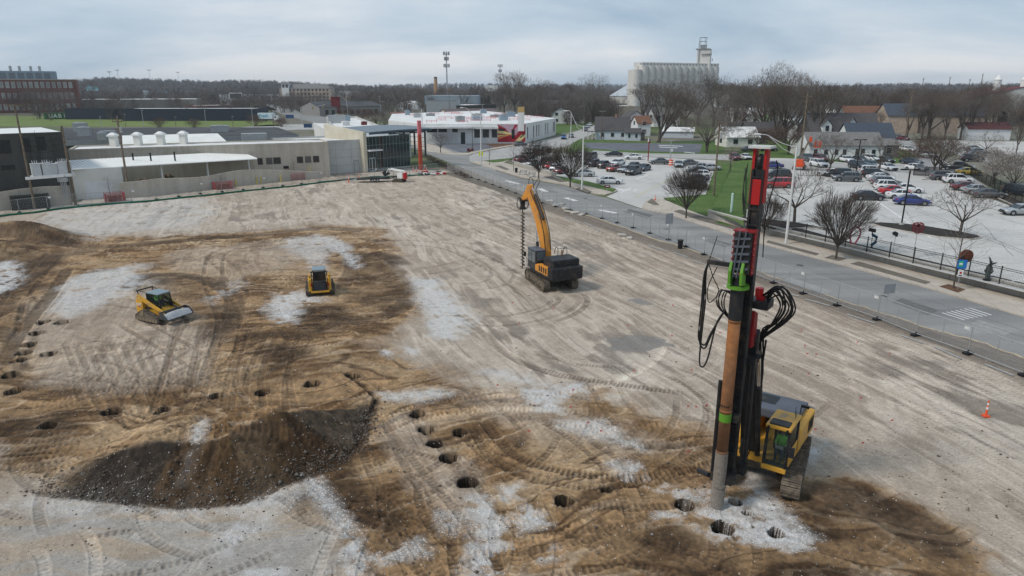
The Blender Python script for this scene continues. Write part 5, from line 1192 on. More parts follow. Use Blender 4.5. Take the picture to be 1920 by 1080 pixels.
 # ------------------------------------------------------------------ cars
M_tyre=mat('tyre',(.02,.02,.02),.9,var=.2)
M_rim=mat('rim',(.35,.36,.37),.35,metal=.7,var=.1)
M_cglass=mat('car_glass',(.02,.024,.028),.06,spec=.8,var=.15)
M_head=mat('lamp_clear',(.62,.64,.66),.15,spec=.8)
M_tail=mat('lamp_red',(.35,.01,.01),.25,spec=.6)
M_dtrim=mat('plastic_dark',(.03,.03,.032),.6)
def paint(nm,c,met=0.0):return mat('paint_'+nm,c,.32,metal=met,var=.03,coat=.6,spec=.5)
PAINT={'white':paint('car_white',(.66,.67,.67)),'silver':paint('car_silver',(.40,.42,.43),.3),'grey':paint('car_grey',(.10,.105,.11),.3),'black':paint('car_black',(.012,.013,.015)),'red':paint('car_red',(.42,.012,.016)),'maroon':paint('car_maroon',(.13,.012,.018)),'blue':paint('car_blue',(.02,.032,.17)),'navy':paint('car_navy',(.018,.03,.055)),'bluegrey':paint('car_bluegrey',(.12,.17,.20),.3),'yellow':paint('car_yellow',(.55,.38,.05)),'brick':paint('car_brick',(.28,.035,.022)),'brightblue':paint('car_brightblue',(.02,.10,.32)),'tan':paint('car_tan',(.28,.25,.2),.2)}
def wheel_parts(root,x,y,r,wd=.22):
 m=MB();m.cyl((x,y-wd/2,r),(x,y+wd/2,r),r,n=18);o=m.build('wheel',M_tyre,root,w=0)
 m=MB();s=1 if y>0 else-1;m.cyl((x,y+s*(wd/2-.01),r),(x,y+s*(wd/2+.025),r),r*.64,r*.58,n=14)
 for k in range(5):
  t=k*2*math.pi/5;m.box((x+math.cos(t)*r*.33,y+s*(wd/2+.03),r+math.sin(t)*r*.33),(r*.5,.02,r*.12),ry=-t)
 m.build('rim',M_rim,o,w=0)
SPEC={'sedan':(4.75,1.82,.93,1.45,[(2.36,.52),(2.30,.70),(1.9,.80),(1.15,.93),(.2,.96),(-1.3,.97),(-1.75,.98),(-2.25,.93),(-2.36,.72)],(1.15,.35,-.95,-1.75),.33,(1.42,-1.38)),'suv':(4.7,1.88,1.05,1.70,[(2.34,.6),(2.30,.86),(1.9,.98),(1.2,1.06),(.2,1.10),(-1.3,1.12),(-2.1,1.12),(-2.3,1.05),(-2.35,.8)],(1.2,.45,-1.75,-2.2),.37,(1.4,-1.38)),'minivan':(5.0,1.95,1.05,1.75,[(2.5,.55),(2.46,.76),(2.1,.92),(1.5,1.02),(.2,1.08),(-1.3,1.08),(-2.2,1.08),(-2.46,1.0),(-2.5,.75)],(1.65,.6,-2.0,-2.4),.34,(1.6,-1.45)),'pickup':(5.6,1.95,1.15,1.85,[(2.8,.65),(2.76,.98),(2.4,1.08),(1.4,1.15),(.2,1.16),(-.9,1.16),(-1.2,1.12),(-2.72,1.12),(-2.8,.8)],(1.35,.7,-.65,-.95),.40,(1.75,-1.75)),'hatch':(4.2,1.76,.95,1.5,[(2.1,.52),(2.05,.72),(1.7,.83),(1.05,.95),(.2,.98),(-1.2,1.0),(-1.8,1.0),(-2.05,.92),(-2.1,.7)],(1.1,.35,-1.35,-1.9),.32,(1.28,-1.22))}
def make_car(kind):
 Ln,Wd,belt,roof,prof,cab,wr,ax=SPEC[kind];hw=Wd/2
 root=thing('parked_car','car','car')
 m=MB();rings=[]
 xs=[p[0]for p in prof]
 for i,(x,zt_)in enumerate(prof):
  e=abs(x)/(Ln/2);k=1-.16*max(0,(e-.72)/.28)**2;w_=hw*k;zb=.26+.16*max(0,(e-.9)/.1)
  rings.append([(x,-w_*.90,zb),(x,-w_,zb+.13),(x,-w_*1.0,zt_*.72),(x,-w_*.95,zt_-.06),(x,-w_*.84,zt_),(x,0,zt_+.02),(x,w_*.84,zt_),(x,w_*.95,zt_-.06),(x,w_,zt_*.72),(x,w_,zb+.13),(x,w_*.90,zb)])
 m.loft(rings);body=m.build('body',PAINT['white'],root,w=0)
 body.data.shade_smooth()
 bmod=None
 x0,x1,x2,x3=cab;zb=belt+.02;g=MB()
 gw0,gw1=hw*.90,hw*.72
 R1=[]
 for(x,z_,w_)in((x0,zb,gw0*.93),(x1,roof-.07,gw1),(x2,roof-.07,gw1),(x3,zb+.04,gw0*.93)):R1.append((x,w_,z_))
 q=[(x0,-gw0*.93,zb),(x0,gw0*.93,zb),(x3,gw0*.93,zb+.04),(x3,-gw0*.93,zb+.04),(x1,-gw1,roof-.06),(x1,gw1,roof-.06),(x2,gw1,roof-.06),(x2,-gw1,roof-.06)]
 g.add(q,[(0,1,5,4),(1,2,6,5),(2,3,7,6),(3,0,4,7),(4,5,6,7)]);g.build('windows',M_cglass,root,w=0)
 rf=MB();rf.loft([[(x,-gw1*k,z_-.02),(x,-gw1*.8*k,z_+.035),(x,0,z_+.055),(x,gw1*.8*k,z_+.035),(x,gw1*k,z_-.02)]for x,z_,k in((x1+.08,roof-.09,.97),(x1-.12,roof-.05,1.02),((x1+x2)/2,roof-.035,1.03),(x2+.15,roof-.05,1.02),(x2-.08,roof-.09,.97))])
 for s in(-1,1):
  def pil(xa,xb,t):
   rf.add([(xa-t,s*(gw0*.93+.012),zb-.02),(xa+t,s*(gw0*.93+.012),zb-.02),(xb+t,s*(gw1+.014),roof-.07),(xb-t,s*(gw1+.014),roof-.07)],[(0,1,2,3)])
  pil(x0-.03,x1-.03,.045);pil((x0+x3)/2-.1,(x1+x2)/2,.05);pil(x3+.10,x2+.05,.10)
  if kind in('suv','minivan'):pil(x3+.9,x2+.75,.06)
 rf.build('roof',PAINT['white'],root,w=0)
 if kind=='pickup':
  b=MB();b.box((-1.85,0,1.135),(1.65,Wd*.78,.02));b.build('truck_bed',M_dtrim,root,w=0)
 for x in ax:
  for s in(-1,1):
   a=MB();a.cyl((x,s*(hw-.06),wr+.02),(x,s*(hw+.006),wr+.02),wr*1.17,n=16);a.build('wheel_arch',M_dtrim,root,w=0)
   wheel_parts(root,x,s*(hw-.09),wr)
 zf=prof[1][1];fx=prof[1][0];rx_=prof[-2][0];zr=prof[-2][1]
 for s in(-1,1):
  a=MB();a.box((fx-.12,s*hw*.68,zf-.03),(.34,.36,.13),ry=.2,rz=-s*.35);a.build('headlight',M_head,root,w=0)
  a=MB();a.box((rx_+.10,s*hw*.70,zr-.10),(.26,.34,.17),rz=s*.25);a.build('taillight',M_tail,root,w=0)
  a=MB();a.box((x0-.35,s*(hw+.06),belt+.08),(.14,.18,.12));a.build('mirror',M_dtrim,root,w=0)
 a=MB();a.box((prof[0][0]+.005,0,.58),(.06,hw*1.0,.20));a.box((prof[0][0]-.0,0,.36),(.06,hw*1.5,.12));a.build('grille',M_dtrim,root,w=0)
 a=MB();a.box((prof[-1][0]-.005,0,.40),(.06,hw*1.5,.18));a.build('rear_bumper',M_dtrim,root,w=0)
 a=MB();a.box((prof[-1][0]-.035,0,.72),(.03,.32,.14));a.build('number_plate',M_trim,root,w=0)
 return root
CARP={k:make_car(k)for k in SPEC}
used_p=set()
def car(px,py,hd,kind,colr,label,group='cars parked in the area',scale=None,name=None):
 p=G(px,py);src=CARP[kind]
 if kind in used_p:o=dup(src)
 else:o=src;used_p.add(kind);KIDS.setdefault(o.name,list(o.children));[KIDS.setdefault(c.name,list(c.children))for c in o.children]
 z_=p.z+.032;o.location=(p.x,p.y,z_);o.rotation_euler=(0,0,R(hd));o['label']=label;o['category']='car' if kind not in('pickup','minivan')else('pickup truck' if kind=='pickup' else 'van');o['group']=group
 for c in o.children:
  nm=c.name.split('.')[0]
  if nm in('body','roof'):c.material_slots[0].link='OBJECT';c.material_slots[0].material=PAINT[colr]
 return o
for k_ in CARP.values():
 KIDS[k_.name]=list(k_.children)
 for c_ in k_.children:KIDS[c_.name]=list(c_.children)
ML,SL='cars in the middle parking lot','cars in the staff parking lot'
CARS=[(1143,345,-3,'sedan','white','white sedan parked alone beside the striped bay at the lot entrance',ML),(1093,331,176,'sedan','silver','silver sedan parked behind the nearest light pole, left of the white sedan',ML),(1053,325,60,'sedan','maroon','dark red sedan half hidden behind the second vase-shaped tree',ML),(1043,320,62,'hatch','white','white and dark hatchback between two red cars by the low wall',ML),(1031,316,60,'sedan','red','bright red sedan by the low wall under the vase-shaped trees',ML),(1026,308,62,'suv','black','black SUV behind the bright red sedan',ML),(1000,311,62,'sedan','silver','silver car nose to the low wall, right of the maroon car',ML),(978,304,60,'suv','maroon','maroon car nearest the left corner of the middle lot',ML),(990,297,60,'suv','white','white car behind the maroon car at the left end of the lot',ML),(1010,291,60,'suv','maroon','maroon SUV seen through the first vase-shaped tree',ML),(1007,281,40,'sedan','white','white car on the side street behind the first vase-shaped tree',ML),(1150,293,176,'sedan','black','black sedan at the back edge of the middle lot by the court',ML),(1188,299,172,'sedan','white','pale sedan right of the black sedan at the back of the lot',ML),(1236,308,175,'sedan','grey','dark grey sedan parked alone near the red pole',ML),(1158,310,-130,'sedan','white','white sedan behind the brick-red sedan',ML),(1150,321,60,'sedan','brick','brick-red sedan in the central double row',ML),(1133,315,60,'suv','black','black SUV with a spare wheel left of the brick-red sedan',ML),(1116,312,60,'suv','navy','dark navy SUV at the left of the central row',ML),(1101,308,60,'sedan','grey','dark grey car behind the light pole in the central row',ML),(1107,298,-125,'suv','grey','dark SUV at the back left of the central row',ML),(1089,294,-125,'sedan','white','white car partly hidden behind the light pole',ML),(1171,323,-125,'hatch','silver','silver hatchback between the brick-red sedan and the black pickup',ML),(1188,327,-122,'pickup','black','black pickup truck facing the road at the end of the central row',ML),(1188,316,-122,'sedan','grey','dark grey sedan behind the black pickup',ML),(1207,320,-122,'sedan','navy','dark blue sedan rightmost in the central row',ML),(1272,313,-100,'sedan','silver','silver car beside the orange barrel',ML),(1290,311,178,'sedan','grey','grey sedan at the top of the row beside the lawn',ML),(1312,318,176,'sedan','silver','silver sedan second in the row beside the lawn',ML),(1308,325,176,'sedan','black','black sedan third in the row beside the lawn',ML),(1312,333,176,'hatch','white','white hatchback fourth in the row beside the lawn',ML),(1305,341,176,'sedan','navy','dark blue sedan fifth in the row beside the lawn',ML),(1298,354,176,'suv','black','black SUV nearest the road in the row beside the lawn',ML),(1330,320,176,'sedan','silver','silver car closest to the wooden utility pole',ML),(1057,261,-95,'suv','brightblue','bright blue SUV on the side street beside the school',None),(1071,258,-95,'sedan','grey','dark car next to the bright blue SUV',None),(1097,246,-105,'suv','grey','dark SUV on the side street left of the blue-grey house',None),(1101,240,-105,'sedan','silver','silver car further up the side street near the white cottage',None),(1106,236,-105,'sedan','white','white car furthest up the side street near the white cottage',None),(976,274,35,'hatch','grey','grey car at the corner of the school by the side street',None),(1386,275,4,'pickup','red','red pickup truck parked across the street from the lawn',None),(1405,284,3,'sedan','grey','grey car right of the red pickup truck',None),(1424,271,3,'suv','navy','dark blue SUV behind the grey car near the tall bare trees',None),(1398,299,-90,'sedan','white','white sedan driving behind the rig mast',None),(1378,300,-90,'suv','maroon','maroon SUV left of the white sedan near the street',None),(1441,284,3,'sedan','black','dark car half hidden by shrubs right of the grey car',None),(1458,352,176,'minivan','red','red van parked left behind the light pole in the staff lot',SL),(1456,335,176,'minivan','black','black van behind the red van in the staff lot',SL),(1446,316,176,'sedan','blue','blue car behind the black van',SL),(1587,340,166,'suv','grey','dark grey SUV parked alone left of the line of white cars',SL),(1572,332,166,'suv','black','black SUV just behind the dark grey SUV',SL),(1560,330,170,'sedan','white','white car peeking out left of the black SUV',SL),(1633,327,-16,'suv','white','white SUV at the far end of the central row',SL),(1640,333,-16,'suv','black','black SUV second from the far end of the central row',SL),(1650,339,-16,'sedan','white','white sedan third from the far end of the central row',SL),(1655,345,-16,'hatch','silver','silver hatchback in the middle of the central row',SL),(1662,350,-16,'suv','grey','dark SUV in the middle of the central row between silver and white',SL),(1667,357,-16,'suv','white','white SUV just behind the red coupe',SL),(1677,365,-16,'sedan','red','bright red coupe in the central row',SL),(1700,361,-16,'sedan','white','white sedan beyond the red coupe to its right',SL),(1692,373,-16,'sedan','white','white sedan between the red coupe and the blue sedan',SL),(1709,384,-16,'sedan','blue','deep blue sedan nearest the mulch island',SL),(1627,375,-6,'sedan','black','black sedan with a maroon rear, left of the deep blue sedan',SL),(1586,304,-80,'sedan','white','white sedan parked in front of the long white house',SL),(1534,313,-80,'suv','white','white SUV leftmost in the upper row',SL),(1608,316,-80,'suv','black','black SUV in the upper row left of the blue-grey car',SL),(1635,314,-80,'hatch','bluegrey','blue-grey car between a black SUV and a white sedan',SL),(1663,319,-80,'sedan','white','white sedan in the upper row right of the blue-grey car',SL),(1717,320,-70,'sedan','white','white sedan by the dumpster screen at the right of the upper row',SL),(1631,303,-80,'suv','white','white SUV behind the blue-grey car',SL),(1611,304,-80,'sedan','black','black sedan behind the upper row, left of the white SUV',SL),(1659,305,-80,'sedan','black','black sedan behind the upper row, right of the white SUV',SL),(1708,308,-60,'sedan','navy','dark blue sedan on the street behind the dumpster screen',None),(1571,297,-80,'sedan','grey','dark car left of the white sedan before the long white house',None),(1537,303,-80,'suv','maroon','dark red SUV behind the leftmost white SUV',None),(1513,302,-80,'suv','grey','dark SUV beside the orange lift',None),(1700,284,-60,'sedan','white','white sedan on the rising street right of the long white house',None),(1737,296,-60,'suv','silver','silver SUV on the rising street lower than the white sedan',None),(1692,263,-70,'sedan','maroon','maroon car at the top of the rising street',None),(1682,260,-70,'sedan','silver','silver car at the top of the rising street',None),(1674,259,-70,'sedan','red','red car furthest at the top of the rising street',None),(1795,320,-35,'pickup','black','black pickup truck behind the yellow car',None),(1816,328,-10,'sedan','yellow','yellow car beside the black picket fence',None),(1770,338,-15,'suv','grey','dark SUV behind the white SUV near the flowering trees',SL),(1795,344,-12,'suv','white','white SUV in the right hand row near the flowering trees',SL),(1812,357,-10,'sedan','maroon','dark red car in the right hand row behind bare branches',SL),(1832,363,-8,'sedan','silver','silver car right behind the grey sedan in the right hand row',SL),(1852,371,-6,'sedan','grey','dark grey sedan nearest in the right hand row',SL),(1912,403,176,'sedan','silver','silver sedan cut by the right edge of the photo',SL),(1911,366,-70,'suv','navy','dark blue SUV behind the fence at the right edge',None),(1826,283,-15,'sedan','silver','silver car at the back of the rear lot','cars in the rear lot'),(1834,289,-15,'sedan','bluegrey','blue-grey car second in the rear lot','cars in the rear lot'),(1829,295,-15,'sedan','grey','dark car third in the rear lot','cars in the rear lot'),(1822,303,-15,'suv','black','black SUV nearest in the rear lot','cars in the rear lot'),(555,199,-110,'sedan','black','black car driving on the far road left of the hotel',None),(566,204,-110,'sedan','white','white car driving on the far road below the hotel',None),(600,209,-120,'suv','brick','red SUV driving on the far road by the dark bushes',None)]
for c in CARS:
 o=car(*c[:6],group=c[6]or 'cars in the streets around')
p=G(508,227);tr=thing('box_truck','white box truck with blue lettering parked beside the navy warehouse','truck',(p.x,p.y,0),R(-8))
m=MB();m.box((-2.2,0,2.7),(8.6,2.6,3.1));bx_=m.build('cargo_box',mat('box_pale',(.55,.64,.70),.5),tr,w=0)
text('lettering','Fresh',2.4,mat('ink_blue',(.05,.25,.45)),bx_,(-3.2,-1.32,2.7),(R(90),0,0))
m=MB();m.prism([(2.4,.6),(5.6,.6),(5.6,1.6),(4.4,1.9),(3.9,2.9),(2.4,2.9)],'y',-1.15,1.15);m.build('cab',PAINT['white'],tr,w=0,bevel=.06)
m=MB();m.box((3.2,0,2.2),(1.0,2.34,.8));m.build('cab_window',M_cglass,tr,w=0)
for x in(4.3,-4.6,-3.2):
 for s in(-1,1):wheel_parts(tr,x,s*1.05,.5,.3)
m=MB();m.box((0,0,.85),(10,.9,.3));m.build('chassis',M_blk,tr,w=0)
# ------------------------------------------------------------------ heavy machines
M_yel=mat('machine_yellow',(.58,.30,.035),.45,var=.12,scale=2,col2=(.30,.20,.09),thr=(.52,.72),spec=.4)
M_org=mat('machine_orange',(.62,.25,.03),.45,var=.1,scale=1.5,col2=(.34,.19,.08),thr=(.52,.74),spec=.4)
M_mblk=mat('machine_black',(.016,.017,.019),.5,scale=2.2,col2=(.055,.045,.036),thr=(.5,.72))
M_mgry=mat('machine_grey',(.085,.095,.115),.5,var=.12,scale=1.5)
M_trk=mat('track_steel',(.115,.095,.075),.8,metal=.2,var=.35,scale=4,col2=(.20,.165,.125),thr=(.45,.62),bump=.3)
M_mgl=mat('cab_glass',(.03,.04,.045),.06,spec=.8,var=.1)
M_hose=mat('hose',(.012,.012,.012),.6)
M_chrome=mat('chrome',(.6,.6,.6),.15,metal=1)
M_hiv=mat('hi_vis',(.35,.95,.12),.7,var=.1)
M_skin=mat('skin',(.42,.26,.18),.6)
M_jean=mat('denim',(.04,.055,.09),.9)
M_clrg=bpy.data.materials.new('clear_glass');M_clrg.use_nodes=True
_n=M_clrg.node_tree.nodes;_l=M_clrg.node_tree.links;_b=_n['Principled BSDF'];_b.inputs['Roughness'].default_value=.05;_b.inputs['Base Color'].default_value=(.05,.07,.07,1)
_t=_n.new('ShaderNodeBsdfTransparent');_t.inputs[0].default_value=(.62,.7,.7,1);_m=_n.new('ShaderNodeMixShader');_m.inputs[0].default_value=.28;_l.new(_t.outputs[0],_m.inputs[1]);_l.new(_b.outputs[0],_m.inputs[2]);_l.new(_m.outputs[0],_n['Material Output'].inputs[0])
def S3(P,n=4):
 P=[Vector(p)for p in P];Q=[2*P[0]-P[1]]+P+[2*P[-1]-P[-2]];o=[]
 for i in range(1,len(Q)-2):
  for k in range(n):
   t=k/n;a,b,c_,d=Q[i-1],Q[i],Q[i+1],Q[i+2];o.append(.5*((2*b)+(c_-a)*t+(2*a-5*b+4*c_-d)*t*t+(3*b-a-3*c_+d)*t**3))
 return o+[Q[-2]]
_tube=MB.tube
def _st(s,pts,r,n=6):return _tube(s,S3(pts)if len(pts)>3 and not isinstance(r,(list,tuple))else pts,r,n)
MB.tube=_st
def seated(name,label,parent_root,loc,hd,jacket=M_hiv,hat=True):
 """one continuous body sitting, facing +x, origin at the seat"""
 me=bpy.data.meshes.new('body')
 P={'pel':((0,0,.12),.16),'wst':((.0,0,.28),.15),'chs':((.02,0,.48),.18),'nek':((.04,0,.66),.065),'hed':((.06,0,.78),.10),'top':((.06,0,.87),.09),'shl':((.02,.17,.58),.08),'ell':((.12,.25,.34),.055),'hal':((.36,.19,.32),.042),'fil':((.44,.17,.31),.025),'shr':((.02,-.17,.58),.08),'elr':((.12,-.25,.34),.055),'har':((.36,-.19,.32),.042),'fir':((.44,-.17,.31),.025),'hpl':((.08,.10,.10),.10),'knl':((.46,.12,.12),.075),'anl':((.52,.12,-.30),.05),'tol':((.68,.12,-.34),.045),'hpr':((.08,-.10,.10),.10),'knr':((.46,-.12,.12),.075),'anr':((.52,-.12,-.30),.05),'tor':((.68,-.12,-.34),.045)}
 K=list(P);E_=[('pel','wst'),('wst','chs'),('chs','nek'),('nek','hed'),('hed','top'),('chs','shl'),('shl','ell'),('ell','hal'),('hal','fil'),('chs','shr'),('shr','elr'),('elr','har'),('har','fir'),('pel','hpl'),('hpl','knl'),('knl','anl'),('anl','tol'),('pel','hpr'),('hpr','knr'),('knr','anr'),('anr','tor')]
 me.from_pydata([P[k][0]for k in K],[(K.index(a),K.index(b))for a,b in E_],[])
 o=bpy.data.objects.new('person',me);COL.objects.link(o);md=o.modifiers.new('skin','SKIN');o.modifiers.new('sub','SUBSURF').levels=2
 for i,k in enumerate(K):me.skin_vertices[0].data[i].radius=(P[k][1],)*2;me.skin_vertices[0].data[i].use_root=(k=='pel')
 bpy.context.view_layer.update();ev=o.evaluated_get(bpy.context.evaluated_depsgraph_get());m2=bpy.data.meshes.new_from_object(ev);bpy.data.objects.remove(o)
 o=bpy.data.objects.new(name,m2);COL.objects.link(o);m2.name='person'
 for mt in(jacket,M_skin,M_jean):m2.materials.append(mt)
 for f_ in m2.polygons:
  c=f_.center;f_.material_index=1 if(c.z>.67 or c.x>.34 and c.z>.22)else(2 if c.z<.2 else 0);f_.use_smooth=True
 o.location=loc;o.rotation_euler=(0,0,hd);ORG[o.name]=tuple(loc)
 if hat:
  m=MB();m.ball((.05,0,.87),.125,12,(1.05,.9,.75));m.box((.14,0,.85),(.16,.18,.02));m.build('hard_hat',M_trim,o,w=0)
 return tag(o,label,'person')
def track_unit(root,Ln,ht,wd,yc,mt=M_trk,pitch=.19,x0=0.0):
 """crawler: belt of shoes round an oval, rollers and frame"""
 r=ht/2;L2=Ln/2-r;n=int((4*L2+2*math.pi*r)/pitch);per=4*L2+2*math.pi*r;m=MB()
 for k in range(n):
  s=per*k/n
  if s<2*L2:x,z,a=-L2+s,0.0,0
  elif s<2*L2+math.pi*r:t=(s-2*L2)/r;x,z,a=L2+r*math.sin(t),r-r*math.cos(t),-t
  elif s<4*L2+math.pi*r:x,z,a=L2-(s-2*L2-math.pi*r),ht,math.pi
  else:t=(s-4*L2-math.pi*r)/r;x,z,a=-L2-r*math.sin(t),r+r*math.cos(t),-math.pi-t
  m.box((x+x0,yc,z+.03*(1 if z<r else-1)),(pitch*.86,wd,.05),ry=a)
  m.box((x+x0,yc,z),(.03,wd,.085),ry=a)
 m.build('track',mt,root,w=0)
 m=MB();m.box((x0,yc,r),(Ln-ht*1.0,wd*.45,ht*.55));
 for k in range(8):m.cyl((x0-L2+2*L2*(k+.5)/8,yc-wd*.4,.17),(x0-L2+2*L2*(k+.5)/8,yc+wd*.4,.17),.11,n=8)
 for x in(-L2,L2):m.cyl((x0+x,yc-wd*.35,r),(x0+x,yc+wd*.35,r),r*.80,n=14)
 m.build('track_frame',M_trk,root,w=0)
 # ------------------------------------------------------------------ foundation drilling rig
OX,OY=11.7,28.3;gz=site_z(OX,OY)
def rigxy():pass
U=R(-126);T0=R(-118)
rig=thing('drilling_rig','yellow and black drilling rig with a tall mast and rusty casing on the right','drilling rig',(OX,OY,.02),U)
und=MB();und.box((0,0,.62),(1.9,2.2,.5));und.cyl((0,0,.8),(0,0,1.1),.8,n=20)
uc=und.build('undercarriage',M_trk,rig,w=0);uc.rotation_euler=(0,0,T0-U)
for s in(-1,1):
 track_unit(uc,4.9,.95,.78,s*1.45,pitch=.2)
m=MB();m.prism([(-2.9,1.05),(1.6,1.05),(1.6,1.35),(-2.9,1.35)],'y',-1.4,1.4);m.build('deck',M_yel,rig,w=0,bevel=.03)
m=MB();m.box((-2.35,0,1.75),(1.1,2.9,1.15));m.build('counterweight',M_mgry,rig,w=0,bevel=.18)
m=MB();m.prism([(-2.6,1.35),(.2,1.35),(.2,1.9),(-.1,2.3),(-2.6,2.35)],'y',.45,1.5);sp=m.build('side_panel',M_yel,rig,w=0,bevel=.1)
m=MB()
for k in range(6):m.box((-2.2+k*.16,1.51,1.9),(.06,.03,.6))
m.build('vent',M_mblk,sp,w=0)
m=MB();m.prism([(-2.6,1.35),(.9,1.35),(.9,1.7),(-.4,2.2),(-2.6,2.25)],'y',-1.5,-.5);m.build('side_panel',M_yel,rig,w=0,bevel=.1)
m=MB();m.box((-1.7,-.1,2.35),(1.9,2.5,.45));hd_=m.build('hood',M_mgry,rig,w=0,bevel=.08)
m=MB();m.box((-1.9,-.5,2.59),(.9,.8,.03));m.box((-.72,.7,2.59),(.04,1.0,.02));m.build('vent',M_mblk,hd_,w=0)
m=MB();m.tube([(-.9,1.15,2.5),(-.9,1.2,3.15),(-.75,1.35,3.2)],.025,6);m.box((-.7,1.4,3.18),(.12,.34,.1));m.build('mirror_arm',M_mblk,rig,w=0)
cx0,cx1,cy0,cy1,cz0,cz1=.35,2.15,.48,1.46,1.2,3.12
cabr=MB()
for(x,y)in((cx0,cy0),(cx0,cy1),(cx1-.25,cy0),(cx1-.25,cy1)):cabr.box((x+.05,y+(.04 if y==cy0 else-.04),(cz0+cz1)/2),(.1,.09,cz1-cz0))
for y in(cy0+.04,cy1-.04):
 cabr.cyl((cx1-.2,y,cz1-.1),(cx1-.02,y,cz0+.5),.05,n=6);cabr.cyl((cx1-.02,y,cz0+.5),(cx1-.02,y,cz0+.1),.05,n=6)
cabr.box(((cx0+cx1)/2,(cy0+cy1)/2,cz0+.06),(cx1-cx0,cy1-cy0,.12));cabr.box(((cx0+cx1)/2-.2,cy1-.03,2.05),(1.3,.05,.07))
cabf=cabr.build('cab_frame',M_mblk,rig,w=0)
m=MB();m.box(((cx0+cx1)/2-.05,(cy0+cy1)/2,cz1+.03),(1.75,1.06,.16));rf_=m.build('cab_roof',M_yel,rig,w=0,bevel=.06)
m=MB();m.box((cx1-.45,(cy0+cy1)/2,cz1+.13),(.55,.8,.08));m.build('roof_hatch',M_mblk,rf_,w=0,bevel=.03)
for y in(cy0+.1,cy1-.1):m=MB();m.cyl((cx1-.12,y,cz1+.02),(cx1-.02,y,cz1+.0),.06,n=8);m.build('work_lamp',M_mblk,rf_,w=0)
m=MB();m.tube([(cx0+.2,cy1-.2,cz1+.1),(cx0+.2,cy1-.2,cz1+.5)],.012,4);m.tube([(cx0+.5,cy1-.1,cz1+.1),(cx0+.45,cy1-.1,cz1+.42)],.012,4);m.build('antenna',M_mblk,rf_,w=0)
m=MB();m.box((cx1-.02,(cy0+cy1)/2,cz0+.08),(.14,1.02,.22));m.build('cab_sill',M_yel,rig,w=0,bevel=.03)
m=MB();ym=(cy0+cy1)/2;m.add([(cx1-.01,cy0+.08,cz0+.15),(cx1-.01,cy1-.08,cz0+.15),(cx1-.01,cy1-.08,cz0+.52),(cx1-.01,cy0+.08,cz0+.52),(cx1-.19,cy1-.08,cz1-.1),(cx1-.19,cy0+.08,cz1-.1)],[(0,1,2,3),(3,2,4,5)]);m.build('windscreen',M_clrg,cabf,w=0)
m=MB()
for y in(cy0+.03,cy1-.03):m.add([(cx0+.1,y,2.1),(cx1-.27,y,2.1),(cx1-.27,y,cz1-.06),(cx0+.1,y,cz1-.06)],[(0,1,2,3)])
m.build('side_window',M_clrg,cabf,w=0)
m=MB();m.box((cx0+.7,cy1-.02,1.68),(1.3,.05,.8));m.box((cx0+.02,ym,2.1),(.06,.95,1.8));m.build('door_panel',M_yel,cabf,w=0)
m=MB();m.box((cx0+.62,ym,1.62),(.5,.52,.16));m.box((cx0+.36,ym,2.0),(.14,.5,.8),ry=-.1);m.build('seat',M_mblk,cabf,w=0)
m=MB();m.box((cx1-.0,cy1+.16,2.25),(.12,.24,.45));m.build('mirror',M_mblk,cabf,w=0)
c,s=math.cos(U),math.sin(U)
def rl(x,y,z):return(OX+c*x-s*y,OY+s*x+c*y,.02+z)
seated('person','rig operator in a bright green hi-vis jacket sitting in the yellow cab',rig,rl(cx0+.62,ym,1.70),U,hat=False)
m=MB();q=rl(cx0+1.12,ym,1.98);m.box(q,(.02,.34,.24),rz=U,ry=.5);tag(m.build('paper_sheet',M_trim,origin=q),'white sheet of paper in front of the rig operator','paper')
mx=3.62;my=-.42
m=MB();m.prism([(.6,1.3),(1.35,1.3),(2.15,4.5),(3.0,7.2),(2.45,7.5),(1.55,5.2),(.75,2.6)],'y',-.72,-.08);m.build('boom',M_mgry if False else M_mblk,rig,w=0,bevel=.05)
m=MB();m.cyl((1.6,.12,1.4),(2.5,.1,5.0),.12,n=10);m.cyl((1.6,-.9,1.4),(2.5,-.9,5.0),.12,n=10)
boomc=m.build('boom_cylinder',M_mblk,rig,w=0)
m=MB();m.cyl((2.5,.1,5.0),(2.85,.1,6.4),.06,n=8);m.cyl((2.5,-.9,5.0),(2.85,-.9,6.4),.06,n=8);m.build('piston_rod',M_chrome,boomc,w=0)
m=MB();m.prism([(2.7,6.9),(3.3,6.9),(3.3,8.5),(2.85,8.3)],'y',-.62,-.14);m.build('mast_bracket',MATS.get('machine_red')or mat('machine_red',(.24,.012,.014),.5,var=.2,scale=3),rig,w=0,bevel=.04)
m=MB();m.box((2.95,my,8.75),(.8,1.5,.3));m.box((3.0,my,6.35),(.75,1.0,.25));m.build('cross_arm',M_mblk,rig,w=0)
HM=14.7
m=MB()
m.box((mx,my,(HM+.9)/2-.2),(.34,.40,HM-1.6));
for sg in(-1,1):m.box((mx+.2,my+sg*.19,(HM+.9)/2-.2),(.10,.08,HM-1.7))
for k in range(22):m.box((mx+.22,my,1.2+k*.6),(.05,.4,.07))
m.build('mast',M_mblk,rig,w=0)
m=MB()
for sg in(-1,1):m.box((mx,my+sg*.21,HM-.85),(.40,.11,2.05))
m.box((mx+.04,my,HM-1.45),(.42,.40,.95));mh=m.build('mast_head',mat('mast_red',(.36,.012,.012),.5,scale=3,col2=(.2,.02,.015),thr=(.55,.75)),rig,w=0,bevel=.02)
m=MB();m.box((mx,my,HM+.2),(.75,.8,.08));m.build('head_plate',mat('plate_pale',(.5,.5,.48),.6),mh,w=0)
m=MB();m.cyl((mx,my-.05,HM-.35),(mx,my+.05,HM-.35),.30,n=18);m.box((mx+.16,my,HM-.9),(.03,.05,1.1));m.build('sheave',M_mblk,mh,w=0)
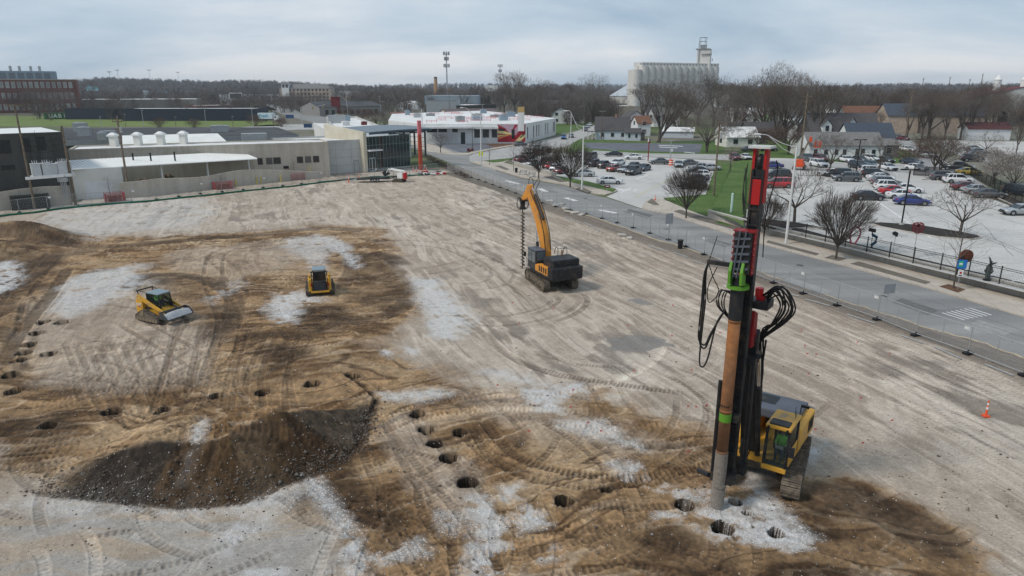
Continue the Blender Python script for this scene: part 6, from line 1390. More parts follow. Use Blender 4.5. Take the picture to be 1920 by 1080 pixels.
m=MB();m.tube([(mx-.4,my+.45,HM-.3),(mx-.5,my+.5,HM-.7),(mx-.45,my+.4,HM-1.4),(mx-.3,my+.3,HM-2.6),(mx-.3,my+.35,HM-4)],.02,6);m.build('mast_hose',M_hose,rig,w=0)
gx,gy=mx+.62,my-.18
m=MB();m.box((gx-.02,gy+.1,11.05),(.75,.66,1.6));rd=m.build('rotary_drive',M_mblk,rig,w=0,bevel=.04)
m=MB()
for sg in(-1,1):m.box((gx+.05,gy+.1+sg*.36,11.05),(.34,.05,1.7))
m.box((gx+.1,gy+.1,11.87),(.5,.8,.04))
for k in range(7):
 for sg in(-1,1):m.cyl((gx+.2,gy+.1+sg*.38,10.3+k*.23),(gx+.2,gy+.1+sg*.43,10.3+k*.23),.05,n=6)
m.build('drive_flange',mat('machine_red',(.24,.012,.014),.5,var=.2,scale=3),rd,w=0)
m=MB()
for k in range(5):m.box((gx+.43,gy+.1,10.45+k*.29),(.05,.6,.08),rx=.12)
m.cyl((gx+.47,gy+.02,10.1),(gx+.40,gy+.22,11.9),.035,n=6);m.cyl((gx+.47,gy-.12,10.1),(gx+.44,gy-.0,11.9),.035,n=6);m.build('drive_rib',M_mgry,rd,w=0)
M_grn=mat('clamp_green',(.10,.27,.025),.5)
m=MB()
for sg in(-1,1):m.prism([(gx+.1,9.75),(gx+.55,9.85),(gx+.6,10.35),(gx+.45,10.7),(gx+.2,10.5)],'y',gy+sg*.22-.05,gy+sg*.22+.05)
m.cyl((gx+.1,gy,9.62),(gx+.1,gy,9.74),.42,n=20);m.build('clamp',M_grn,rig,w=0)
m=MB();m.cyl((gx+.1,gy,8.35),(gx+.1,gy,10.1),.26,n=24);m.build('upper_pipe',M_mblk,rig,w=0)
csg=surf_mat('casing_rust',(.30,.115,.035),(.17,.095,.055),.7,4,.2,stretch=(0,(1,1,.25)))
m=MB();m.cyl((gx+.1,gy,2.6),(gx+.1,gy,8.36),.235,n=28)
for z_ in(2.6,4.45,8.3):m.cyl((gx+.1,gy,z_-.06),(gx+.1,gy,z_+.06),.25,n=28)
casing=m.build('casing',csg,rig,w=0);casing.data.shade_smooth()
m=MB();m.cyl((gx+.1,gy,.02),(gx+.1,gy,2.56),.26,n=28);m.cyl((gx+.1,gy,1.0),(gx+.1,gy,1.1),.30,n=28);m.cyl((gx+.1,gy,.02),(gx+.1,gy,.9),.285,n=28)
m.build('casing_shoe',surf_mat('casing_muddy',(.19,.165,.14),(.27,.245,.215),1.2,8,.2,stretch=(0,(1,1,.3))),casing,w=0)
m=MB();m.cyl((gx+.1,gy,4.0),(gx+.1,gy,4.35),.243,n=28);m.build('paint_band',M_grn,casing,w=0)
m=MB()
for k in range(5):
 a_=k*.35-.7;m.box((gx+.1+.245*math.cos(a_),gy+.245*math.sin(a_),4.7),(.02,.05,.06),rz=a_)
m.build('bolt_hole',M_mblk,casing,w=0)
m=MB();m.box((gx-.25,gy+.05,4.1),(.5,.8,.3));m.box((gx-.2,gy+.05,1.3),(.6,.9,.35));m.cyl((gx-.1,gy-.5,1.2),(gx-.5,gy-1.1,1.0),.11,n=8);m.cyl((gx-.35,gy-.45,1.0),(gx-.3,gy-.45,5.5),.09,n=8);m.build('casing_guide',M_mblk,rig,w=0)
m=MB();m.cyl((mx-.5,my+.45,1.2),(mx-.4,my+.4,6.2),.10,n=8);m.box((mx-.4,my+.4,1.5),(.4,.3,.5));m.cyl((mx-.6,my-.5,1.0),(mx-.45,my-.4,5.2),.08,n=8);m.build('mast_foot',M_mblk,rig,w=0)
m=MB();hx,hy=gx,gy
m.box((gx-.0,gy-.85,10.45),(.14,.9,.16));ar_=m.build('hose_arm',M_mblk,rig,w=0)
m=MB()
for k,(dx,zlow)in enumerate(((0,7.0),(.1,7.15),(-.1,6.2))):
 m.tube([(gx,gy-1.25,10.45),(gx+dx,gy-1.36,9.9),(gx+dx*2,gy-1.33,8.8),(gx+dx*2,gy-1.36,7.6),(gx+dx,gy-1.33,zlow),(gx,gy-1.12,zlow-.15),(gx-.1,gy-.98,zlow+.3),(gx-.2,gy-.8,7.9),(gx-.4,gy-.55,8.5)],.035,6)
m.tube([(gx,gy-1.25,10.45),(gx,gy-1.1,11.1),(gx,gy-1.0,11.5)],.015,4);m.tube([(gx,gy-1.3,10.5),(gx+.1,gy-1.0,9.9),(gx,gy-.75,9.3),(gx,gy-1.1,8.8),(gx,gy-1.2,9.4),(gx,gy-.9,10.3)],.02,5)
m.build('hose',M_hose,rig,w=0)
m=MB();hr=random.Random(5)
for k in range(9):
 a0=(2.9,my+hr.uniform(.3,.7),8.8+hr.uniform(-.2,.3));r1_=hr.uniform(.5,1.1)
 m.tube([a0,(2.9+hr.uniform(-.2,.3),my+.5+r1_*.6,9.3+hr.uniform(-.1,.3)),(2.9,my+.6+r1_,8.8),(2.8,my+.5+r1_*.8,8.1),(2.7,my+.5,7.5+hr.uniform(-.4,.2)),(2.5,my+.4,6.6)],.035,6)
for k in range(5):
 r1_=hr.uniform(.3,.6);m.tube([(3.1,my-.45,8.8),(3.2,my-.6-r1_,9.1),(3.2,my-.7-r1_,8.4),(3.0,my-.6,7.7),(2.8,my-.5,7.2+hr.uniform(-.5,.3))],.03,6)
for k in range(6):m.tube([(2.75+hr.uniform(-.1,.1),my+.45+.05*k,7.2),(2.5+hr.uniform(-.2,.2),my+.6,5.6),(2.0+hr.uniform(-.2,.2),my+.5,4.2),(1.4,my+.4,2.6)],.025,5)
for k in range(7):m.tube([(1.7+.08*k,my-.2+.07*k,1.3),(1.9+.08*k,my-.1+.09*k,2.1+.07*(k%3)),(2.3+.05*k,my+.0+.05*k,1.9),(2.5,my+.1,1.2)],.03,5)
m.build('hose',M_hose,rig,w=0)
m=MB();m.cyl((2.9,my+.25,9.0),(2.9,my+.25,9.35),.16,n=10);m.box((2.95,my+.35,8.95),(.3,.3,.2));m.build('hose_manifold',M_redp,rig,w=0)
# ------------------------------------------------------------------ excavator with auger
EX,EY=3.5,59.4;V_=R(114)
ex=thing('excavator','orange excavator with black body holding a long earth auger','excavator',(EX,EY,.02),V_)
T1=R(108)
m=MB();m.box((0,0,.62),(1.9,2.2,.5));m.cyl((0,0,.8),(0,0,1.1),.75,n=20);uc=m.build('undercarriage',M_trk,ex,w=0);uc.rotation_euler=(0,0,T1-V_)
for s in(-1,1):track_unit(uc,5.0,.98,.62,s*1.32,pitch=.2)
m=MB();m.prism([(-3.05,1.1),(1.3,1.1),(1.3,1.4),(-3.05,1.4)],'y',-1.45,1.45);m.build('deck',M_mblk,ex,w=0,bevel=.03)
m=MB();m.prism([(-3.15,-1.5),(-2.2,-1.5),(-2.2,1.5),(-3.15,1.5),(-3.3,1.1),(-3.3,-1.1)],'z',1.15,2.25);m.build('counterweight',M_mblk,ex,w=0,bevel=.12)
m=MB();m.box((-1.75,-.1,2.45),(1.9,2.6,.75));m.build('engine_hood',M_mblk,ex,w=0,bevel=.12)
m=MB();m.prism([(-2.2,1.35),(.25,1.35),(.25,1.9),(-.2,2.05),(-2.2,2.15)],'y',1.0,1.47);sp=m.build('side_panel',M_org,ex,w=0,bevel=.05)
m=MB()
for k in range(4):m.box((-1.9+k*.42,1.475,1.75),(.22,.03,.5))
m.build('vent',M_mblk,sp,w=0)
m=MB();m.prism([(-2.2,1.35),(1.2,1.35),(1.2,1.7),(-.2,2.05),(-2.2,2.15)],'y',-1.47,-1.0);m.build('side_panel',M_org,ex,w=0,bevel=.05)
m=MB();m.box((1.0,.95,2.2),(1.7,1.0,1.75));cb_=m.build('cab',mat('cab_dark',(.04,.042,.045),.4),ex,w=0,bevel=.08)
m=MB()
for(x0_,x1_)in((.28,.9),(1.0,1.7)):m.box(((x0_+x1_)/2,1.46,2.5),(x1_-x0_,.03,.95))
m.box((.14,.95,2.6),(.03,.75,.8));m.box((1.86,.95,2.4),(.03,.8,1.2));m.build('window',mat('glass_pale',(.12,.14,.15),.1,spec=.8),cb_,w=0)
m=MB();m.box((1.0,.95,3.1),(1.75,1.05,.08));m.build('cab_roof',M_mgry,cb_,w=0,bevel=.03)
m=MB();m.box((1.9,1.7,2.5),(.08,.22,.4));m.tube([(1.8,1.45,2.0),(1.9,1.65,2.3)],.02,4);m.tube([(1.75,1.52,1.3),(1.75,1.6,2.2),(1.7,1.5,2.4)],.02,4);m.build('mirror',M_mblk,cb_,w=0)
m=MB()
for y in(-1.25,-.35):m.tube([(-.6,y,2.6),(-.6,y,3.3),(-.2,y,3.35),(.1,y,2.7)],.03,5)
m.tube([(-.6,-1.25,3.3),(-.6,-.35,3.3)],.03,5);m.build('guard_rail',M_mblk,ex,w=0)
m=MB();m.cyl((-.9,-.6,2.8),(-.9,-.6,3.25),.07,n=8);m.build('exhaust',M_rust,ex,w=0)
m=MB();m.prism([(.5,1.5),(1.15,1.5),(1.7,3.4),(2.6,5.2),(4.4,7.35),(4.7,7.9),(4.1,7.9),(2.2,6.2),(1.1,4.4),(.6,2.9)],'y',-.33,.33);m.build('boom',M_org,ex,w=0,bevel=.04)
m=MB();m.cyl((1.5,.42,1.6),(2.0,.42,3.5),.13,n=10);m.cyl((1.5,-.42,1.6),(2.0,-.42,3.5),.13,n=10);cy_=m.build('boom_cylinder',M_mblk,ex,w=0)
m=MB();m.cyl((2.0,.42,3.5),(2.2,.42,4.5),.07,n=8);m.cyl((2.0,-.42,3.5),(2.2,-.42,4.5),.07,n=8);m.build('piston_rod',M_chrome,cy_,w=0)
m=MB();m.cyl((1.6,0,5.6),(3.4,0,7.6),.13,n=10);ac=m.build('arm_cylinder',M_mblk,ex,w=0)
m=MB();m.cyl((3.4,0,7.6),(3.95,0,8.15),.075,n=8);m.build('piston_rod',M_chrome,ac,w=0)
m=MB()
for y in(-.28,.28):m.tube([(.6,y,3.0),(1.0,y,4.6),(2.1,y,6.35),(3.3,y,7.4),(3.8,y,7.95)],.04,5)
m.tube([(3.8,0,8.0),(3.9,0,8.9),(4.4,.1,9.0),(4.6,.1,8.2)],.03,5);m.tube([(3.7,-.2,8.0),(3.5,-.5,8.8),(3.9,-.5,8.9),(4.4,-.2,8.1)],.03,5);m.build('hose',M_hose,ex,w=0)
m=MB();m.prism([(3.85,7.6),(4.2,8.35),(4.6,8.4),(5.0,7.8),(6.0,6.95),(6.0,6.65),(4.9,7.0),(4.4,7.25)],'y',-.25,.25);m.build('arm',M_org,ex,w=0,bevel=.04)
AX=6.1
m=MB();m.box((AX-.15,0,6.75),(.5,.6,.3));m.cyl((AX,0,6.55),(AX,0,6.05),.26,.22,n=14);m.cyl((AX,0,6.05),(AX,0,5.85),.3,n=12);dh=m.build('drive_head',M_mblk,ex,w=0)
m=MB()
for k in range(4):a_=k*1.6+.4;m.tube([(AX-.2,0,6.8),(AX+.5*math.cos(a_),.6*math.sin(a_),6.9),(AX+.6*math.cos(a_),.8*math.sin(a_),6.2),(AX+.2*math.cos(a_),.3*math.sin(a_),5.8),(AX+.1,0,6.2)],.028,5)
m.build('hose',M_hose,dh,w=0)
m=MB();m.cyl((AX,0,.05),(AX,0,5.9),.06,n=8);aug=m.build('auger_shaft',M_trk,ex,w=0)
m=MB();nt_=16;seg=14
vs=[];
for k in range(nt_*seg+1):
 a_=2*math.pi*k/seg;z_=.12+5.4*k/(nt_*seg);r_=.23 if k>seg else .27
 vs+=[(AX+.05*math.cos(a_),.05*math.sin(a_),z_+.06),(AX+r_*math.cos(a_),r_*math.sin(a_),z_-.02),(AX+.05*math.cos(a_),.05*math.sin(a_),z_+.02),(AX+r_*math.cos(a_),r_*math.sin(a_),z_-.06)]
fs=[]
for k in range(nt_*seg):a_=4*k;fs+=[(a_,a_+1,a_+5,a_+4),(a_+2,a_+6,a_+7,a_+3),(a_+1,a_+3,a_+7,a_+5)]
m.add(vs,fs);m.build('auger_flight',mat('auger_steel',(.17,.14,.11),.6,metal=.4,var=.4,scale=5),aug,w=0)
# ------------------------------------------------------------------ compact track loaders
M_ctl=mat('loader_yellow',(.60,.32,.035),.45,scale=3,col2=(.34,.22,.09),thr=(.5,.72))
def loader(label,loc,hd,bucket_up,stone,groupn=None):
 r=thing('track_loader',label,'track loader',loc,hd)
 for s in(-1,1):
  out_=[(-1.15,.0),(.95,.0),(1.25,.12),(1.28,.38),(1.1,.5),(-.35,.86),(-.7,.88),(-1.45,.42),(-1.45,.12)]
  m=MB();m.prism(out_,'y',s*.98-.2,s*.98+.2);tr_=m.build('track',M_trk if False else mat('rubber_track',(.05,.043,.037),.95,col2=(.13,.105,.08),thr=(.5,.6),scale=5),r,w=0,bevel=.05)
  m=MB();m.prism([(x*.84,.06+z*.82)for x,z in out_],'y',s*1.185-.015,s*1.185+.015)
  tf_=m.build('track_frame',mat('track_mud',(.14,.115,.09),.9,var=.3,scale=6),tr_,w=0)
  m=MB()
  for x in(-1.15,-.75,-.4,-.05,.3,.65,1.0):m.cyl((x,s*1.14,.2),(x,s*1.22,.2),.12,n=10)
  m.cyl((-.5,s*1.14,.66),(-.5,s*1.24,.66),.19,n=14);m.build('roller',mat('roller_tan',(.22,.17,.11),.9),tr_,w=0)
  m=MB();m.prism([(-1.5,.45),(-1.5,1.5),(-1.15,1.75),(-.7,1.55),(-.75,.8),(-1.1,.45)],'y',s*.80-.13,s*.80+.13);tow=m.build('rear_tower',M_ctl,r,w=0,bevel=.05)
  if s==-1 or True:
   text('emblem','CAT',.30,M_trim,tow,(-1.12,s*.945,1.2),(R(90),0,0 if s<0 else R(180)))
   m=MB();m.add([(-1.28,s*.937,1.0),(-.96,s*.937,1.0),(-1.12,s*.937,1.14)],[(0,1,2)]);m.build('emblem_mark',M_redp,tow,w=0)
  zt_=.0 if not bucket_up else .25
  m=MB();m.prism([(-1.45,1.78),(-1.2,1.95),(.6,1.25),(1.35,.75+zt_),(1.55,.35+zt_),(1.3,.3+zt_),(1.1,.62+zt_),(.45,1.03),(-1.3,1.62)],'y',s*.80-.07,s*.80+.07);m.build('lift_arm',M_ctl,r,w=0,bevel=.02)
  m=MB();m.cyl((-.75,s*.68,.95),(.45,s*.68,1.05),.06,n=8);m.build('lift_cylinder',M_mblk,r,w=0)
 m=MB();m.prism([(-1.2,.35),(.9,.35),(.95,.8),(-.2,1.15),(-1.3,1.2)],'y',-.62,.62);m.build('chassis',M_ctl,r,w=0,bevel=.04)
 m=MB();m.prism([(-1.62,.45),(-1.3,.45),(-1.3,1.35),(-1.62,1.3)],'y',-.56,.56);gr=m.build('rear_grille',M_mblk,r,w=0,bevel=.04)
 m=MB()
 for k in range(6):m.box((-1.625,0,.6+k*.1),(.02,.9,.03))
 m.build('grille_bar',M_mgry,gr,w=0)
 for s in(-1,1):m=MB();m.box((-1.64,s*.7,1.05),(.04,.12,.2));m.build('tail_lamp',M_tail,r,w=0)
 m=MB();m.box((-1.62,0,.42),(.12,1.5,.16));m.build('rear_bumper',M_ctl,r,w=0,bevel=.02)
 fr=MB()
 for(x0_,x1_,y)in((-.75,-.7,.5),(.62,.8,.5)):
  for s in(-1,1):fr.cyl((x1_,s*y,1.0),(x0_,s*y*.95,2.05),.045,n=6)
 fr.box((-.7,0,1.5),(.06,.9,.9));fr.box((.05,.52,1.1),(1.5,.04,.3));fr.box((.05,-.52,1.1),(1.5,.04,.3));cf=fr.build('cab_frame',M_mblk,r,w=0)
 m=MB();m.box((-.05,0,2.08),(1.45,1.08,.1));rf_=m.build('cab_roof',mat('roof_blue_grey',(.20,.25,.28),.4),r,w=0,bevel=.05)
 m=MB();m.add([(.72,-.46,1.05),(.72,.46,1.05),(.6,.44,2.03),(.6,-.44,2.03)],[(0,1,2,3)])
 for s in(-1,1):m.add([(-.68,s*.49,1.25),(.68,s*.49,1.25),(.58,s*.47,2.03),(-.7,s*.47,2.03)],[(0,1,2,3)])
 m.build('window',M_clrg,cf,w=0)
 m=MB();m.box((-.3,0,1.15),(.5,.5,.14));m.box((-.52,0,1.45),(.12,.48,.6));m.build('seat',M_mblk,cf,w=0)
 g=MB()
 for s in(-1,1):g.cyl((-1.45,s*.62,1.75),(-1.55,s*.62,2.15),.04,n=6);g.cyl((-1.55,s*.62,2.15),(-.75,s*.52,2.1),.03,n=6)
 g.cyl((-1.55,-.7,2.15),(-1.55,.7,2.15),.05,n=6);g.build('guard_bar',M_mblk,r,w=0)
 zb=.12+(.3 if bucket_up else 0)
 b=MB();W2=1.12
 prof_=[(1.35,.55),(1.32,.08),(1.55,0),(2.25,.03),(2.25,.06),(1.6,.05),(1.42,.14),(1.42,.55)]
 b.prism([(x,z+zb)for x,z in prof_],'y',-W2,W2)
 for s in(-1,1):b.prism([(1.38,.55+zb),(1.38,.05+zb),(2.2,.03+zb),(2.2,.12+zb),(1.8,.5+zb)],'y',s*W2-.02,s*W2+.02)
 b.build('bucket',mat('bucket_steel',(.07,.072,.075),.5,metal=.4,var=.3,scale=4),r,w=0)
 if stone:
  s_=MB();n_=14;rows=[]
  for i in range(9):
   x=1.42+.74*i/8;rows.append([(x,-W2+.05+(2*W2-.1)*j/n_,zb+.06+.50*math.sin(math.pi*min(1,(i+.6)/8.6))*(.75+.25*math.sin(math.pi*j/n_))*(1-.35*i/8)+rng.uniform(-.02,.02))for j in range(n_+1)])
  s_.loft(rows,close=False,caps=False);s_.poly([(1.42,-W2+.05,zb+.05),(1.42,W2-.05,zb+.05),(2.16,W2-.05,zb+.05),(2.16,-W2+.05,zb+.05)])
  cth,sth=math.cos(hd),math.sin(hd)
  o=s_.build('stone_load',surf_mat('crushed_stone',(.36,.365,.375),(.5,.505,.515),6,30,.35),None);o.location=loc;o.rotation_euler=(0,0,hd);tag(o,'load of pale crushed stone heaped in the loader bucket','crushed stone');o['kind']='stuff'
 return r
p1=G0(304,597);z1=site_z(*p1)
loader('yellow track loader carrying pale stone in its bucket, seen from its side',(p1[0],p1[1],z1+.02),R(-27),True,True)
c,s=math.cos(R(-27)),math.sin(R(-27))
seated('person','loader operator in hi-vis green sitting in the cab of the stone-carrying loader',None,(p1[0]-.25*c,p1[1]-.25*s,z1+1.24),R(-27),hat=False)
p2=G0(601,547);z2=site_z(*p2)
loader('yellow track loader seen from behind on the white stone strip',(p2[0],p2[1],z2+.02),R(106),False,False)
# ------------------------------------------------------------------ trailer with mini loader
p=G(700,341);tl=thing('flatbed_trailer','low black flatbed trailer with two axles in front of the entrance','trailer',(p.x,p.y,.02),R(14))
m=MB()
for y in(-.95,.95):m.box((0,y,.62),(6.2,.12,.16))
for k in range(12):m.box((-2.9+k*.52,0,.64),(.12,1.9,.08))
m.box((0,0,.70),(6.0,1.86,.05));m.build('deck',M_mblk,tl,w=0)
m=MB()
for s in(-1,1):m.cyl((3.1,s*.9,.6),(4.6,0,.6),.06,n=6)
m.cyl((4.4,0,.1),(4.4,0,1.0),.05,n=6);m.build('drawbar',M_mblk,tl,w=0)
m=MB()
for s in(-1,1):m.box((-3.6,s*.7,.4),(1.5,.4,.08),ry=-.35)
m.build('ramp',M_galv,tl,w=0)
for x in(-.2,.75):
 for s in(-1,1):wheel_parts(tl,x,s*1.08,.37)
m=MB();m.box((.3,1.1,.82),(2.0,.26,.05));m.box((.3,-1.1,.82),(2.0,.26,.05));m.build('mudguard',M_mblk,tl,w=0)
p=G(748,341);ml=thing('mini_loader','small white and red stand-on loader with raised white arms by the trailer','mini loader',(p.x,p.y,.02),R(158))
for s in(-1,1):
 m=MB();m.prism([(-1.1,0),(1.0,0),(1.15,.3),(.5,.62),(-.9,.62),(-1.2,.3)],'y',s*.62-.16,s*.62+.16);m.build('track',mat('rubber_track',(.05,.043,.037)),ml,w=0,bevel=.04)
 m=MB();m.cyl((-1.0,s*.5,2.0),(1.9,s*.5,2.35),.11,n=8);m.cyl((1.8,s*.5,2.35),(2.6,s*.4,1.4),.09,n=8);m.build('lift_arm',M_trim,ml,w=0)
 m=MB();m.cyl((-1.0,s*.5,.8),(-1.0,s*.5,2.1),.14,n=8);m.build('arm_post',M_trim,ml,w=0)
m=MB();m.box((-.6,0,1.15),(1.4,.9,1.0));m.build('body',M_trim,ml,w=0,bevel=.06)
m=MB();m.box((-1.4,0,1.15),(.4,.95,1.2));m.build('engine_cover',M_redp,ml,w=0,bevel=.06)
m=MB();m.box((2.7,0,1.5),(.7,1.3,.8),ry=.5);m.box((3.1,0,1.7),(.5,1.1,.1),ry=.4);m.build('attachment',M_mblk,ml,w=0)
p=G(1498,318);bl=thing('boom_lift','orange boom lift with its basket raised in front of the white houses','boom lift',(p.x,p.y,p.z),R(60))
M_lift=mat('lift_orange',(.60,.075,.02),.5)
m=MB();m.box((0,0,1.0),(2.6,1.9,.8));m.box((-.2,0,1.7),(2.0,1.4,.8));m.build('base',M_lift,bl,w=0,bevel=.08)
for x in(-.95,.95):
 for s in(-1,1):wheel_parts(bl,x,s*.95,.45,.3)
m=MB();m.cyl((-.8,0,2.0),(1.6,-1.0,5.6),.16,n=8);m.cyl((1.6,-1.0,5.6),(2.4,-1.6,5.0),.12,n=8);m.build('boom',M_wood,bl,w=0)
m=MB();m.box((2.2,-1.3,6.0),(.5,.5,1.0));m.build('boom_joint',M_lift,bl,w=0)
m=MB();bx,by=3.6,-2.6
for z_ in(4.4,4.95,5.5):
 for(x0_,y0_,x1_,y1_)in((-1.3,-.5,1.3,-.5),(1.3,-.5,1.3,.5),(1.3,.5,-1.3,.5),(-1.3,.5,-1.3,-.5)):m.cyl((bx+x0_,by+y0_,z_),(bx+x1_,by+y1_,z_),.045,n=5)
for x0_ in(-1.3,-.65,0,.65,1.3):
 for y0_ in(-.5,.5):m.cyl((bx+x0_,by+y0_,4.4),(bx+x0_,by+y0_,5.5),.045,n=5)
m.box((bx,by,4.38),(2.6,1.0,.08));m.build('basket',M_lift,bl,w=0)
# ------------------------------------------------------------------ bare trees
M_bark_=mat('bark',(.075,.062,.052),.95,var=.3,scale=3,col2=(.125,.108,.092),thr=(.45,.65))
M_twig=mat('twigs',(.135,.108,.09),.95,var=.25,scale=.4)
M_twig_g=mat('twigs_grey',(.19,.165,.148),.95,var=.2,scale=.4)
M_twig_r=mat('twigs_reddish',(.13,.088,.072),.95,var=.2,scale=.4)
M_blossom=mat('blossom',(.42,.385,.34),.9,var=.15,scale=2)
def seg_mesh(segs,sides):
 S_=np.array(segs,dtype=np.float64)
 a=S_[:,0:3];b=S_[:,3:6];d=b-a;L_=np.linalg.norm(d,axis=1,keepdims=True)+1e-9;d=d/L_
 ref=np.where(np.abs(d[:,2:3])>.9,np.array([[1.,0,0]]),np.array([[0,0,1.]]))
 X_=np.cross(d,ref);X_/=np.linalg.norm(X_,axis=1,keepdims=True)+1e-9;Y_=np.cross(d,X_)
 n=len(S_);V_=np.zeros((n,2*sides,3))
 for i in range(sides):
  t=2*math.pi*i/sides;o=X_*math.cos(t)+Y_*math.sin(t)
  V_[:,i]=a+o*S_[:,6:7];V_[:,sides+i]=b+o*S_[:,7:8]
 f=[]
 for i in range(sides):f.append((i,(i+1)%sides,sides+(i+1)%sides,sides+i))
 F_=(np.array(f)[None]+2*sides*np.arange(n)[:,None,None]).reshape(-1,4)
 return V_.reshape(-1,3),F_
def grow(r_,p,d,L_,rad_,lv,maxlv,out,spread,nch,curl,up,lenk,rk=.62,tip=.006):
 nseg=3 if lv<2 else 2
 q=p;dd_=d
 pts=[(p,rad_)]
 for k in range(nseg):
  dd_=(dd_+Vector((r_.gauss(0,curl),r_.gauss(0,curl),r_.gauss(0,curl)+up))).normalized()
  q2=q+dd_*(L_/nseg);ra=rad_*(1-.35*k/nseg);rb=rad_*(1-.35*(k+1)/nseg)
  out.append((q.x,q.y,q.z,q2.x,q2.y,q2.z,max(tip,ra),max(tip,rb),lv));q=q2;pts.append((q,rb))
 if lv>=maxlv:return
 n=nch[min(lv,len(nch)-1)]
 for k in range(n):
  if k<max(1,n*.4):b_,br_=q,pts[-1][1]
  else:
   j=r_.randrange(1,len(pts)-1)if len(pts)>2 else 1;t=r_.random();b_=pts[j][0].lerp(pts[j+1][0]if j+1<len(pts)else pts[j][0],t);br_=pts[j][1]
  az=2*math.pi*(k+r_.random()*.7)/n;an_=spread[min(lv,len(spread)-1)]*r_.uniform(.6,1.25)
  ax_=dd_.orthogonal().normalized();ax_=Matrix.Rotation(az,3,dd_)@ax_;nd_=(Matrix.Rotation(an_,3,ax_)@dd_).normalized()
  grow(r_,b_,nd_,L_*lenk[min(lv,len(lenk)-1)]*r_.uniform(.75,1.15),br_*rk*r_.uniform(.8,1.1),lv+1,maxlv,out,spread,nch,curl,up,lenk,rk,tip)
def make_tree(name,kind,seed,twig=None,cat='tree'):
 r_=random.Random(seed);out=[]
 if kind=='vase':twig=mat('twigs_dark',(.075,.06,.05),.95,var=.25,scale=.4)
 V0=Vector((0,0,0))
 if kind=='vase':
  th_=1.7;out.append((0,0,0,0,0,th_,.17,.13,0));n=38
  for k in range(n):
   az=2*math.pi*k*.618+r_.uniform(-.2,.2);tilt=R(6+50*math.sqrt((k+.5)/n));d=Vector((math.sin(tilt)*math.cos(az),math.sin(tilt)*math.sin(az),math.cos(tilt)))
   grow(r_,Vector((0,0,th_*r_.uniform(.72,1.02))),d,2.3,.055,1,4,out,(R(24),R(16),R(15),R(16)),(3,4,4,5),.022,.006,(.85,.8,.74,.6),.64,.0105)
 elif kind=='spread':
  out.append((0,0,0,.1,0,2.0,.2,.16,0))
  for k in range(6):
   az=2*math.pi*k/6+r_.uniform(-.3,.3);tilt=R(r_.uniform(22,58));d=Vector((math.sin(tilt)*math.cos(az),math.sin(tilt)*math.sin(az),math.cos(tilt)))
   grow(r_,Vector((.1,0,1.9)),d,2.5,.10,1,5,out,(R(35),R(36),R(34),R(36),R(38)),(3,3,4,4,4),.09,.02,(.8,.72,.68,.62),.62,.010)
 elif kind=='big':
  out.append((0,0,0,.2,.1,4.0,.55,.42,0))
  for k in range(6):
   az=2*math.pi*k/6+r_.uniform(-.3,.3);tilt=R(r_.uniform(12,50));d=Vector((math.sin(tilt)*math.cos(az),math.sin(tilt)*math.sin(az),math.cos(tilt)))
   grow(r_,Vector((.2,.1,r_.uniform(3.2,4.2))),d,6.6,.27,1,6,out,(R(28),R(30),R(32),R(34),R(34),R(36)),(3,4,4,4,3,3),.09,.045,(.76,.70,.66,.62,.6),.60,.015)
 elif kind=='tall':
  out.append((0,0,0,0,.1,4.5,.36,.28,0))
  for k in range(6):
   az=2*math.pi*k/6+r_.uniform(-.3,.3);tilt=R(r_.uniform(6,34));d=Vector((math.sin(tilt)*math.cos(az),math.sin(tilt)*math.sin(az),math.cos(tilt)))
   grow(r_,Vector((0,.1,r_.uniform(3,4.5))),d,5.0,.17,1,5,out,(R(24),R(26),R(28),R(32),R(34)),(3,4,4,4,3),.08,.035,(.74,.66,.64,.6),.60,.022)
 elif kind=='young':
  out.append((0,0,0,.05,0,2.4,.075,.06,0));out.append((.05,0,2.4,.0,0,6.0,.06,.02,0))
  for k in range(15):
   z_=1.9+4*(k+.3)/15;az=k*2.4;tilt=R(r_.uniform(35,60));d=Vector((math.sin(tilt)*math.cos(az),math.sin(tilt)*math.sin(az),math.cos(tilt)))
   grow(r_,Vector((.03,0,z_)),d,1.6*(1-.55*(k/15)),.026,2,4,out,(R(30),),(3,3,3),.07,.03,(.7,),.6,.007)
 elif kind=='bushy':
  for j in range(3):out.append((0,0,0,.3*math.cos(j*2.1),.3*math.sin(j*2.1),2.2,.16,.12,0))
  for k in range(14):
   az=k*2.4;tilt=R(r_.uniform(8,62));d=Vector((math.sin(tilt)*math.cos(az),math.sin(tilt)*math.sin(az),math.cos(tilt)))
   grow(r_,Vector((0,0,r_.uniform(1.5,2.4))),d,2.9,.075,1,5,out,(R(30),R(30),R(34),R(34)),(3,4,4,4),.08,.0,(.74,.7,.64,.6),.6,.012)
 elif kind=='shrub':
  for k in range(26):
   az=k*2.4;tilt=R(r_.uniform(5,60));d=Vector((math.sin(tilt)*math.cos(az),math.sin(tilt)*math.sin(az),math.cos(tilt)))
   grow(r_,Vector((r_.uniform(-.4,.4),r_.uniform(-.4,.4),0)),d,1.2,.03,2,4,out,(R(28),),(4,4,4),.08,.02,(.75,),.6,.012)
 S_=np.array(out);big=S_[S_[:,8]<=1];sm=S_[S_[:,8]>1]
 root=thing(name,name,cat)
 V_,F_=seg_mesh(big[:,:8]if len(big)else sm[:1,:8],7);t=npmesh('trunk',V_,F_,None,True,M_bark_);t.parent=root
 V_,F_=seg_mesh(sm[:,:8],3);c_=npmesh('crown',V_,F_,None,False,twig or M_twig);c_.parent=root
 if kind=='blossomed':pass
 return root
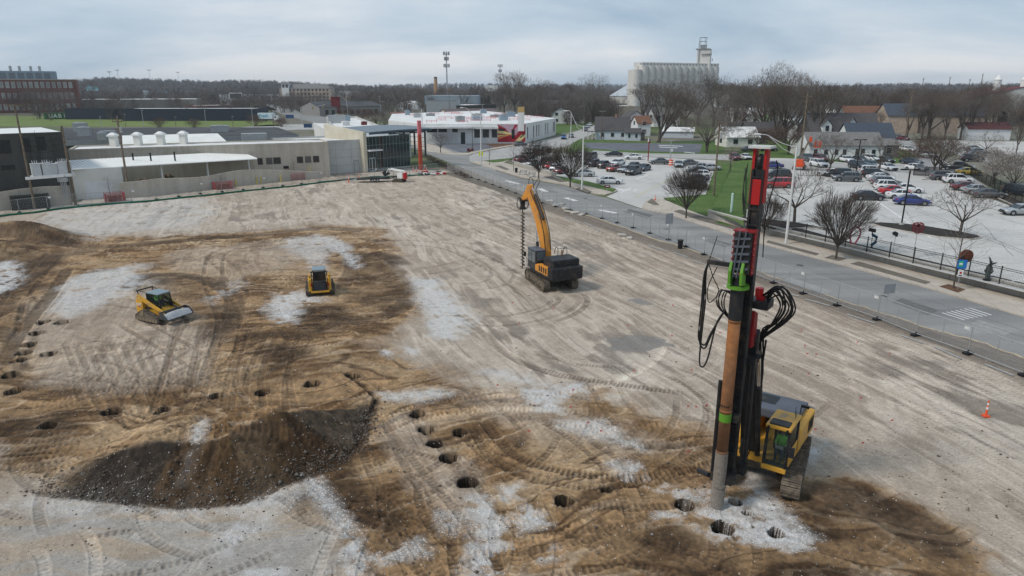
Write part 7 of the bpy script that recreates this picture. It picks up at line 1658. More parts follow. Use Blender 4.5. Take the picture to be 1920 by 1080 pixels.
def add_blossom(root,n,seed):
 cr=[c for c in root.children if c.name.startswith('crown')][0];me=cr.data;k=len(me.vertices);co=np.zeros(k*3);me.vertices.foreach_get('co',co);co=co.reshape(-1,3)
 g_=np.random.default_rng(seed);co=co[co[:,2]>2.0];P=co[g_.integers(0,len(co),n)]+g_.normal(0,.05,(n,3));d1=g_.normal(0,.055,(n,3));d2=g_.normal(0,.055,(n,3))
 V_=np.stack([P-d1,P+d2,P+d1],1).reshape(-1,3);F_=np.arange(3*n).reshape(-1,3);o=npmesh('blossom',V_,F_,None,False,M_blossom);o.parent=root
TP={}
def T_proto(key,*a,**k):
 TP[key]=make_tree(*a,**k);r_=TP[key];r_['used']=0
 return r_
for i in range(3):T_proto('vase%d'%i,'street_tree','vase',10+i,M_twig if i else M_twig_r)
for i in range(2):T_proto('spread%d'%i,'bare_tree','spread',20+i,M_twig)
for i in range(3):T_proto('big%d'%i,'bare_tree','big',30+i,M_twig if i<2 else M_twig_g)
for i in range(3):T_proto('tall%d'%i,'bare_tree','tall',40+i,M_twig if i else M_twig_g)
for i in range(2):T_proto('young%d'%i,'street_tree','young',50+i,M_twig_g)
T_proto('bushy0','bare_tree','bushy',60,M_twig_g);T_proto('bushy1','bare_tree','bushy',61,M_twig_r);T_proto('shrub0','bare_shrub','shrub',70,M_twig_r)
T_proto('bloss0','flowering_tree','bushy',62,M_twig_g);add_blossom(TP['bloss0'],5200,5)
HT={}
for k_,r_ in TP.items():
 zs_=[]
 KIDS[r_.name]=list(r_.children)
 for c_ in r_.children:
  co=np.zeros(len(c_.data.vertices)*3);c_.data.vertices.foreach_get('co',co);zs_.append(co.reshape(-1,3)[:,2].max());KIDS[c_.name]=[]
 HT[k_]=max(zs_);del r_['used']
usedT=set()
def tree(px,py,ytop,key,label,group=None,wx=1.0,rz=None,name=None,p=None):
 p=p if p is not None else G(px,py);H_=top(p,ytop)if ytop<1000 else ytop-1000
 s=H_/HT[key];rz=rng.uniform(0,6.28)if rz is None else rz
 if key in usedT:o=dup(TP[key])
 else:o=TP[key];usedT.add(key)
 o.location=(p.x,p.y,p.z-.05);o.rotation_euler=(0,0,rz);o.scale=(s*wx,s*wx,s);o['label']=label;o['category']='shrub' if key[:4]=='shru' else 'tree'
 if group:o['group']=group
 return o
ST='street trees along the pavement'
tree(1010,336,256,'vase1','dense vase-shaped bare tree by the benches, left of the light pole',ST,.88)
tree(1069,351,260,'vase0','dense vase-shaped bare tree right beside the light pole',ST,.88)
tree(1286,411,298,'vase2','vase-shaped bare tree at the corner of the lawn and the pavement',ST,.68)
tree(1567,488,342,'vase1','large vase-shaped bare tree on the pavement below the deep blue sedan',ST,.72)
tree(1432,446,352,'vase2','vase-shaped bare tree half hidden behind the rig mast',ST,.75)
tree(918,311,262,'young1','small bare tree by the yellow sign',ST);tree(963,322,268,'young0','slim bare tree at the end of the short retaining wall',ST)
tree(826,287,245,'spread1','small bare tree with a dark trunk wrap on the school side of the road',ST,.9);tree(1787,543,405,'young0','slender young tree in a square of bark mulch beside the bus stop sign',ST,1.1)
SLT='trees in the staff parking lot'
tree(1489,418,300,'spread0','spreading bare tree in the left mulch island',SLT,1.0);tree(1799,440,338,'spread1','spreading bare tree at the right end of the mulch island',SLT,1.15)
tree(1554,329,240,'spread1','bare tree behind the leftmost white SUV before the white house',SLT,.9);tree(1648,325,246,'spread0','bare tree in front of the right end of the white house',SLT,.9)
tree(1751,327,236,'big1','multi-stemmed bare tree beside the dumpster screen',SLT,1.15);tree(1762,328,240,'bushy1','twin-stemmed bare tree right of the dumpster screen',SLT,1.1)
tree(1368,331,262,'young1','small bare tree on the lawn right of the wooden pole',None,1.5)
tree(1897,362,274,'bloss0','flowering tree with white blossom nearest the right edge','flowering trees',1.05);tree(1862,345,266,'bloss0','flowering tree with white blossom left of the other','flowering trees',.95)
tree(1847,291,243,'spread0','small bare tree in front of the maroon roofed garage',None);tree(1905,287,226,'tall1','bare tree at the right edge in front of the red roofed hall',None)
tree(1236,267,140,'big0','great old bare tree with a forked trunk behind the court',None,1.05,rz=.6);
o=tree(1232,267,150,'tall2','leaning right stem of the forked bare tree behind the court',None,1.0);o.rotation_euler=(0,R(32),0)
tree(1325,286,196,'bushy0','broad grey bushy bare tree left of the wooden pole',None,1.1)
tree(1308,236,128,'big1','wide bare tree in front of the grain elevator',None,1.2);tree(1205,236,152,'tall1','bare tree in front of the left silos',None,1.2);tree(1338,238,134,'big0','dark bare tree in front of the headhouse',None,1.1);tree(1262,234,150,'big1','bare tree in front of the middle silos',None,1.1);tree(1285,240,150,'big2','lower grey bare tree in front of the grain elevator',None,1.15)
tree(1430,262,112,'big1','very tall bare tree behind the rig mast',None,.95);tree(1470,268,116,'big1','very tall bare tree right of the rig mast',None,.9);tree(1452,270,132,'big0','tall bare tree between the two tallest',None,.9);tree(1490,262,130,'big2','tall bare tree rightmost of the tall clump',None,.8)
tree(1526,275,148,'tall1','tall slim bare tree left of the dark dormered house',None,1.3)
tree(1108,232,134,'big2','round bare tree before the storage dome',None,.85);tree(1100,226,196,'shrub0','low bare shrub beside the white cottage',None)
for px,y0,y1,k_,w_,lb in[(986,222,150,'big1',1.1,'spreading bare tree just behind the school chimney'),(965,218,128,'tall0',1.1,'tall bare tree above the school roof left of the chimney'),(1010,216,146,'big0',1.1,'bare tree behind the dark steep roof'),(945,216,155,'tall1',1.2,'dark bare tree beside the orange brick end'),(1040,206,150,'big1',1.2,'bare tree behind the white cottage'),(1068,204,152,'tall2',1.4,'bare tree between the cottage and the dome'),(1215,240,210,'bushy1',1.3,'reddish bare tree behind the white side wing'),(1270,250,205,'bushy1',1.4,'reddish brown scrub tree right of the forked tree'),(1395,246,196,'bushy1',1.2,'reddish bare tree beside the narrow street'),(1420,282,232,'bushy1',1.2,'reddish bare bushes by the red pickup truck'),(1478,290,225,'bushy1',1.3,'brown bare scrub below the tallest trees'),(1600,258,205,'spread0',1.2,'dark bare tree before the rusty brown roof'),(1640,262,200,'big0',.9,'forked dark bare tree at the right of the rusty brown roof'),(1700,262,185,'tall0',.9,'slim bare tree by the porch of the tan building'),(1728,262,180,'tall1',1.0,'bare tree in front of the left part of the tan building'),(1770,264,176,'tall2',1.0,'bare tree in front of the middle of the tan building'),(1800,262,170,'tall0',1.0,'bare tree before the right part of the tan building'),(1815,262,146,'big0',.85,'tallest dark bare tree right of the tan building'),(1840,256,158,'big1',.8,'dark bare tree left of the red roofed hall'),(1880,262,190,'spread1',1.1,'bare tree before the white wall of the red roofed hall'),(1912,262,200,'tall1',1.0,'bare tree at the right edge behind the blossom'),(1700,306,276,'shrub0',1.2,'round dark bush at the corner of the white house'),(735,243,215,'spread1',1.3,'grey bare tree behind the glass entrance'),(722,240,217,'bushy0',1.0,'bushy grey tree left of the one behind the entrance'),(705,236,200,'bushy1',1.4,'dark thicket behind the white roofs')]:
 tree(px,y0,y1,k_,lb,None,w_)
TB='bare trees among the far houses on the right'
hr=random.Random(77)
for k in range(46):
 px=1350+k*12.6+hr.uniform(-8,8);y0=hr.uniform(208,262);yt=hr.uniform(146,178)if px>1560 or px<1420 else hr.uniform(160,190)
 if 1480<px<1700 and y0>240:y0=232
 tree(px,y0,yt,hr.choice(['big1','tall0','tall1','tall2','big2','big0']),'bare tree standing among far houses '+('between the elevator and the tallest trees' if px<1440 else 'behind the tallest trees' if px<1530 else 'behind the dormered house' if px<1620 else 'behind the rusty brown roof' if px<1700 else 'behind the dark blue roof' if px<1810 else 'behind the red roofed hall'),TB,hr.uniform(.85,1.25))
for k in range(22):
 px=660+k*19+hr.uniform(-8,8);y0=hr.uniform(192,206);tree(px,y0,hr.uniform(160,174),hr.choice(['big1','tall0','bushy1','tall2','big2']),'bare tree behind the school and the grey halls in the far middle','bare trees in the far middle',hr.uniform(1,1.4))
for px,y0,y1,k_,w_,lb in[(65,214,160,'big0',1.0,'bare tree in front of the left end of the brick hall'),(95,216,158,'big1',1.0,'bare tree in front of the middle of the brick hall'),(40,212,165,'bushy1',1.2,'dark thicket left of the green container'),(120,214,165,'big2',1.0,'bare tree at the right end of the brick hall'),(75,222,180,'bushy1',1.3,'dense brown thicket behind the green container'),(110,221,184,'bushy1',1.2,'brown thicket against the navy shed'),(140,212,168,'big1',.8,'small bare tree above the navy shed'),(299,239,219,'shrub0',1.1,'bare shrub on the playing field left of the middle'),(364,239,221,'shrub0',1.2,'bare shrub in the middle of the playing field'),(480,237,212,'shrub0',1.0,'bare shrub at the end of the navy warehouse'),(528,238,217,'shrub0',.9,'bare shrub left of the blue road sign'),(545,205,176,'bushy1',1.2,'dark thicket in front of the hotel'),(570,208,184,'bushy1',1.4,'dark thicket below the hotel windows'),(598,210,186,'bushy1',1.3,'dark thicket right of the hotel'),(505,194,178,'tall0',1.0,'small bare tree before the white shops'),(517,194,178,'tall1',1.0,'small bare tree nearest the hotel'),(650,222,196,'bushy1',1.4,'brown thicket before the low office hall'),(680,226,200,'bushy1',1.5,'wide brown thicket left of the school roof'),(175,192,150,'tall1',1.2,'dark bare tree between the floodlights and the billboard'),(790,206,182,'big1',1.2,'bare tree before the round-roofed hut')]:
 tree(px,y0,y1,k_,lb,None,w_)
 # ------------------------------------------------------------------ the wooded distance: nobody could count it
def wood(name,label,n,place,hh,mt,sl=90,wid=(.10,.22),seed=1):
 g_=np.random.default_rng(seed);P=place(g_,n);n=len(P);H_=g_.uniform(hh[0],hh[1],n)*P[:,3]
 base=P[:,:3]
 k=sl;zc=H_[:,None]*g_.beta(2.2,1.6,(n,k));az=g_.uniform(0,2*math.pi,(n,k));rad_=H_[:,None]*.40*np.sqrt(g_.random((n,k)))*np.sqrt(np.clip(1-((zc/H_[:,None]-.58)/.50)**2,.02,1))
 tip=np.stack([base[:,0:1]+rad_*np.cos(az),base[:,1:2]+rad_*np.sin(az),base[:,2:3]+zc],-1)
 rt=np.stack([base[:,0:1]+rad_*.35*np.cos(az),base[:,1:2]+rad_*.35*np.sin(az),base[:,2:3]+zc-np.clip(rad_,.5,9)*g_.uniform(.4,1.3,(n,k))],-1)
 dirn=g_.normal(0,1,(n,k,3));dirn/=np.linalg.norm(dirn,axis=-1,keepdims=True);w_=g_.uniform(wid[0],wid[1],(n,k,1))*(H_[:,None,None]/16)
 V_=np.stack([rt-dirn*w_,rt+dirn*w_,tip+dirn*w_*.5],2).reshape(-1,3);F_=np.arange(len(V_)).reshape(-1,3)
 tr0=base;tw=(.018*H_)[:,None]*np.array([[1.,0,0]]);tz=np.stack([0*H_,0*H_,H_*.8],-1)
 V2=np.stack([tr0-tw,tr0+tw,tr0+tz],1).reshape(-1,3);F2=np.arange(len(V2)).reshape(-1,3)+len(V_)
 o=npmesh(name,np.concatenate([V_,V2]),np.concatenate([F_,F2]),None,False,mt);tag(o,label,'woodland');struct(o,'stuff');return o
def belt(y0,y1,x0,x1,hz=0,clump=.0,keep=None):
 def f(g_,n):
  d=y0*(y1/y0)**g_.random(n);t=g_.uniform(x0,x1,n);X_=t*d;P=np.stack([X_,d,np.full(n,hz)*1.0,np.ones(n)],1)
  cl=fbm(X_*.012+5,d*.012,3,7);m=cl>clump;P=P[m];cl2=fbm(P[:,0]*.01,P[:,1]*.01,2,19);P[:,3]=.7+.6*cl2
  if keep is not None:P=P[keep(P)]
  return P
 return f
M_wd=mat('wood_brown',(.115,.096,.084),.95,var=.3,scale=.012);M_wd2=mat('wood_far',(.125,.115,.11),.95,var=.2,scale=.004);M_conif=mat('conifer',(.025,.04,.025),.95,var=.3,scale=.02)
def not_mid(P):
 a_=P[:,0]/P[:,1];return~((a_>.10)&(a_<.30)&(P[:,1]<900))
wood('woodland','grey-brown bare wood filling the middle distance behind the town',1500,belt(470,900,-.78,.80,0,.40,keep=lambda P:not_mid(P)&~((P[:,0]/P[:,1]<-.60)&(P[:,1]<600))),(10,17),M_wd,110,(.12,.26),3)
wood('woodland','continuous grey-brown bare wood along the horizon',2600,belt(900,2300,-.85,.85,0,.0),(14,22),M_wd,70,(.25,.6),4)
wood('woodland','bare wood close behind the houses on the right',330,belt(300,470,.47,.85,.9,.30),(12,19),M_wd,330,(.05,.11),5)
wood('woodland','scattered bare trees among the far houses left of the wooded right side',120,belt(290,480,.22,.50,.5,.42,keep=lambda P:(P[:,0]/P[:,1]>.29)|(P[:,0]/P[:,1]<.16)),(8,14),M_wd,300,(.04,.09),6)
wood('woodland','bare trees behind the factory and the school',200,belt(330,520,.02,.16,0,.46),(9,15),M_wd,260,(.06,.12),8)
wood('woodland','scattered bare trees on the left beyond the warehouses',200,belt(380,650,-.72,-.35,0,.50),(8,13),M_wd,200,(.07,.14),9)
wood('conifer_wood','a few dark evergreens among the far bare woods',60,belt(500,1300,-.75,.8,0,.52),(10,16),M_conif,260,(.25,.6),12)
def hill(name,px0,px1,dist,hmax,seed):
 m=MB();n=60;rows=[]
 for j,(dd_,f)in enumerate(((0,0),(260,.8),(500,1),(900,.6),(1400,.0))):
  rw=[]
  for i in range(n+1):
   t=i/n;px=px0+(px1-px0)*t;x_=(px-960)/F*(dist+dd_);e=math.sin(math.pi*min(1,max(0,t)))**.6;k=.65+.7*float(fbm(np.array([t*6.]),np.array([seed*1.]),3,seed)[0])
   rw.append((x_,dist+dd_,-2+hmax*f*e*k))
  rows.append(rw)
 m.loft(rows,close=False,caps=False);o=m.build(name,M_wd2);struct(o);return o,rows
def wood_on(rows,label,n,hh,seed,dist):
 def f(g_,n_):
  R0=np.array(rows);a=g_.random(n_)*(R0.shape[1]-1);b=g_.random(n_)*2.2;i=a.astype(int);j=b.astype(int);fa=(a-i)[:,None];fb=(b-j)[:,None];i2=np.minimum(i+1,R0.shape[1]-1);j2=np.minimum(j+1,R0.shape[0]-1)
  P=(R0[j,i]*(1-fa)+R0[j,i2]*fa)*(1-fb)+(R0[j2,i]*(1-fa)+R0[j2,i2]*fa)*fb;return np.concatenate([P,np.ones((n_,1))],1)
 wood('woodland',label,n,f,hh,M_wd2,60,(.5,1.1),seed)
h1,r1=hill('hills',-260,760,1250,26,3);wood_on(r1,'wooded ridge along the horizon on the left',2200,(12,20),21,1250)
h2,r2=hill('hills',560,1500,2400,20,5);wood_on(r2,'distant wooded rise in the middle of the horizon',1100,(16,24),22,2400)
h3,r3=hill('hills',1400,2200,1500,14,8);wood_on(r3,'distant wooded rise on the right of the horizon',1500,(14,22),23,1500)
# ------------------------------------------------------------------ poles, lamps, signs, fences, small things
def light_pole(px,py,ytop,arm_px,arm_py,label,twin=False):
 p=G(px,py);h=top(p,ytop);root=thing('street_light',label,'street light',(p.x,p.y,p.z),0,'street lights with long arms')
 m=MB();M_pale=mat('pole_pale',(.62,.62,.60),.5,var=.08);m.cyl((0,0,.1),(0,0,h),.16,.10,n=10);m.build('pole',M_pale,root,w=0)
 m=MB();m.box((0,0,.08),(.5,.5,.3));m.build('base',M_conc,root,w=0)
 k=(arm_px-960)/F;cz=p.y*cP-(h-CH+.8)*sP;ax=k*cz-p.x;ay=0;hz=top(p,arm_py)
 m=MB();m.tube([(0,0,h-.15),(ax*.4,ay,h+.35),(ax*.75,ay,hz-.1),(ax*.92,ay,hz)],.045,6);m.tube([(0,0,h-1.0),(ax*.35,ay,h-.25),(ax*.7,ay,hz-.25)],.035,6);m.build('arm',M_pale,root,w=0)
 m=MB();m.ball((ax,ay,hz),.42,10,(1.1,.55,.28));m.build('lamp_head',M_pale,root,w=0)
 return root
light_pole(1091,357,236,1060,208,'street light with a long arm between the two vase-shaped trees')
light_pole(1473,459,274,1420,252,'tall pale street light just right of the rig mast')
light_pole(902,310,216,866,202,'street light beside the yellow sign at the corner')
light_pole(793,272,204,768,194,'street light behind the orange pylon')
light_pole(1070,262,215,1045,209,'street light on the side street by the white cottage')
light_pole(652,218,186,636,180,'street light by the far crossing')
def lot_lamp(px,py,ytop,label):
 p=G(px,py);h=top(p,ytop);root=thing('lot_lamp',label,'lamp post',(p.x,p.y,p.z),0)
 m=MB();m.box((0,0,h/2),(.13,.13,h));m.build('pole',M_blk,root,w=0)
 m=MB();m.cyl((0,0,0),(0,0,.35),.3,n=10);m.build('base',M_conc,root,w=0)
 m=MB();m.box((0,0,h),(1.6,.1,.1));m.box((-.8,0,h+.02),(.6,.4,.16));m.box((.8,0,h+.02),(.6,.4,.16));m.build('lamp_head',M_blk,root,w=0)
lot_lamp(1690,423,318,'tall black lamp post standing in the mulch island of the staff lot');lot_lamp(1604,331,262,'black lamp post behind the dark grey SUV');lot_lamp(886,286,242,'black lamp post on a white base before the school')
lot_lamp(1720,300,262,'black lamp post beside the rising street')
def utility(px,py,px1,ytop,label,cross=((.2,2.4),),r=.17,mt=None,group='wooden utility poles',gear=True):
 p=G(px,py);h=top(p,ytop);root=thing('utility_pole',label,'utility pole',(p.x,p.y,p.z),0,group)
 m=MB();m.cyl((0,0,-.1),(0,0,h),r,r*.65,n=9);m.build('pole',mt or M_wood,root,w=0)
 for k,(dz,w_)in enumerate(cross):
  m=MB();m.box((0,-.16,h-dz),(w_,.12,.14))
  for q in range(4):m.cyl((-w_/2+.1+q*(w_-.2)/3,-.16,h-dz+.07),(-w_/2+.1+q*(w_-.2)/3,-.16,h-dz+.3),.05,n=6)
  m.build('crossarm',M_wood,root,w=0)
 if gear:m=MB();m.cyl((.35,-.1,h-2.6),(.35,-.1,h-1.7),.22,n=10);m.build('transformer',M_galv,root,w=0)
 return root,p,h
U1=utility(243,369,232,217,'weathered wooden utility pole in front of the roller door workshop',((.9,1.6),(2.2,1.2)),.2,mat('wood_pale',(.20,.155,.12),.9,var=.35,scale=2))
U2=utility(66,392,36,196,'tall wooden utility pole left of the transformer platform',((.2,2.4),),.17,gear=False)
U3=utility(142,384,117,236,'dark wooden pole carrying the right end of the transformer platform',(),.22,gear=False)
U4=utility(1338,369,1346,228,'wooden utility pole with a lamp at the edge of the lawn',((.3,1.4),),.17)
pa,pb=U2[1],U3[1];root=thing('transformer_platform','raised white beam platform between two poles carrying pale transformers','transformer platform',(pa.x,pa.y,0))
zp=top(pa,338)+.3;d=Vector((pb.x-pa.x,pb.y-pa.y,0));dn_=d.normalized();an_=math.atan2(d.y,d.x);md_=(Vector(pa)+Vector(pb))/2
m=MB();m.box((md_.x,md_.y-.2,zp),(d.length+.6,.25,.4),rz=an_);m.box((md_.x-.3,md_.y+.9,zp),(d.length+.6,.25,.4),rz=an_);m.box((md_.x-.15,md_.y+.35,zp+.22),(d.length,1.2,.06),rz=an_);m.build('beam',M_trim,root)
for k,t in enumerate((.16,.40,.52,.78,.88)):
 q=pa+d*t;m=MB();hh_=1.7 if k!=2 else 1.5
 m.box((q.x,q.y+.3+(.4 if k in(2,4)else 0),zp+.25+hh_/2),(1.05,.95,hh_),rz=an_);m.box((q.x,q.y+.3+(.4 if k in(2,4)else 0),zp+.25+hh_),(1.15,1.05,.1),rz=an_)
 for s in(-1,0,1):m.cyl((q.x+s*.3,q.y+.3,zp+.3+hh_),(q.x+s*.35,q.y+.3,zp+.75+hh_),.07,.04,n=6)
 m.build('transformer',mat('transformer_pale',(.50,.52,.53),.5,var=.08),root)
m=MB();
for k in range(5):
 q0=pa+d*.1*k;z_=zp+3+k*.8;m.tube([(pa.x,pa.y,z_),((pa.x+pb.x)/2,(pa.y+pb.y)/2,z_-.35),(pb.x,pb.y,z_)],.025,4)
for k in range(14):
 t=rng.random();q0=pa+d*t;t2=min(1,max(0,t+rng.uniform(-.35,.35)));q1=pa+d*t2;m.tube([(q0.x,q0.y+.2,zp+1.9+rng.random()),((q0.x+q1.x)/2,(q0.y+q1.y)/2,zp+3.2),(q1.x,q1.y,zp+5+rng.random()*2)],.022,4)
m.build('cable',M_hose,root)
m=MB();q=pa+d*.7
for k in range(4):m.box((q.x+k*.25,q.y+.3,zp/2+.6),(.10,.10,zp-1.2))
m.box((q.x+.35,q.y+.3,zp-.6),(1.3,.5,.6));m.build('conduit_box',M_galv,root)
p=G(55,392);q=G(92,389);root=thing('crate_stack','long stack of dark slatted crates against the curved tan wall','crates',(p.x,p.y,0));d=Vector((q.x-p.x,q.y-p.y,0));an_=math.atan2(d.y,d.x)
m=MB();hh_=2.1;pl=G(21,395);d=Vector((q.x-pl.x,q.y-pl.y,0));c_=(pl+q)/2
for r_ in range(9):m.box((c_.x,c_.y+.3,.12+r_*.235),(d.length,.9,.06),rz=an_)
for k in range(22):
 t=k/21;m.box((pl.x+d.x*t,pl.y+d.y*t+.3,hh_/2),(.10,.95,hh_),rz=an_)
m.build('crate',mat('crate_dark',(.045,.05,.045),.8),root)
# ------------------------------------------------------------------ temporary fences
M_mesh=mat('fence_steel',(.36,.37,.37),.5,metal=.4,var=.1)
def panel(L_=3.5,H_=1.9,tagp=True,step=.16):
 r_=thing('temporary_fence','panel','fence');m=MB()
 for x in(0,L_):m.cyl((x,0,.1),(x,0,H_),.035,n=6)
 for z_ in(.18,H_):m.cyl((0,0,z_),(L_,0,z_),.026,n=6)
 m.cyl((L_/2,0,.1),(L_/2,0,H_),.022,n=5);m.build('frame',M_mesh,r_,w=0)
 m=MB();n=int((L_+H_)/step)
 for k in range(n):
  s=k*step-H_
  for sg in(1,-1):
   x0,z0=max(0,s),max(0,-s);x1=min(L_,s+H_);z1=z0+(x1-x0)
   if x1<=x0+.02:continue
   a_=(x0 if sg>0 else L_-x0,.0,.15+min(z0,H_-.15));b_=(x1 if sg>0 else L_-x1,0,.15+min(z1,H_-.15))
   if a_[2]>H_:continue
   m.cyl(a_,b_,.0055,n=3,caps=False)
 m.build('wire_mesh',M_mesh,r_,w=0)
 m=MB();m.box((0,0,.07),(.35,.62,.13));m.cyl((0,0,.1),(0,0,.3),.05,n=6);m.build('foot',M_blk,r_,w=0)
 if tagp:m=MB();m.box((.34,-.03,H_-.2),(.34,.02,.22));m.build('notice_plate',M_trim,r_,w=0)
 KIDS[r_.name]=list(r_.children)
 for c_ in r_.children:KIDS[c_.name]=[]
 return r_
PAN=[panel(3.5,1.9,True),panel(3.5,1.9,False)];usedP=[False,False]
ORD=['first','second','third','fourth','fifth','sixth','seventh','eighth','ninth','tenth']
def fence_line(P,label,group,every=3,zf=None):
 C=spline(P,.5);acc=0;last=C[0];n=0;pts=[C[0]]
 for q in C:
  if np.hypot(*(q-last))>=3.5:pts.append(q);last=q
 for a_,b_ in zip(pts,pts[1:]):
  k=0 if n%every==0 else 1
  if usedP[k]:o=dup(PAN[k])
  else:o=PAN[k];usedP[k]=True
  o.location=(a_[0],a_[1],.02);o.rotation_euler=(0,0,math.atan2(b_[1]-a_[1],b_[0]-a_[0]));o.scale=(np.hypot(*(b_-a_))/3.5,1,1)
  o['label']=label+(', with a white notice plate' if k==0 else ', without a plate');o['category']='fence';o['group']=group;n+=1
 return pts
FL=[G0(*p)for p in[(1990,755),(1895,692),(1752,644),(1655,604),(1560,570),(1487,544),(1400,512),(1325,480),(1258,452),(1175,424),(1100,402),(1020,382),(950,356),(880,332),(835,322)]]
fpts=fence_line(FL,'see-through fence panel between the dirt lot and the road','temporary fence panels along the road',2)
FL2=[G0(*p)for p in[(-80,414),(0,405),(60,396),(140,388),(220,382),(300,374),(360,366),(440,358),(520,350),(600,342),(680,336),(760,330),(835,322)]]
fence_line(FL2,'see-through fence panel before the left buildings','temporary fence panels before the left buildings',3)
for(x0,y0,x1,y1)in[(1462,548,1498,557),(1510,562,1556,575),(1588,591,1640,608),(1690,630,1730,645),(1752,652,1802,675),(1846,684,1900,706),(1262,474,1290,484),(1215,462,1248,472),(1095,418,1125,434),(1060,408,1090,420),(1300,490,1330,500),(960,372,985,384)]:
 a_=G0(x0,y0);b_=G0(x1,y1);m=MB();za=site_z(*a_)+.07;zb=site_z(*b_)+.07;m.cyl((a_[0],a_[1],za),(b_[0],b_[1],zb),.05,n=7);tag(m.build('fence_pipe',M_mesh,origin=(a_[0],a_[1],za)),'pale steel tube lying on the dirt along the roadside fence','pipe','steel tubes lying by the fence')
for k in range(9):
 px,py=[(1030,378),(1042,386),(1060,392),(1068,398),(1078,400),(1166,442),(1180,448),(1052,384),(1090,404)][k];q=G0(px,py);m=MB();m.box((q[0],q[1],site_z(*q)+.12),(rng.uniform(.8,1.8),rng.uniform(.5,1.1),.22),rz=rng.random()*3,rx=rng.uniform(-.2,.2));tag(m.build('concrete_slab',M_kerb,origin=(q[0],q[1],0),bevel=.04),'broken grey concrete slab lying by the roadside fence beyond the excavator','rubble','broken slabs by the fence')
SKP=[G0(*p)for p in[(-80,420),(0,407),(60,400),(120,392),(200,384),(260,380),(330,373),(400,366),(470,358),(550,350),(620,341),(700,333),(760,331),(830,326)]]
C=spline(SKP,.8);m=MB();m.tube([(q[0]+.12*math.sin(i*.7),q[1]+.1*math.sin(i*1.1),.12+.02*math.sin(i))for i,q in enumerate(C)],.16,6)
tag(m.build('sediment_sock',mat('sock_green',(.012,.10,.055),.8,var=.25,scale=1),origin=(C[0][0],C[0][1],0)),'long green sediment sock snaking along the left and far edge of the dirt lot','sediment barrier')
for px,py,lb,w_ in((216,377,'red mesh cage around pallets beside the roller door workshop',2.6),(418,354,'red mesh barrier around a small tree at the curved wall',3.0),(556,337,'red mesh barrier left of the cream door',2.6)):
 q=G(px,py);root=thing('mesh_barrier',lb,'barrier',(q.x,q.y,0),.7,'red mesh barriers');m=MB()
 for x0_,y0_,x1_,y1_ in((-1,-1,1,-1),(1,-1,1,1),(1,1,-1,1),(-1,1,-1,-1)):
  for k in range(7):z_=.1+k*.2;m.cyl((x0_*w_/2,y0_*.9,z_),(x1_*w_/2,y1_*.9,z_),.028,n=4)
  for k in range(8):t=k/8;m.cyl(((x0_+(x1_-x0_)*t)*w_/2,(y0_+(y1_-y0_)*t)*.9,0),((x0_+(x1_-x0_)*t)*w_/2,(y0_+(y1_-y0_)*t)*.9,1.3),.022,n=4)
 m.build('mesh',mat('barrier_red',(.36,.03,.035),.7),root,w=0)
 m=MB();m.box((0,0,.5),(w_*.7,1.1,.9));m.build('crate',M_wood,root,w=0)
for px,py,yt,lb in((207,372,325,'tiny bare tree beside the roller door'),(416,352,322,'tiny bare tree in the red mesh barrier at the curved wall'),(553,336,296,'tiny bare tree left of the cream door')):tree(px,py,yt,'young1',lb)
for k,(px,py)in enumerate([(443,349),(482,345),(490,344),(527,341)]):
 q=G(px,py);m=MB();m.cyl((q.x,q.y,0),(q.x,q.y,1.25),.17,n=10);m.ball((q.x,q.y,1.25),.17,8,(1,1,.5));tag(m.build('bollard',mat('bollard_yellow',(.58,.46,.12),.6),origin=(q.x,q.y,0)),['yellow bollard furthest left before the curved wall','left yellow bollard of the close pair','right yellow bollard of the close pair','yellow bollard nearest the cream door'][k],'bollard','yellow bollards')
M_cone=mat('cone_orange',(.75,.10,.03),.6)
def channel(px,py,h,lb,nm='traffic_cone',fat=.09):
 q=G(px,py);z_=max(q.z,0);root=thing(nm,lb,'traffic cone',(q.x,q.y,z_),0,'orange traffic cones');m=MB();m.box((0,0,.05),(fat*4+.06,fat*4+.06,.08));m.build('base',M_cone if nm!='barrel' else M_blk,root,w=0)
 m=MB();m.cyl((0,0,.08),(0,0,h),fat,fat*.55,n=10);b_=m.build('cone_body',M_cone,root,w=0)
 m=MB();m.cyl((0,0,h*.45),(0,0,h*.6),fat*.85,fat*.78,n=10);m.cyl((0,0,h*.72),(0,0,h*.85),fat*.74,fat*.66,n=10);m.build('white_band',M_trim,b_,w=0)
channel(1848,781,.95,'leaning red and white marker post on the pale dirt at the right',fat=.06);channel(654,342,1.5,'tall orange marker beside the flatbed trailer');channel(673,334,1.1,'orange marker behind the trailer by the side door')
channel(775,321,1.2,'orange marker left of the pylon base');channel(781,322,1.2,'orange marker in front of the pylon base');channel(796,319,1.3,'orange marker right of the pylon base');channel(800,321,1.0,'orange cone furthest right of the pylon base');channel(1228,377,.9,'orange-red cone at the corner of the middle lot entrance',fat=.14)
q=G(1258,310);root=thing('traffic_barrel','orange and white striped barrel at the top of the middle lot','barrel',(q.x,q.y,0))
m=MB();m.cyl((0,0,0),(0,0,1.3),.55,.45,n=14);m.build('drum',M_cone,root,w=0)
m=MB();m.cyl((0,0,.35),(0,0,.55),.54,.52,n=14);m.cyl((0,0,.8),(0,0,1.0),.50,.48,n=14);m.build('white_band',M_trim,root,w=0)
for px,py,lb,z_ in((1275,466,'black rubbish bin standing inside the roadside fence',0),(968,325,'black rubbish bin by the benches',.15)):
 q=G(px,py);root=thing('rubbish_bin',lb,'bin',(q.x,q.y,z_));m=MB();m.cyl((0,0,0),(0,0,.92),.24,.31,n=14);m.build('bin_body',M_blk,root,w=0);m=MB();m.cyl((0,0,.92),(0,0,.98),.34,n=14);m.build('rim',M_dtrim,root,w=0)
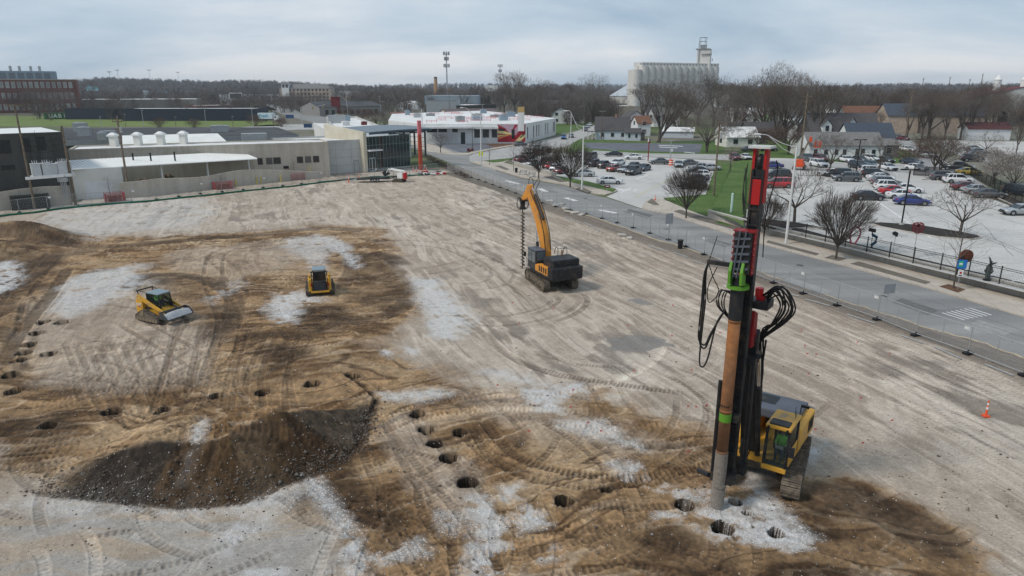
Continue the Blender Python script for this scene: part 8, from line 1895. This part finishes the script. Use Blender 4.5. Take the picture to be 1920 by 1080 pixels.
for px,py,lb in((980,329,'left metal bench before the short retaining wall'),(996,333,'right metal bench before the short retaining wall')):
 q=G(px,py);root=thing('bench',lb,'bench',(q.x,q.y,.15),R(-42),'benches');m=MB()
 for k in range(5):m.box((0,-.2+k*.1,.45),(1.7,.07,.04))
 m.build('seat',M_galv,root,w=0);m=MB()
 for k in range(4):m.box((0,.28+k*.02,.58+k*.12),(1.7,.03,.07))
 m.build('backrest',M_galv,root,w=0)
 for x in(-.75,.75):m=MB();m.box((x,-.18,.22),(.05,.05,.45));m.box((x,.25,.45),(.05,.05,.9));m.box((x,.03,.62),(.05,.5,.04));m.build('leg',M_blk,root,w=0)
def sign(px,py,ytop,label,w_,h_,mt,rz=0,cat='sign',name='road_sign',extra=None,r=.03,shape=None):
 p=G(px,py);z0=max(p.z,.0);h=top(p,ytop);root=thing(name,label,cat,(p.x,p.y,z0),rz);m=MB();m.cyl((0,0,0),(0,0,h),r,n=6);m.build('post',M_galv,root,w=0)
 m=MB()
 if shape=='diamond':m.prism([(0,h-h_),(w_/2,h-h_/2),(0,h),(-w_/2,h-h_/2)],'y',-.07,-.04)
 else:m.box((0,-.05,h-h_/2),(w_,.03,h_))
 pl_=m.build('sign_plate',mt,root,w=0)
 if extra:extra(root,pl_,h)
 return root
M_sback=mat('sign_back',(.27,.285,.30),.5);M_sy=mat('sign_yellow',(.72,.80,.02),.5,emit=0)
sign(1657,604,532,'grey back of a square road sign on a post inside the fence on the right',.95,.75,M_sback,.2)
sign(1252,452,400,'grey back of a square road sign on a post near the lot entrance',.9,1.2,M_sback,.2)
def bus(root,pl_,h):
 m=MB();m.box((-.10,-.072,h-.36),(.34,.02,.5));m.build('sign_symbol',mat('sign_green',(.03,.38,.22),.5),pl_,w=0)
 m=MB();m.box((-.12,-.09,h-.36),(.26,.02,.16));m.build('sign_symbol',M_trim,pl_,w=0)
 m=MB();m.box((.0,-.05,h-1.2),(.42,.03,.6));q_=m.build('sign_plate',M_trim,root,w=0);m=MB();m.box((0,-.07,h-1.15),(.16,.02,.18));m.build('sign_symbol',M_redp,q_,w=0);m=MB();m.box((0,-.07,h-1.38),(.28,.02,.07));m.build('sign_symbol',M_blk,q_,w=0)
sign(1794,546,487,'blue and green bus stop sign above a small white sign on the pavement',.72,.78,mat('sign_blue',(.02,.16,.50),.5),R(-10),extra=bus)
def yel(root,pl_,h):
 m=MB();m.prism([(-.1,h-.6),(.1,h-.6),(.12,h-.35),(0,h-.18),(-.12,h-.35)],'y',-.09,-.07);m.build('sign_symbol',M_blk,pl_,w=0)
sign(902,309,284,'bright yellow pedestrian sign at the corner pavement',1.0,1.0,M_sy,.2,extra=yel)
def turn(root,pl_,h):
 m=MB();m.cyl((0,-.085,h-.42),(0,-.08,h-.42),.27,n=18);q_=m.build('sign_symbol',M_blk,pl_,w=0);m=MB();m.cyl((0,-.1,h-.42),(0,-.09,h-.42),.20,n=18);m.build('sign_symbol',M_trim,q_,w=0);m=MB();m.box((0,-.11,h-.42),(.5,.01,.05),ry=.8);m.build('sign_symbol',M_blk,q_,w=0)
sign(1400,452,392,'white no-turn sign with a black symbol left of the rig mast',.7,.95,M_trim,.1,extra=turn)
sign(1258,309,279,'small white sign on a post above the striped barrel',.5,.6,M_trim,.1)
def nop(root,pl_,h):m=MB();m.box((0,-.08,h-.2),(.5,.02,.12));m.build('sign_symbol',M_trim,pl_,w=0)
root=sign(1138,363,347,'small dark sign on two legs on the grass beside the lone white sedan',1.0,.45,mat('sign_dkred',(.12,.02,.02),.6),.1,extra=nop)
root=sign(882,285,278,'low dark red and white sign on the gravel by the school',1.8,.9,mat('sign_dkred',(.12,.02,.02),.6),.1,extra=nop)
sign(545,237,215,'small blue road sign by the far road',3.6,1.6,mat('sign_blue2',(.025,.07,.16),.6),.1);sign(578,244,232,'blue banner sign on the fence before the white wing',3.4,1.6,mat('sign_blue2',(.025,.07,.16),.6),.1)
p=G(1215,302);h=top(p,266);root=thing('red_post','tall dark red post with a small white lantern at the back of the middle lot','post',(p.x,p.y,0));m=MB();m.cyl((0,0,0),(0,0,h),.14,.11,n=8);m.build('post',mat('post_red',(.22,.02,.02),.6),root,w=0);m=MB();m.box((0,0,h),(.6,.5,.5));m.build('lantern',mat('post_red',(.22,.02,.02),.6),root,w=0);m=MB();m.cyl((-.2,-.2,h),(-.2,-.2,h+1.0),.15,.05,n=6);m.build('finial',M_trim,root,w=0)
p=G(1370,406);h=top(p,362);m=MB();m.cyl((0,0,0),(0,0,h*.97),.15,n=12);m.cyl((0,0,h*.97),(0,0,h),.15,.08,n=12);o=m.build('pale_post',mat('post_mint',(.50,.66,.62),.5));o.location=p;tag(o,'pale mint green round post on the lawn by the retaining wall','post')
def picket(P,base,h,label,bay=2.45,group=None):
 C=[Vector(G0(x_,y_,base))for x_,y_ in P];s=spline(C,.25);root=thing('picket_fence',label,'fence',(s[0][0],s[0][1],base));acc=[s[0]];last=s[0]
 for q in s:
  if np.hypot(*(q-last))>=bay:acc.append(q);last=q
 for a_,b_ in zip(acc,acc[1:]):
  L_=float(np.hypot(*(b_-a_)));an_=math.atan2(b_[1]-a_[1],b_[0]-a_[0]);m=MB();m.box((a_[0],a_[1],base+h*.52),(.075,.075,h*1.04),rz=an_);m.build('post',M_blk,root)
  m=MB();mx_,my_=(a_+b_)/2
  for z_ in(.15,h-.22,h-.06):m.box((mx_,my_,base+z_),(L_,.03,.035),rz=an_)
  n_=int(L_/.115)
  for k in range(1,n_):q=a_+(b_-a_)*k/n_;m.cyl((q[0],q[1],base+.05),(q[0],q[1],base+h),.0095,n=4,caps=False)
  m.build('picket_panel',M_blk,root)
 return root
picket([(1440,431),(1470,437),(1530,450),(1606,468),(1720,496),(1830,522),(1930,547),(2010,568)],RAISE,1.55,'long black picket fence on top of the retaining wall beside the staff lot')
picket([(1500,330),(1560,331),(1640,333),(1700,335)],RAISE,1.4,'black picket fence behind the upper row of the staff lot',3)
picket([(1800,318),(1830,336),(1868,357),(1925,386),(1990,418)],RAISE,1.8,'black picket fence by the flowering trees',3)
picket([(1394,402),(1392,372),(1395,345),(1402,318)],RAISE,1.8,'black picket fence between the lawn and the staff lot',3)
p=G(1735,330);m=MB()
root=thing('dumpster_screen','dark slatted screen at the right end of the upper row','screen',(p.x,p.y,p.z),R(-25));m=MB()
for k in range(24):m.box((-1.9+k*.16,0,.9),(.11,.04,1.8))
for z_ in(.2,1.6):m.box((0,.04,z_),(3.9,.06,.08))
m.build('slat',mat('slat_dark',(.05,.05,.055),.7),root,w=0)
m=MB()
for x in(-2,0,2):m.box((x,.08,.95),(.1,.1,1.9))
m.build('post',M_blk,root,w=0)
def at_fence(px,py):q=G0(px,py,RAISE);return q
q=at_fence(1600,462);root=thing('sculpture','pink and grey looped ribbon sculpture behind the vase-shaped tree','sculpture',(q[0],q[1],RAISE),0);m=MB()
m.tube([(.0,0,.0),(.55,0,1.3),(.3,0,2.0),(-.25,.1,2.0),(-.5,0,1.2),(-.3,0,.4),(.0,0,.0)],.09,6);m.build('ribbon',mat('ribbon_pink',(.5,.12,.16),.5),root,w=0)
m=MB();m.tube([(.2,0,1.9),(.5,0,2.4),(.15,0,2.7),(-.1,0,2.3)],.05,6);m.build('loop',mat('ribbon_dark',(.25,.03,.05),.5),root,w=0)
q=at_fence(1635,466);root=thing('sculpture','dark blue bent figure sculpture with a black block head','sculpture',(q[0],q[1],RAISE),0);m=MB()
m.tube([(.0,0,0),(-.1,0,.4),(.28,0,.7),(.32,0,1.2),(-.12,0,1.45),(-.2,0,1.55)],[.15,.16,.17,.17,.15,.1],8);m.build('figure',mat('sculpt_blue',(.01,.05,.085),.5),root,w=0)
m=MB();m.box((-.25,0,1.95),(.6,.35,.35),ry=.2);m.cyl((-.2,0,1.5),(-.22,0,1.8),.05,n=6);m.cyl((-.1,0,0),(-.16,0,1.4),.03,n=6);m.build('head_block',M_blk,root,w=0)
q=at_fence(1674,475);root=thing('sculpture','small black angular sculpture on a thin grey pole','sculpture',(q[0],q[1],RAISE),0);m=MB();m.cyl((0,0,0),(0,0,1.75),.03,n=6);m.build('pole',M_galv,root,w=0)
m=MB();m.box((0,0,2.0),(.5,.3,.4),ry=.5,taper=.5);m.box((-.2,0,2.15),(.3,.2,.12),ry=-.5);m.build('block',M_blk,root,w=0)
q=at_fence(1712,482);root=thing('sculpture','red wire cage sculpture on a tall grey pole','sculpture',(q[0],q[1],RAISE),0);m=MB();m.cyl((0,0,0),(0,0,2.5),.035,n=6);m.build('pole',M_galv,root,w=0)
m=MB()
for k in range(9):a_=k*.7;m.tube([(.1*math.cos(a_),.1*math.sin(a_),2.4),(.5*math.cos(a_),.4*math.sin(a_),2.7),(.5*math.cos(a_+.5),.4*math.sin(a_+.5),3.3),(.15*math.cos(a_+1),.1*math.sin(a_+1),3.5)],.03,5)
for z_ in(2.75,3.05,3.3):m.tube([(.48*math.cos(t*math.pi/5),.4*math.sin(t*math.pi/5),z_)for t in range(11)],.025,4)
m.build('cage',mat('cage_red',(.17,.015,.02),.5),root,w=0)
m=MB();m.ball((0,0,3.2),.2,8);m.build('core',M_blk,root,w=0)
q=at_fence(1800,515);root=thing('sculpture','round rusty brown disc sculpture behind the slender young tree','sculpture',(q[0],q[1],RAISE),0);m=MB()
m.cyl((.25,.12,1.75),(.25,-.12,1.75),.56,n=28)
for k in range(5):m.cyl((.25,-.13-.01*k,1.75),(.25,-.15-.01*k,1.75),.5-.09*k,n=24)
m.build('disc',mat('disc_rust',(.13,.045,.025),.85,var=.4,scale=5,bump=.6),root,w=0);m=MB();m.box((-.3,0,.7),(.12,.12,1.4));m.box((-.2,0,1.5),(.12,.5,.6));m.build('support',M_mblk,root,w=0)
q=at_fence(1850,526);root=thing('sculpture','grey-green horned figure sculpture behind the picket fence','sculpture',(q[0],q[1],RAISE),0);m=MB()
m.tube([(0,0,0),(0,0,.7),(.02,0,1.2),(.05,0,1.75)],[.16,.2,.26,.14],8);m.tube([(.05,0,1.6),(-.1,0,2.0),(-.25,0,2.15)],[.1,.06,.02],6);m.tube([(.1,0,1.5),(.35,0,1.55),(.6,0,1.6)],[.1,.08,.03],6);m.tube([(-.2,0,.7),(-.35,0,.9),(-.2,0,1.2)],.06,6);m.tube([(.2,0,.6),(.4,0,.85),(.25,0,1.15)],.06,6)
m.build('figure',mat('figure_green',(.06,.075,.07),.6,var=.4,scale=6,bump=.6),root,w=0);m=MB();m.cyl((0,0,-.02),(0,0,.08),.3,n=10);m.build('base',M_mblk,root,w=0)
# ------------------------------------------------------------------ far poles, masts, billboards
def cell(px,py,ytop,label,tiers):
 p=G(px,py);h=top(p,ytop);root=thing('cell_tower',label,'cell tower',(p.x,p.y,0));s=h/50
 m=MB();m.cyl((0,0,0),(0,0,h),.95*s,.5*s,n=8);m.build('mast',M_galv,root,w=0)
 for k,(fz,w_)in enumerate(tiers):
  z_=h*fz;m=MB();m.cyl((0,0,z_-.1),(0,0,z_+.2),w_*.8*s,n=12,caps=True)
  for q_ in range(9):a_=q_*.698;m.box((w_*s*math.cos(a_),w_*s*math.sin(a_),z_+.6*s),(.6*s,.6*s,3.6*s),rz=a_)
  m.build('antenna_ring',M_metal,root,w=0)
cell(839,190,98,'tall cell tower with three antenna rings right of the brick chimney',((.965,3.2),(.86,2.2),(.72,3.0)));cell(938,187,120,'cell tower with two antenna rings above the billboard',((.94,3.2),(.80,2.2)))
def flood(px,py,ytop,label):
 p=G(px,py);h=top(p,ytop);root=thing('floodlight_mast',label,'floodlight mast',(p.x,p.y,0),0,'stadium floodlights on the left');m=MB();m.cyl((0,0,0),(0,0,h),.9,.6,n=7);m.build('mast',M_galv,root,w=0)
 m=MB();w_=h*.16
 for k in range(3):m.box((0,0,h-k*1.6),(w_*1.5*(1-.25*k),.6,1.1))
 m.build('lamp_bank',M_galv,root,w=0)
for k,(px,py,yt)in enumerate([(211,172,134),(226,170,131),(285,169,131),(338,168,135),(160,160,140)]):flood(px,py+4,yt,['floodlight mast first of the close pair behind the billboard','floodlight mast second and taller of the close pair','floodlight mast above the pale blue-grey shed','floodlight mast furthest right on the left skyline','distant floodlight mast just right of the brick hall'][k])
def billboard(px,py,yt,w_,h_,label,mt):
 p=G(px,py);h=top(p,yt);root=thing('billboard',label,'billboard',(p.x,p.y,0));m=MB();m.cyl((0,0,0),(0,0,h-h_),.45,n=8);m.box((0,.2,h-h_/2),(w_*.96,.3,h_*.9));m.build('post',M_metal,root,w=0)
 m=MB();m.box((0,0,h-h_/2),(w_,.2,h_));pn=m.build('panel',mt,root,w=0)
 return root,pn,h
b_=billboard(177,190,161,15,6,'pale turquoise billboard among bare trees on the left',mat('board_turq',(.16,.42,.50),.7,col2=(.30,.55,.60),scale=.2,thr=(.45,.6)))
b_=billboard(444,200,174,12,6,'dark billboard with a white frame beside the white shops',M_trim);m=MB();m.box((0,-.13,b_[2]-3),(11,.08,4.8));m.build('screen',mat('board_dark',(.06,.065,.07),.4),b_[1],w=0)
b_=billboard(922,193,160,14.5,6.6,'white billboard with faint lettering above the brick factory',M_trim)
m=MB()
for k,(x,z_,w_)in enumerate(((-4.2,1.4,3.4),(-4.4,-.2,2.6),(-1,-.2,1.6),(4,1.2,2.5),(3,-1,4),(-4,-1.6,2.8))):m.box((x,-.13,b_[2]-3.3+z_),(w_,.06,.7))
m.build('lettering',mat('ink_grey',(.35,.33,.32),.7),b_[1],w=0)
FP='thin utility poles along the far streets'
for k,(px,py,yt)in enumerate([(190,238,218),(236,238,214),(270,238,206),(330,238,219),(387,238,206),(437,238,218),(475,238,205),(513,238,214),(555,206,176),(572,208,180),(606,214,184),(642,224,172),(714,220,180),(719,222,190),(765,220,190),(843,222,176),(905,224,196),(1128,262,208),(1256,300,262)]):
 p=G(px,py);h=top(p,yt);root=thing('lamp_pole' if k<8 else 'utility_pole','thin pole along the edge of the playing field' if k<8 else 'thin distant utility pole along the far streets','pole',(p.x,p.y,0),0,'poles at the playing field' if k<8 else FP);m=MB();m.cyl((0,0,0),(0,0,h),.14,.09,n=6);m.build('pole',M_galv if k%2==0 else M_wood,root,w=0)
 m=MB();m.box((.3 if k<8 else 0,0,h-.1),(.9 if k<8 else 2.2,.15,.15));m.build('crossarm' if k>=8 else 'lamp_arm',M_galv,root,w=0)
for k,(px,py,yt)in enumerate([(1362,262,212),(1368,250,205),(1374,240,200),(1380,232,190),(1500,300,176),(1697,262,168),(1810,200,148),(1724,196,146),(1773,196,144),(1832,200,138),(1608,222,178),(1850,262,200),(1365,228,200),(1390,236,196),(1476,196,150)]):
 p=G(px,py);h=top(p,yt);root=thing('utility_pole','thin distant utility pole on the right side of the town','utility pole',tuple(p),0,'utility poles on the right side of the town');m=MB();m.cyl((0,0,0),(0,0,h),.16+.0003*p.y,.10+.0003*p.y,n=6);m.build('pole',M_wood,root,w=0)
 m=MB();m.box((0,0,h-.6),(2.4,.15,.16));m.box((0,0,h-1.6),(2.0,.15,.16));m.build('crossarm',M_wood,root,w=0)
p=G(566,233);q=G(612,222);h=7.5;root=thing('traffic_signal','traffic signal on a long mast arm over the far crossing','traffic signal',(p.x,p.y,0));m=MB();m.cyl((p.x,p.y,0),(p.x,p.y,h),.25,.18,n=8);m.build('post',M_galv,root)
m=MB();m.tube([(p.x,p.y,h-1),((p.x+q.x)/2,(p.y+q.y)/2,h-.2),(q.x,q.y,h+.3)],.13,6);m.build('arm',M_galv,root)
for t in(.45,.9):m=MB();m.box((p.x+(q.x-p.x)*t,p.y+(q.y-p.y)*t-.2,h-.7),(.6,.4,1.7));m.build('signal_head',mat('signal_yellow',(.3,.25,.08),.6),root)
for k in range(7):
 q=G(632+k*3.2,219-k*.2);m=MB();m.cyl((q.x,q.y,0),(q.x,q.y,1.8),.5,.3,n=8);tag(m.build('work_barrel',mat('barrel_far',(.45,.16,.05)if k%2 else(.5,.45,.3),.7)if k<1 else(MATS['barrel_far']),origin=(q.x,q.y,0)),'small orange barrel in the row beside the red sign tower','barrel','orange barrels by the red sign tower')
for k in range(12):
 q=G(788+k*4.0+rng.uniform(-2,2),327+rng.uniform(-2,2));m=MB()
 for j in range(3):m.box((q.x+rng.uniform(-.4,.4),q.y+rng.uniform(-.4,.4),.2+rng.random()*.2),(rng.uniform(.5,1.3),rng.uniform(.15,.5),rng.uniform(.1,.4)),rz=rng.random()*3,rx=rng.uniform(-.3,.3))
 tag(m.build('scrap',[M_galv,M_dtrim,M_trim,M_redp][k%4]if k%4 else M_metal,origin=(q.x,q.y,0)),'scrap lying on the ground below the orange pylon','scrap','scrap heap by the pylon')
q=G(1437,503)
for k,(dx,mm,lb)in enumerate(((0,M_redp,'red bag lying by the fence left of the rig mast'),(.8,M_trim,'white bag lying by the fence left of the rig mast'))):
 q=G(1386-k*-8,520);m=MB();m.ball((q.x,q.y,.2),.35,8,(1.3,.8,.6));m.ball((q.x+.3,q.y+.1,.22),.22,8,(1,.8,.7));tag(m.build('bag',mm,origin=(q.x,q.y,0)),lb,'bag')
for px,py in((600,338),):pass
for k in range(9):
 tree(805+k*8.5,300+k*4.2,290+k*4.2,'shrub0','low dry shrub in the bed between the glass entrance and the road','low shrubs along the road bed',1.6)
for k in range(34):
 px,py=rng.uniform(900,1700),rng.uniform(560,860)
 q=G0(px,py);z_=site_z(*q);m=MB();m.cyl((q[0],q[1],z_),(q[0],q[1],z_+.3),.006,n=4);m.box((q[0]+.06,q[1],z_+.26),(.12,.006,.09));tag(m.build('survey_flag',mat('flag_pink',(.55,.14,.12),.7),origin=(q[0],q[1],z_)),'tiny pink survey flag stuck in the pale dirt','flag','pink survey flags in the dirt')
 # ------------------------------------------------------------------ the air
hz=MB();hz.box((0,1200,36),(5200,5200,78));ho=hz.build('haze',bpy.data.materials.new('air'));hm=ho.data.materials[0];hm.use_nodes=True;n_=hm.node_tree.nodes;l_=hm.node_tree.links
n_.remove(n_['Principled BSDF']);pv=n_.new('ShaderNodeVolumePrincipled');pv.inputs['Density'].default_value=.00014;pv.inputs['Color'].default_value=(.80,.86,.93,1);pv.inputs['Anisotropy'].default_value=.2
l_.new(pv.outputs[0],n_['Material Output'].inputs['Volume']);ho['kind']='stuff';ho['label']='thin pale haze in the air over the town';scene.cycles.volume_bounces=0;scene.cycles.volume_step_rate=10
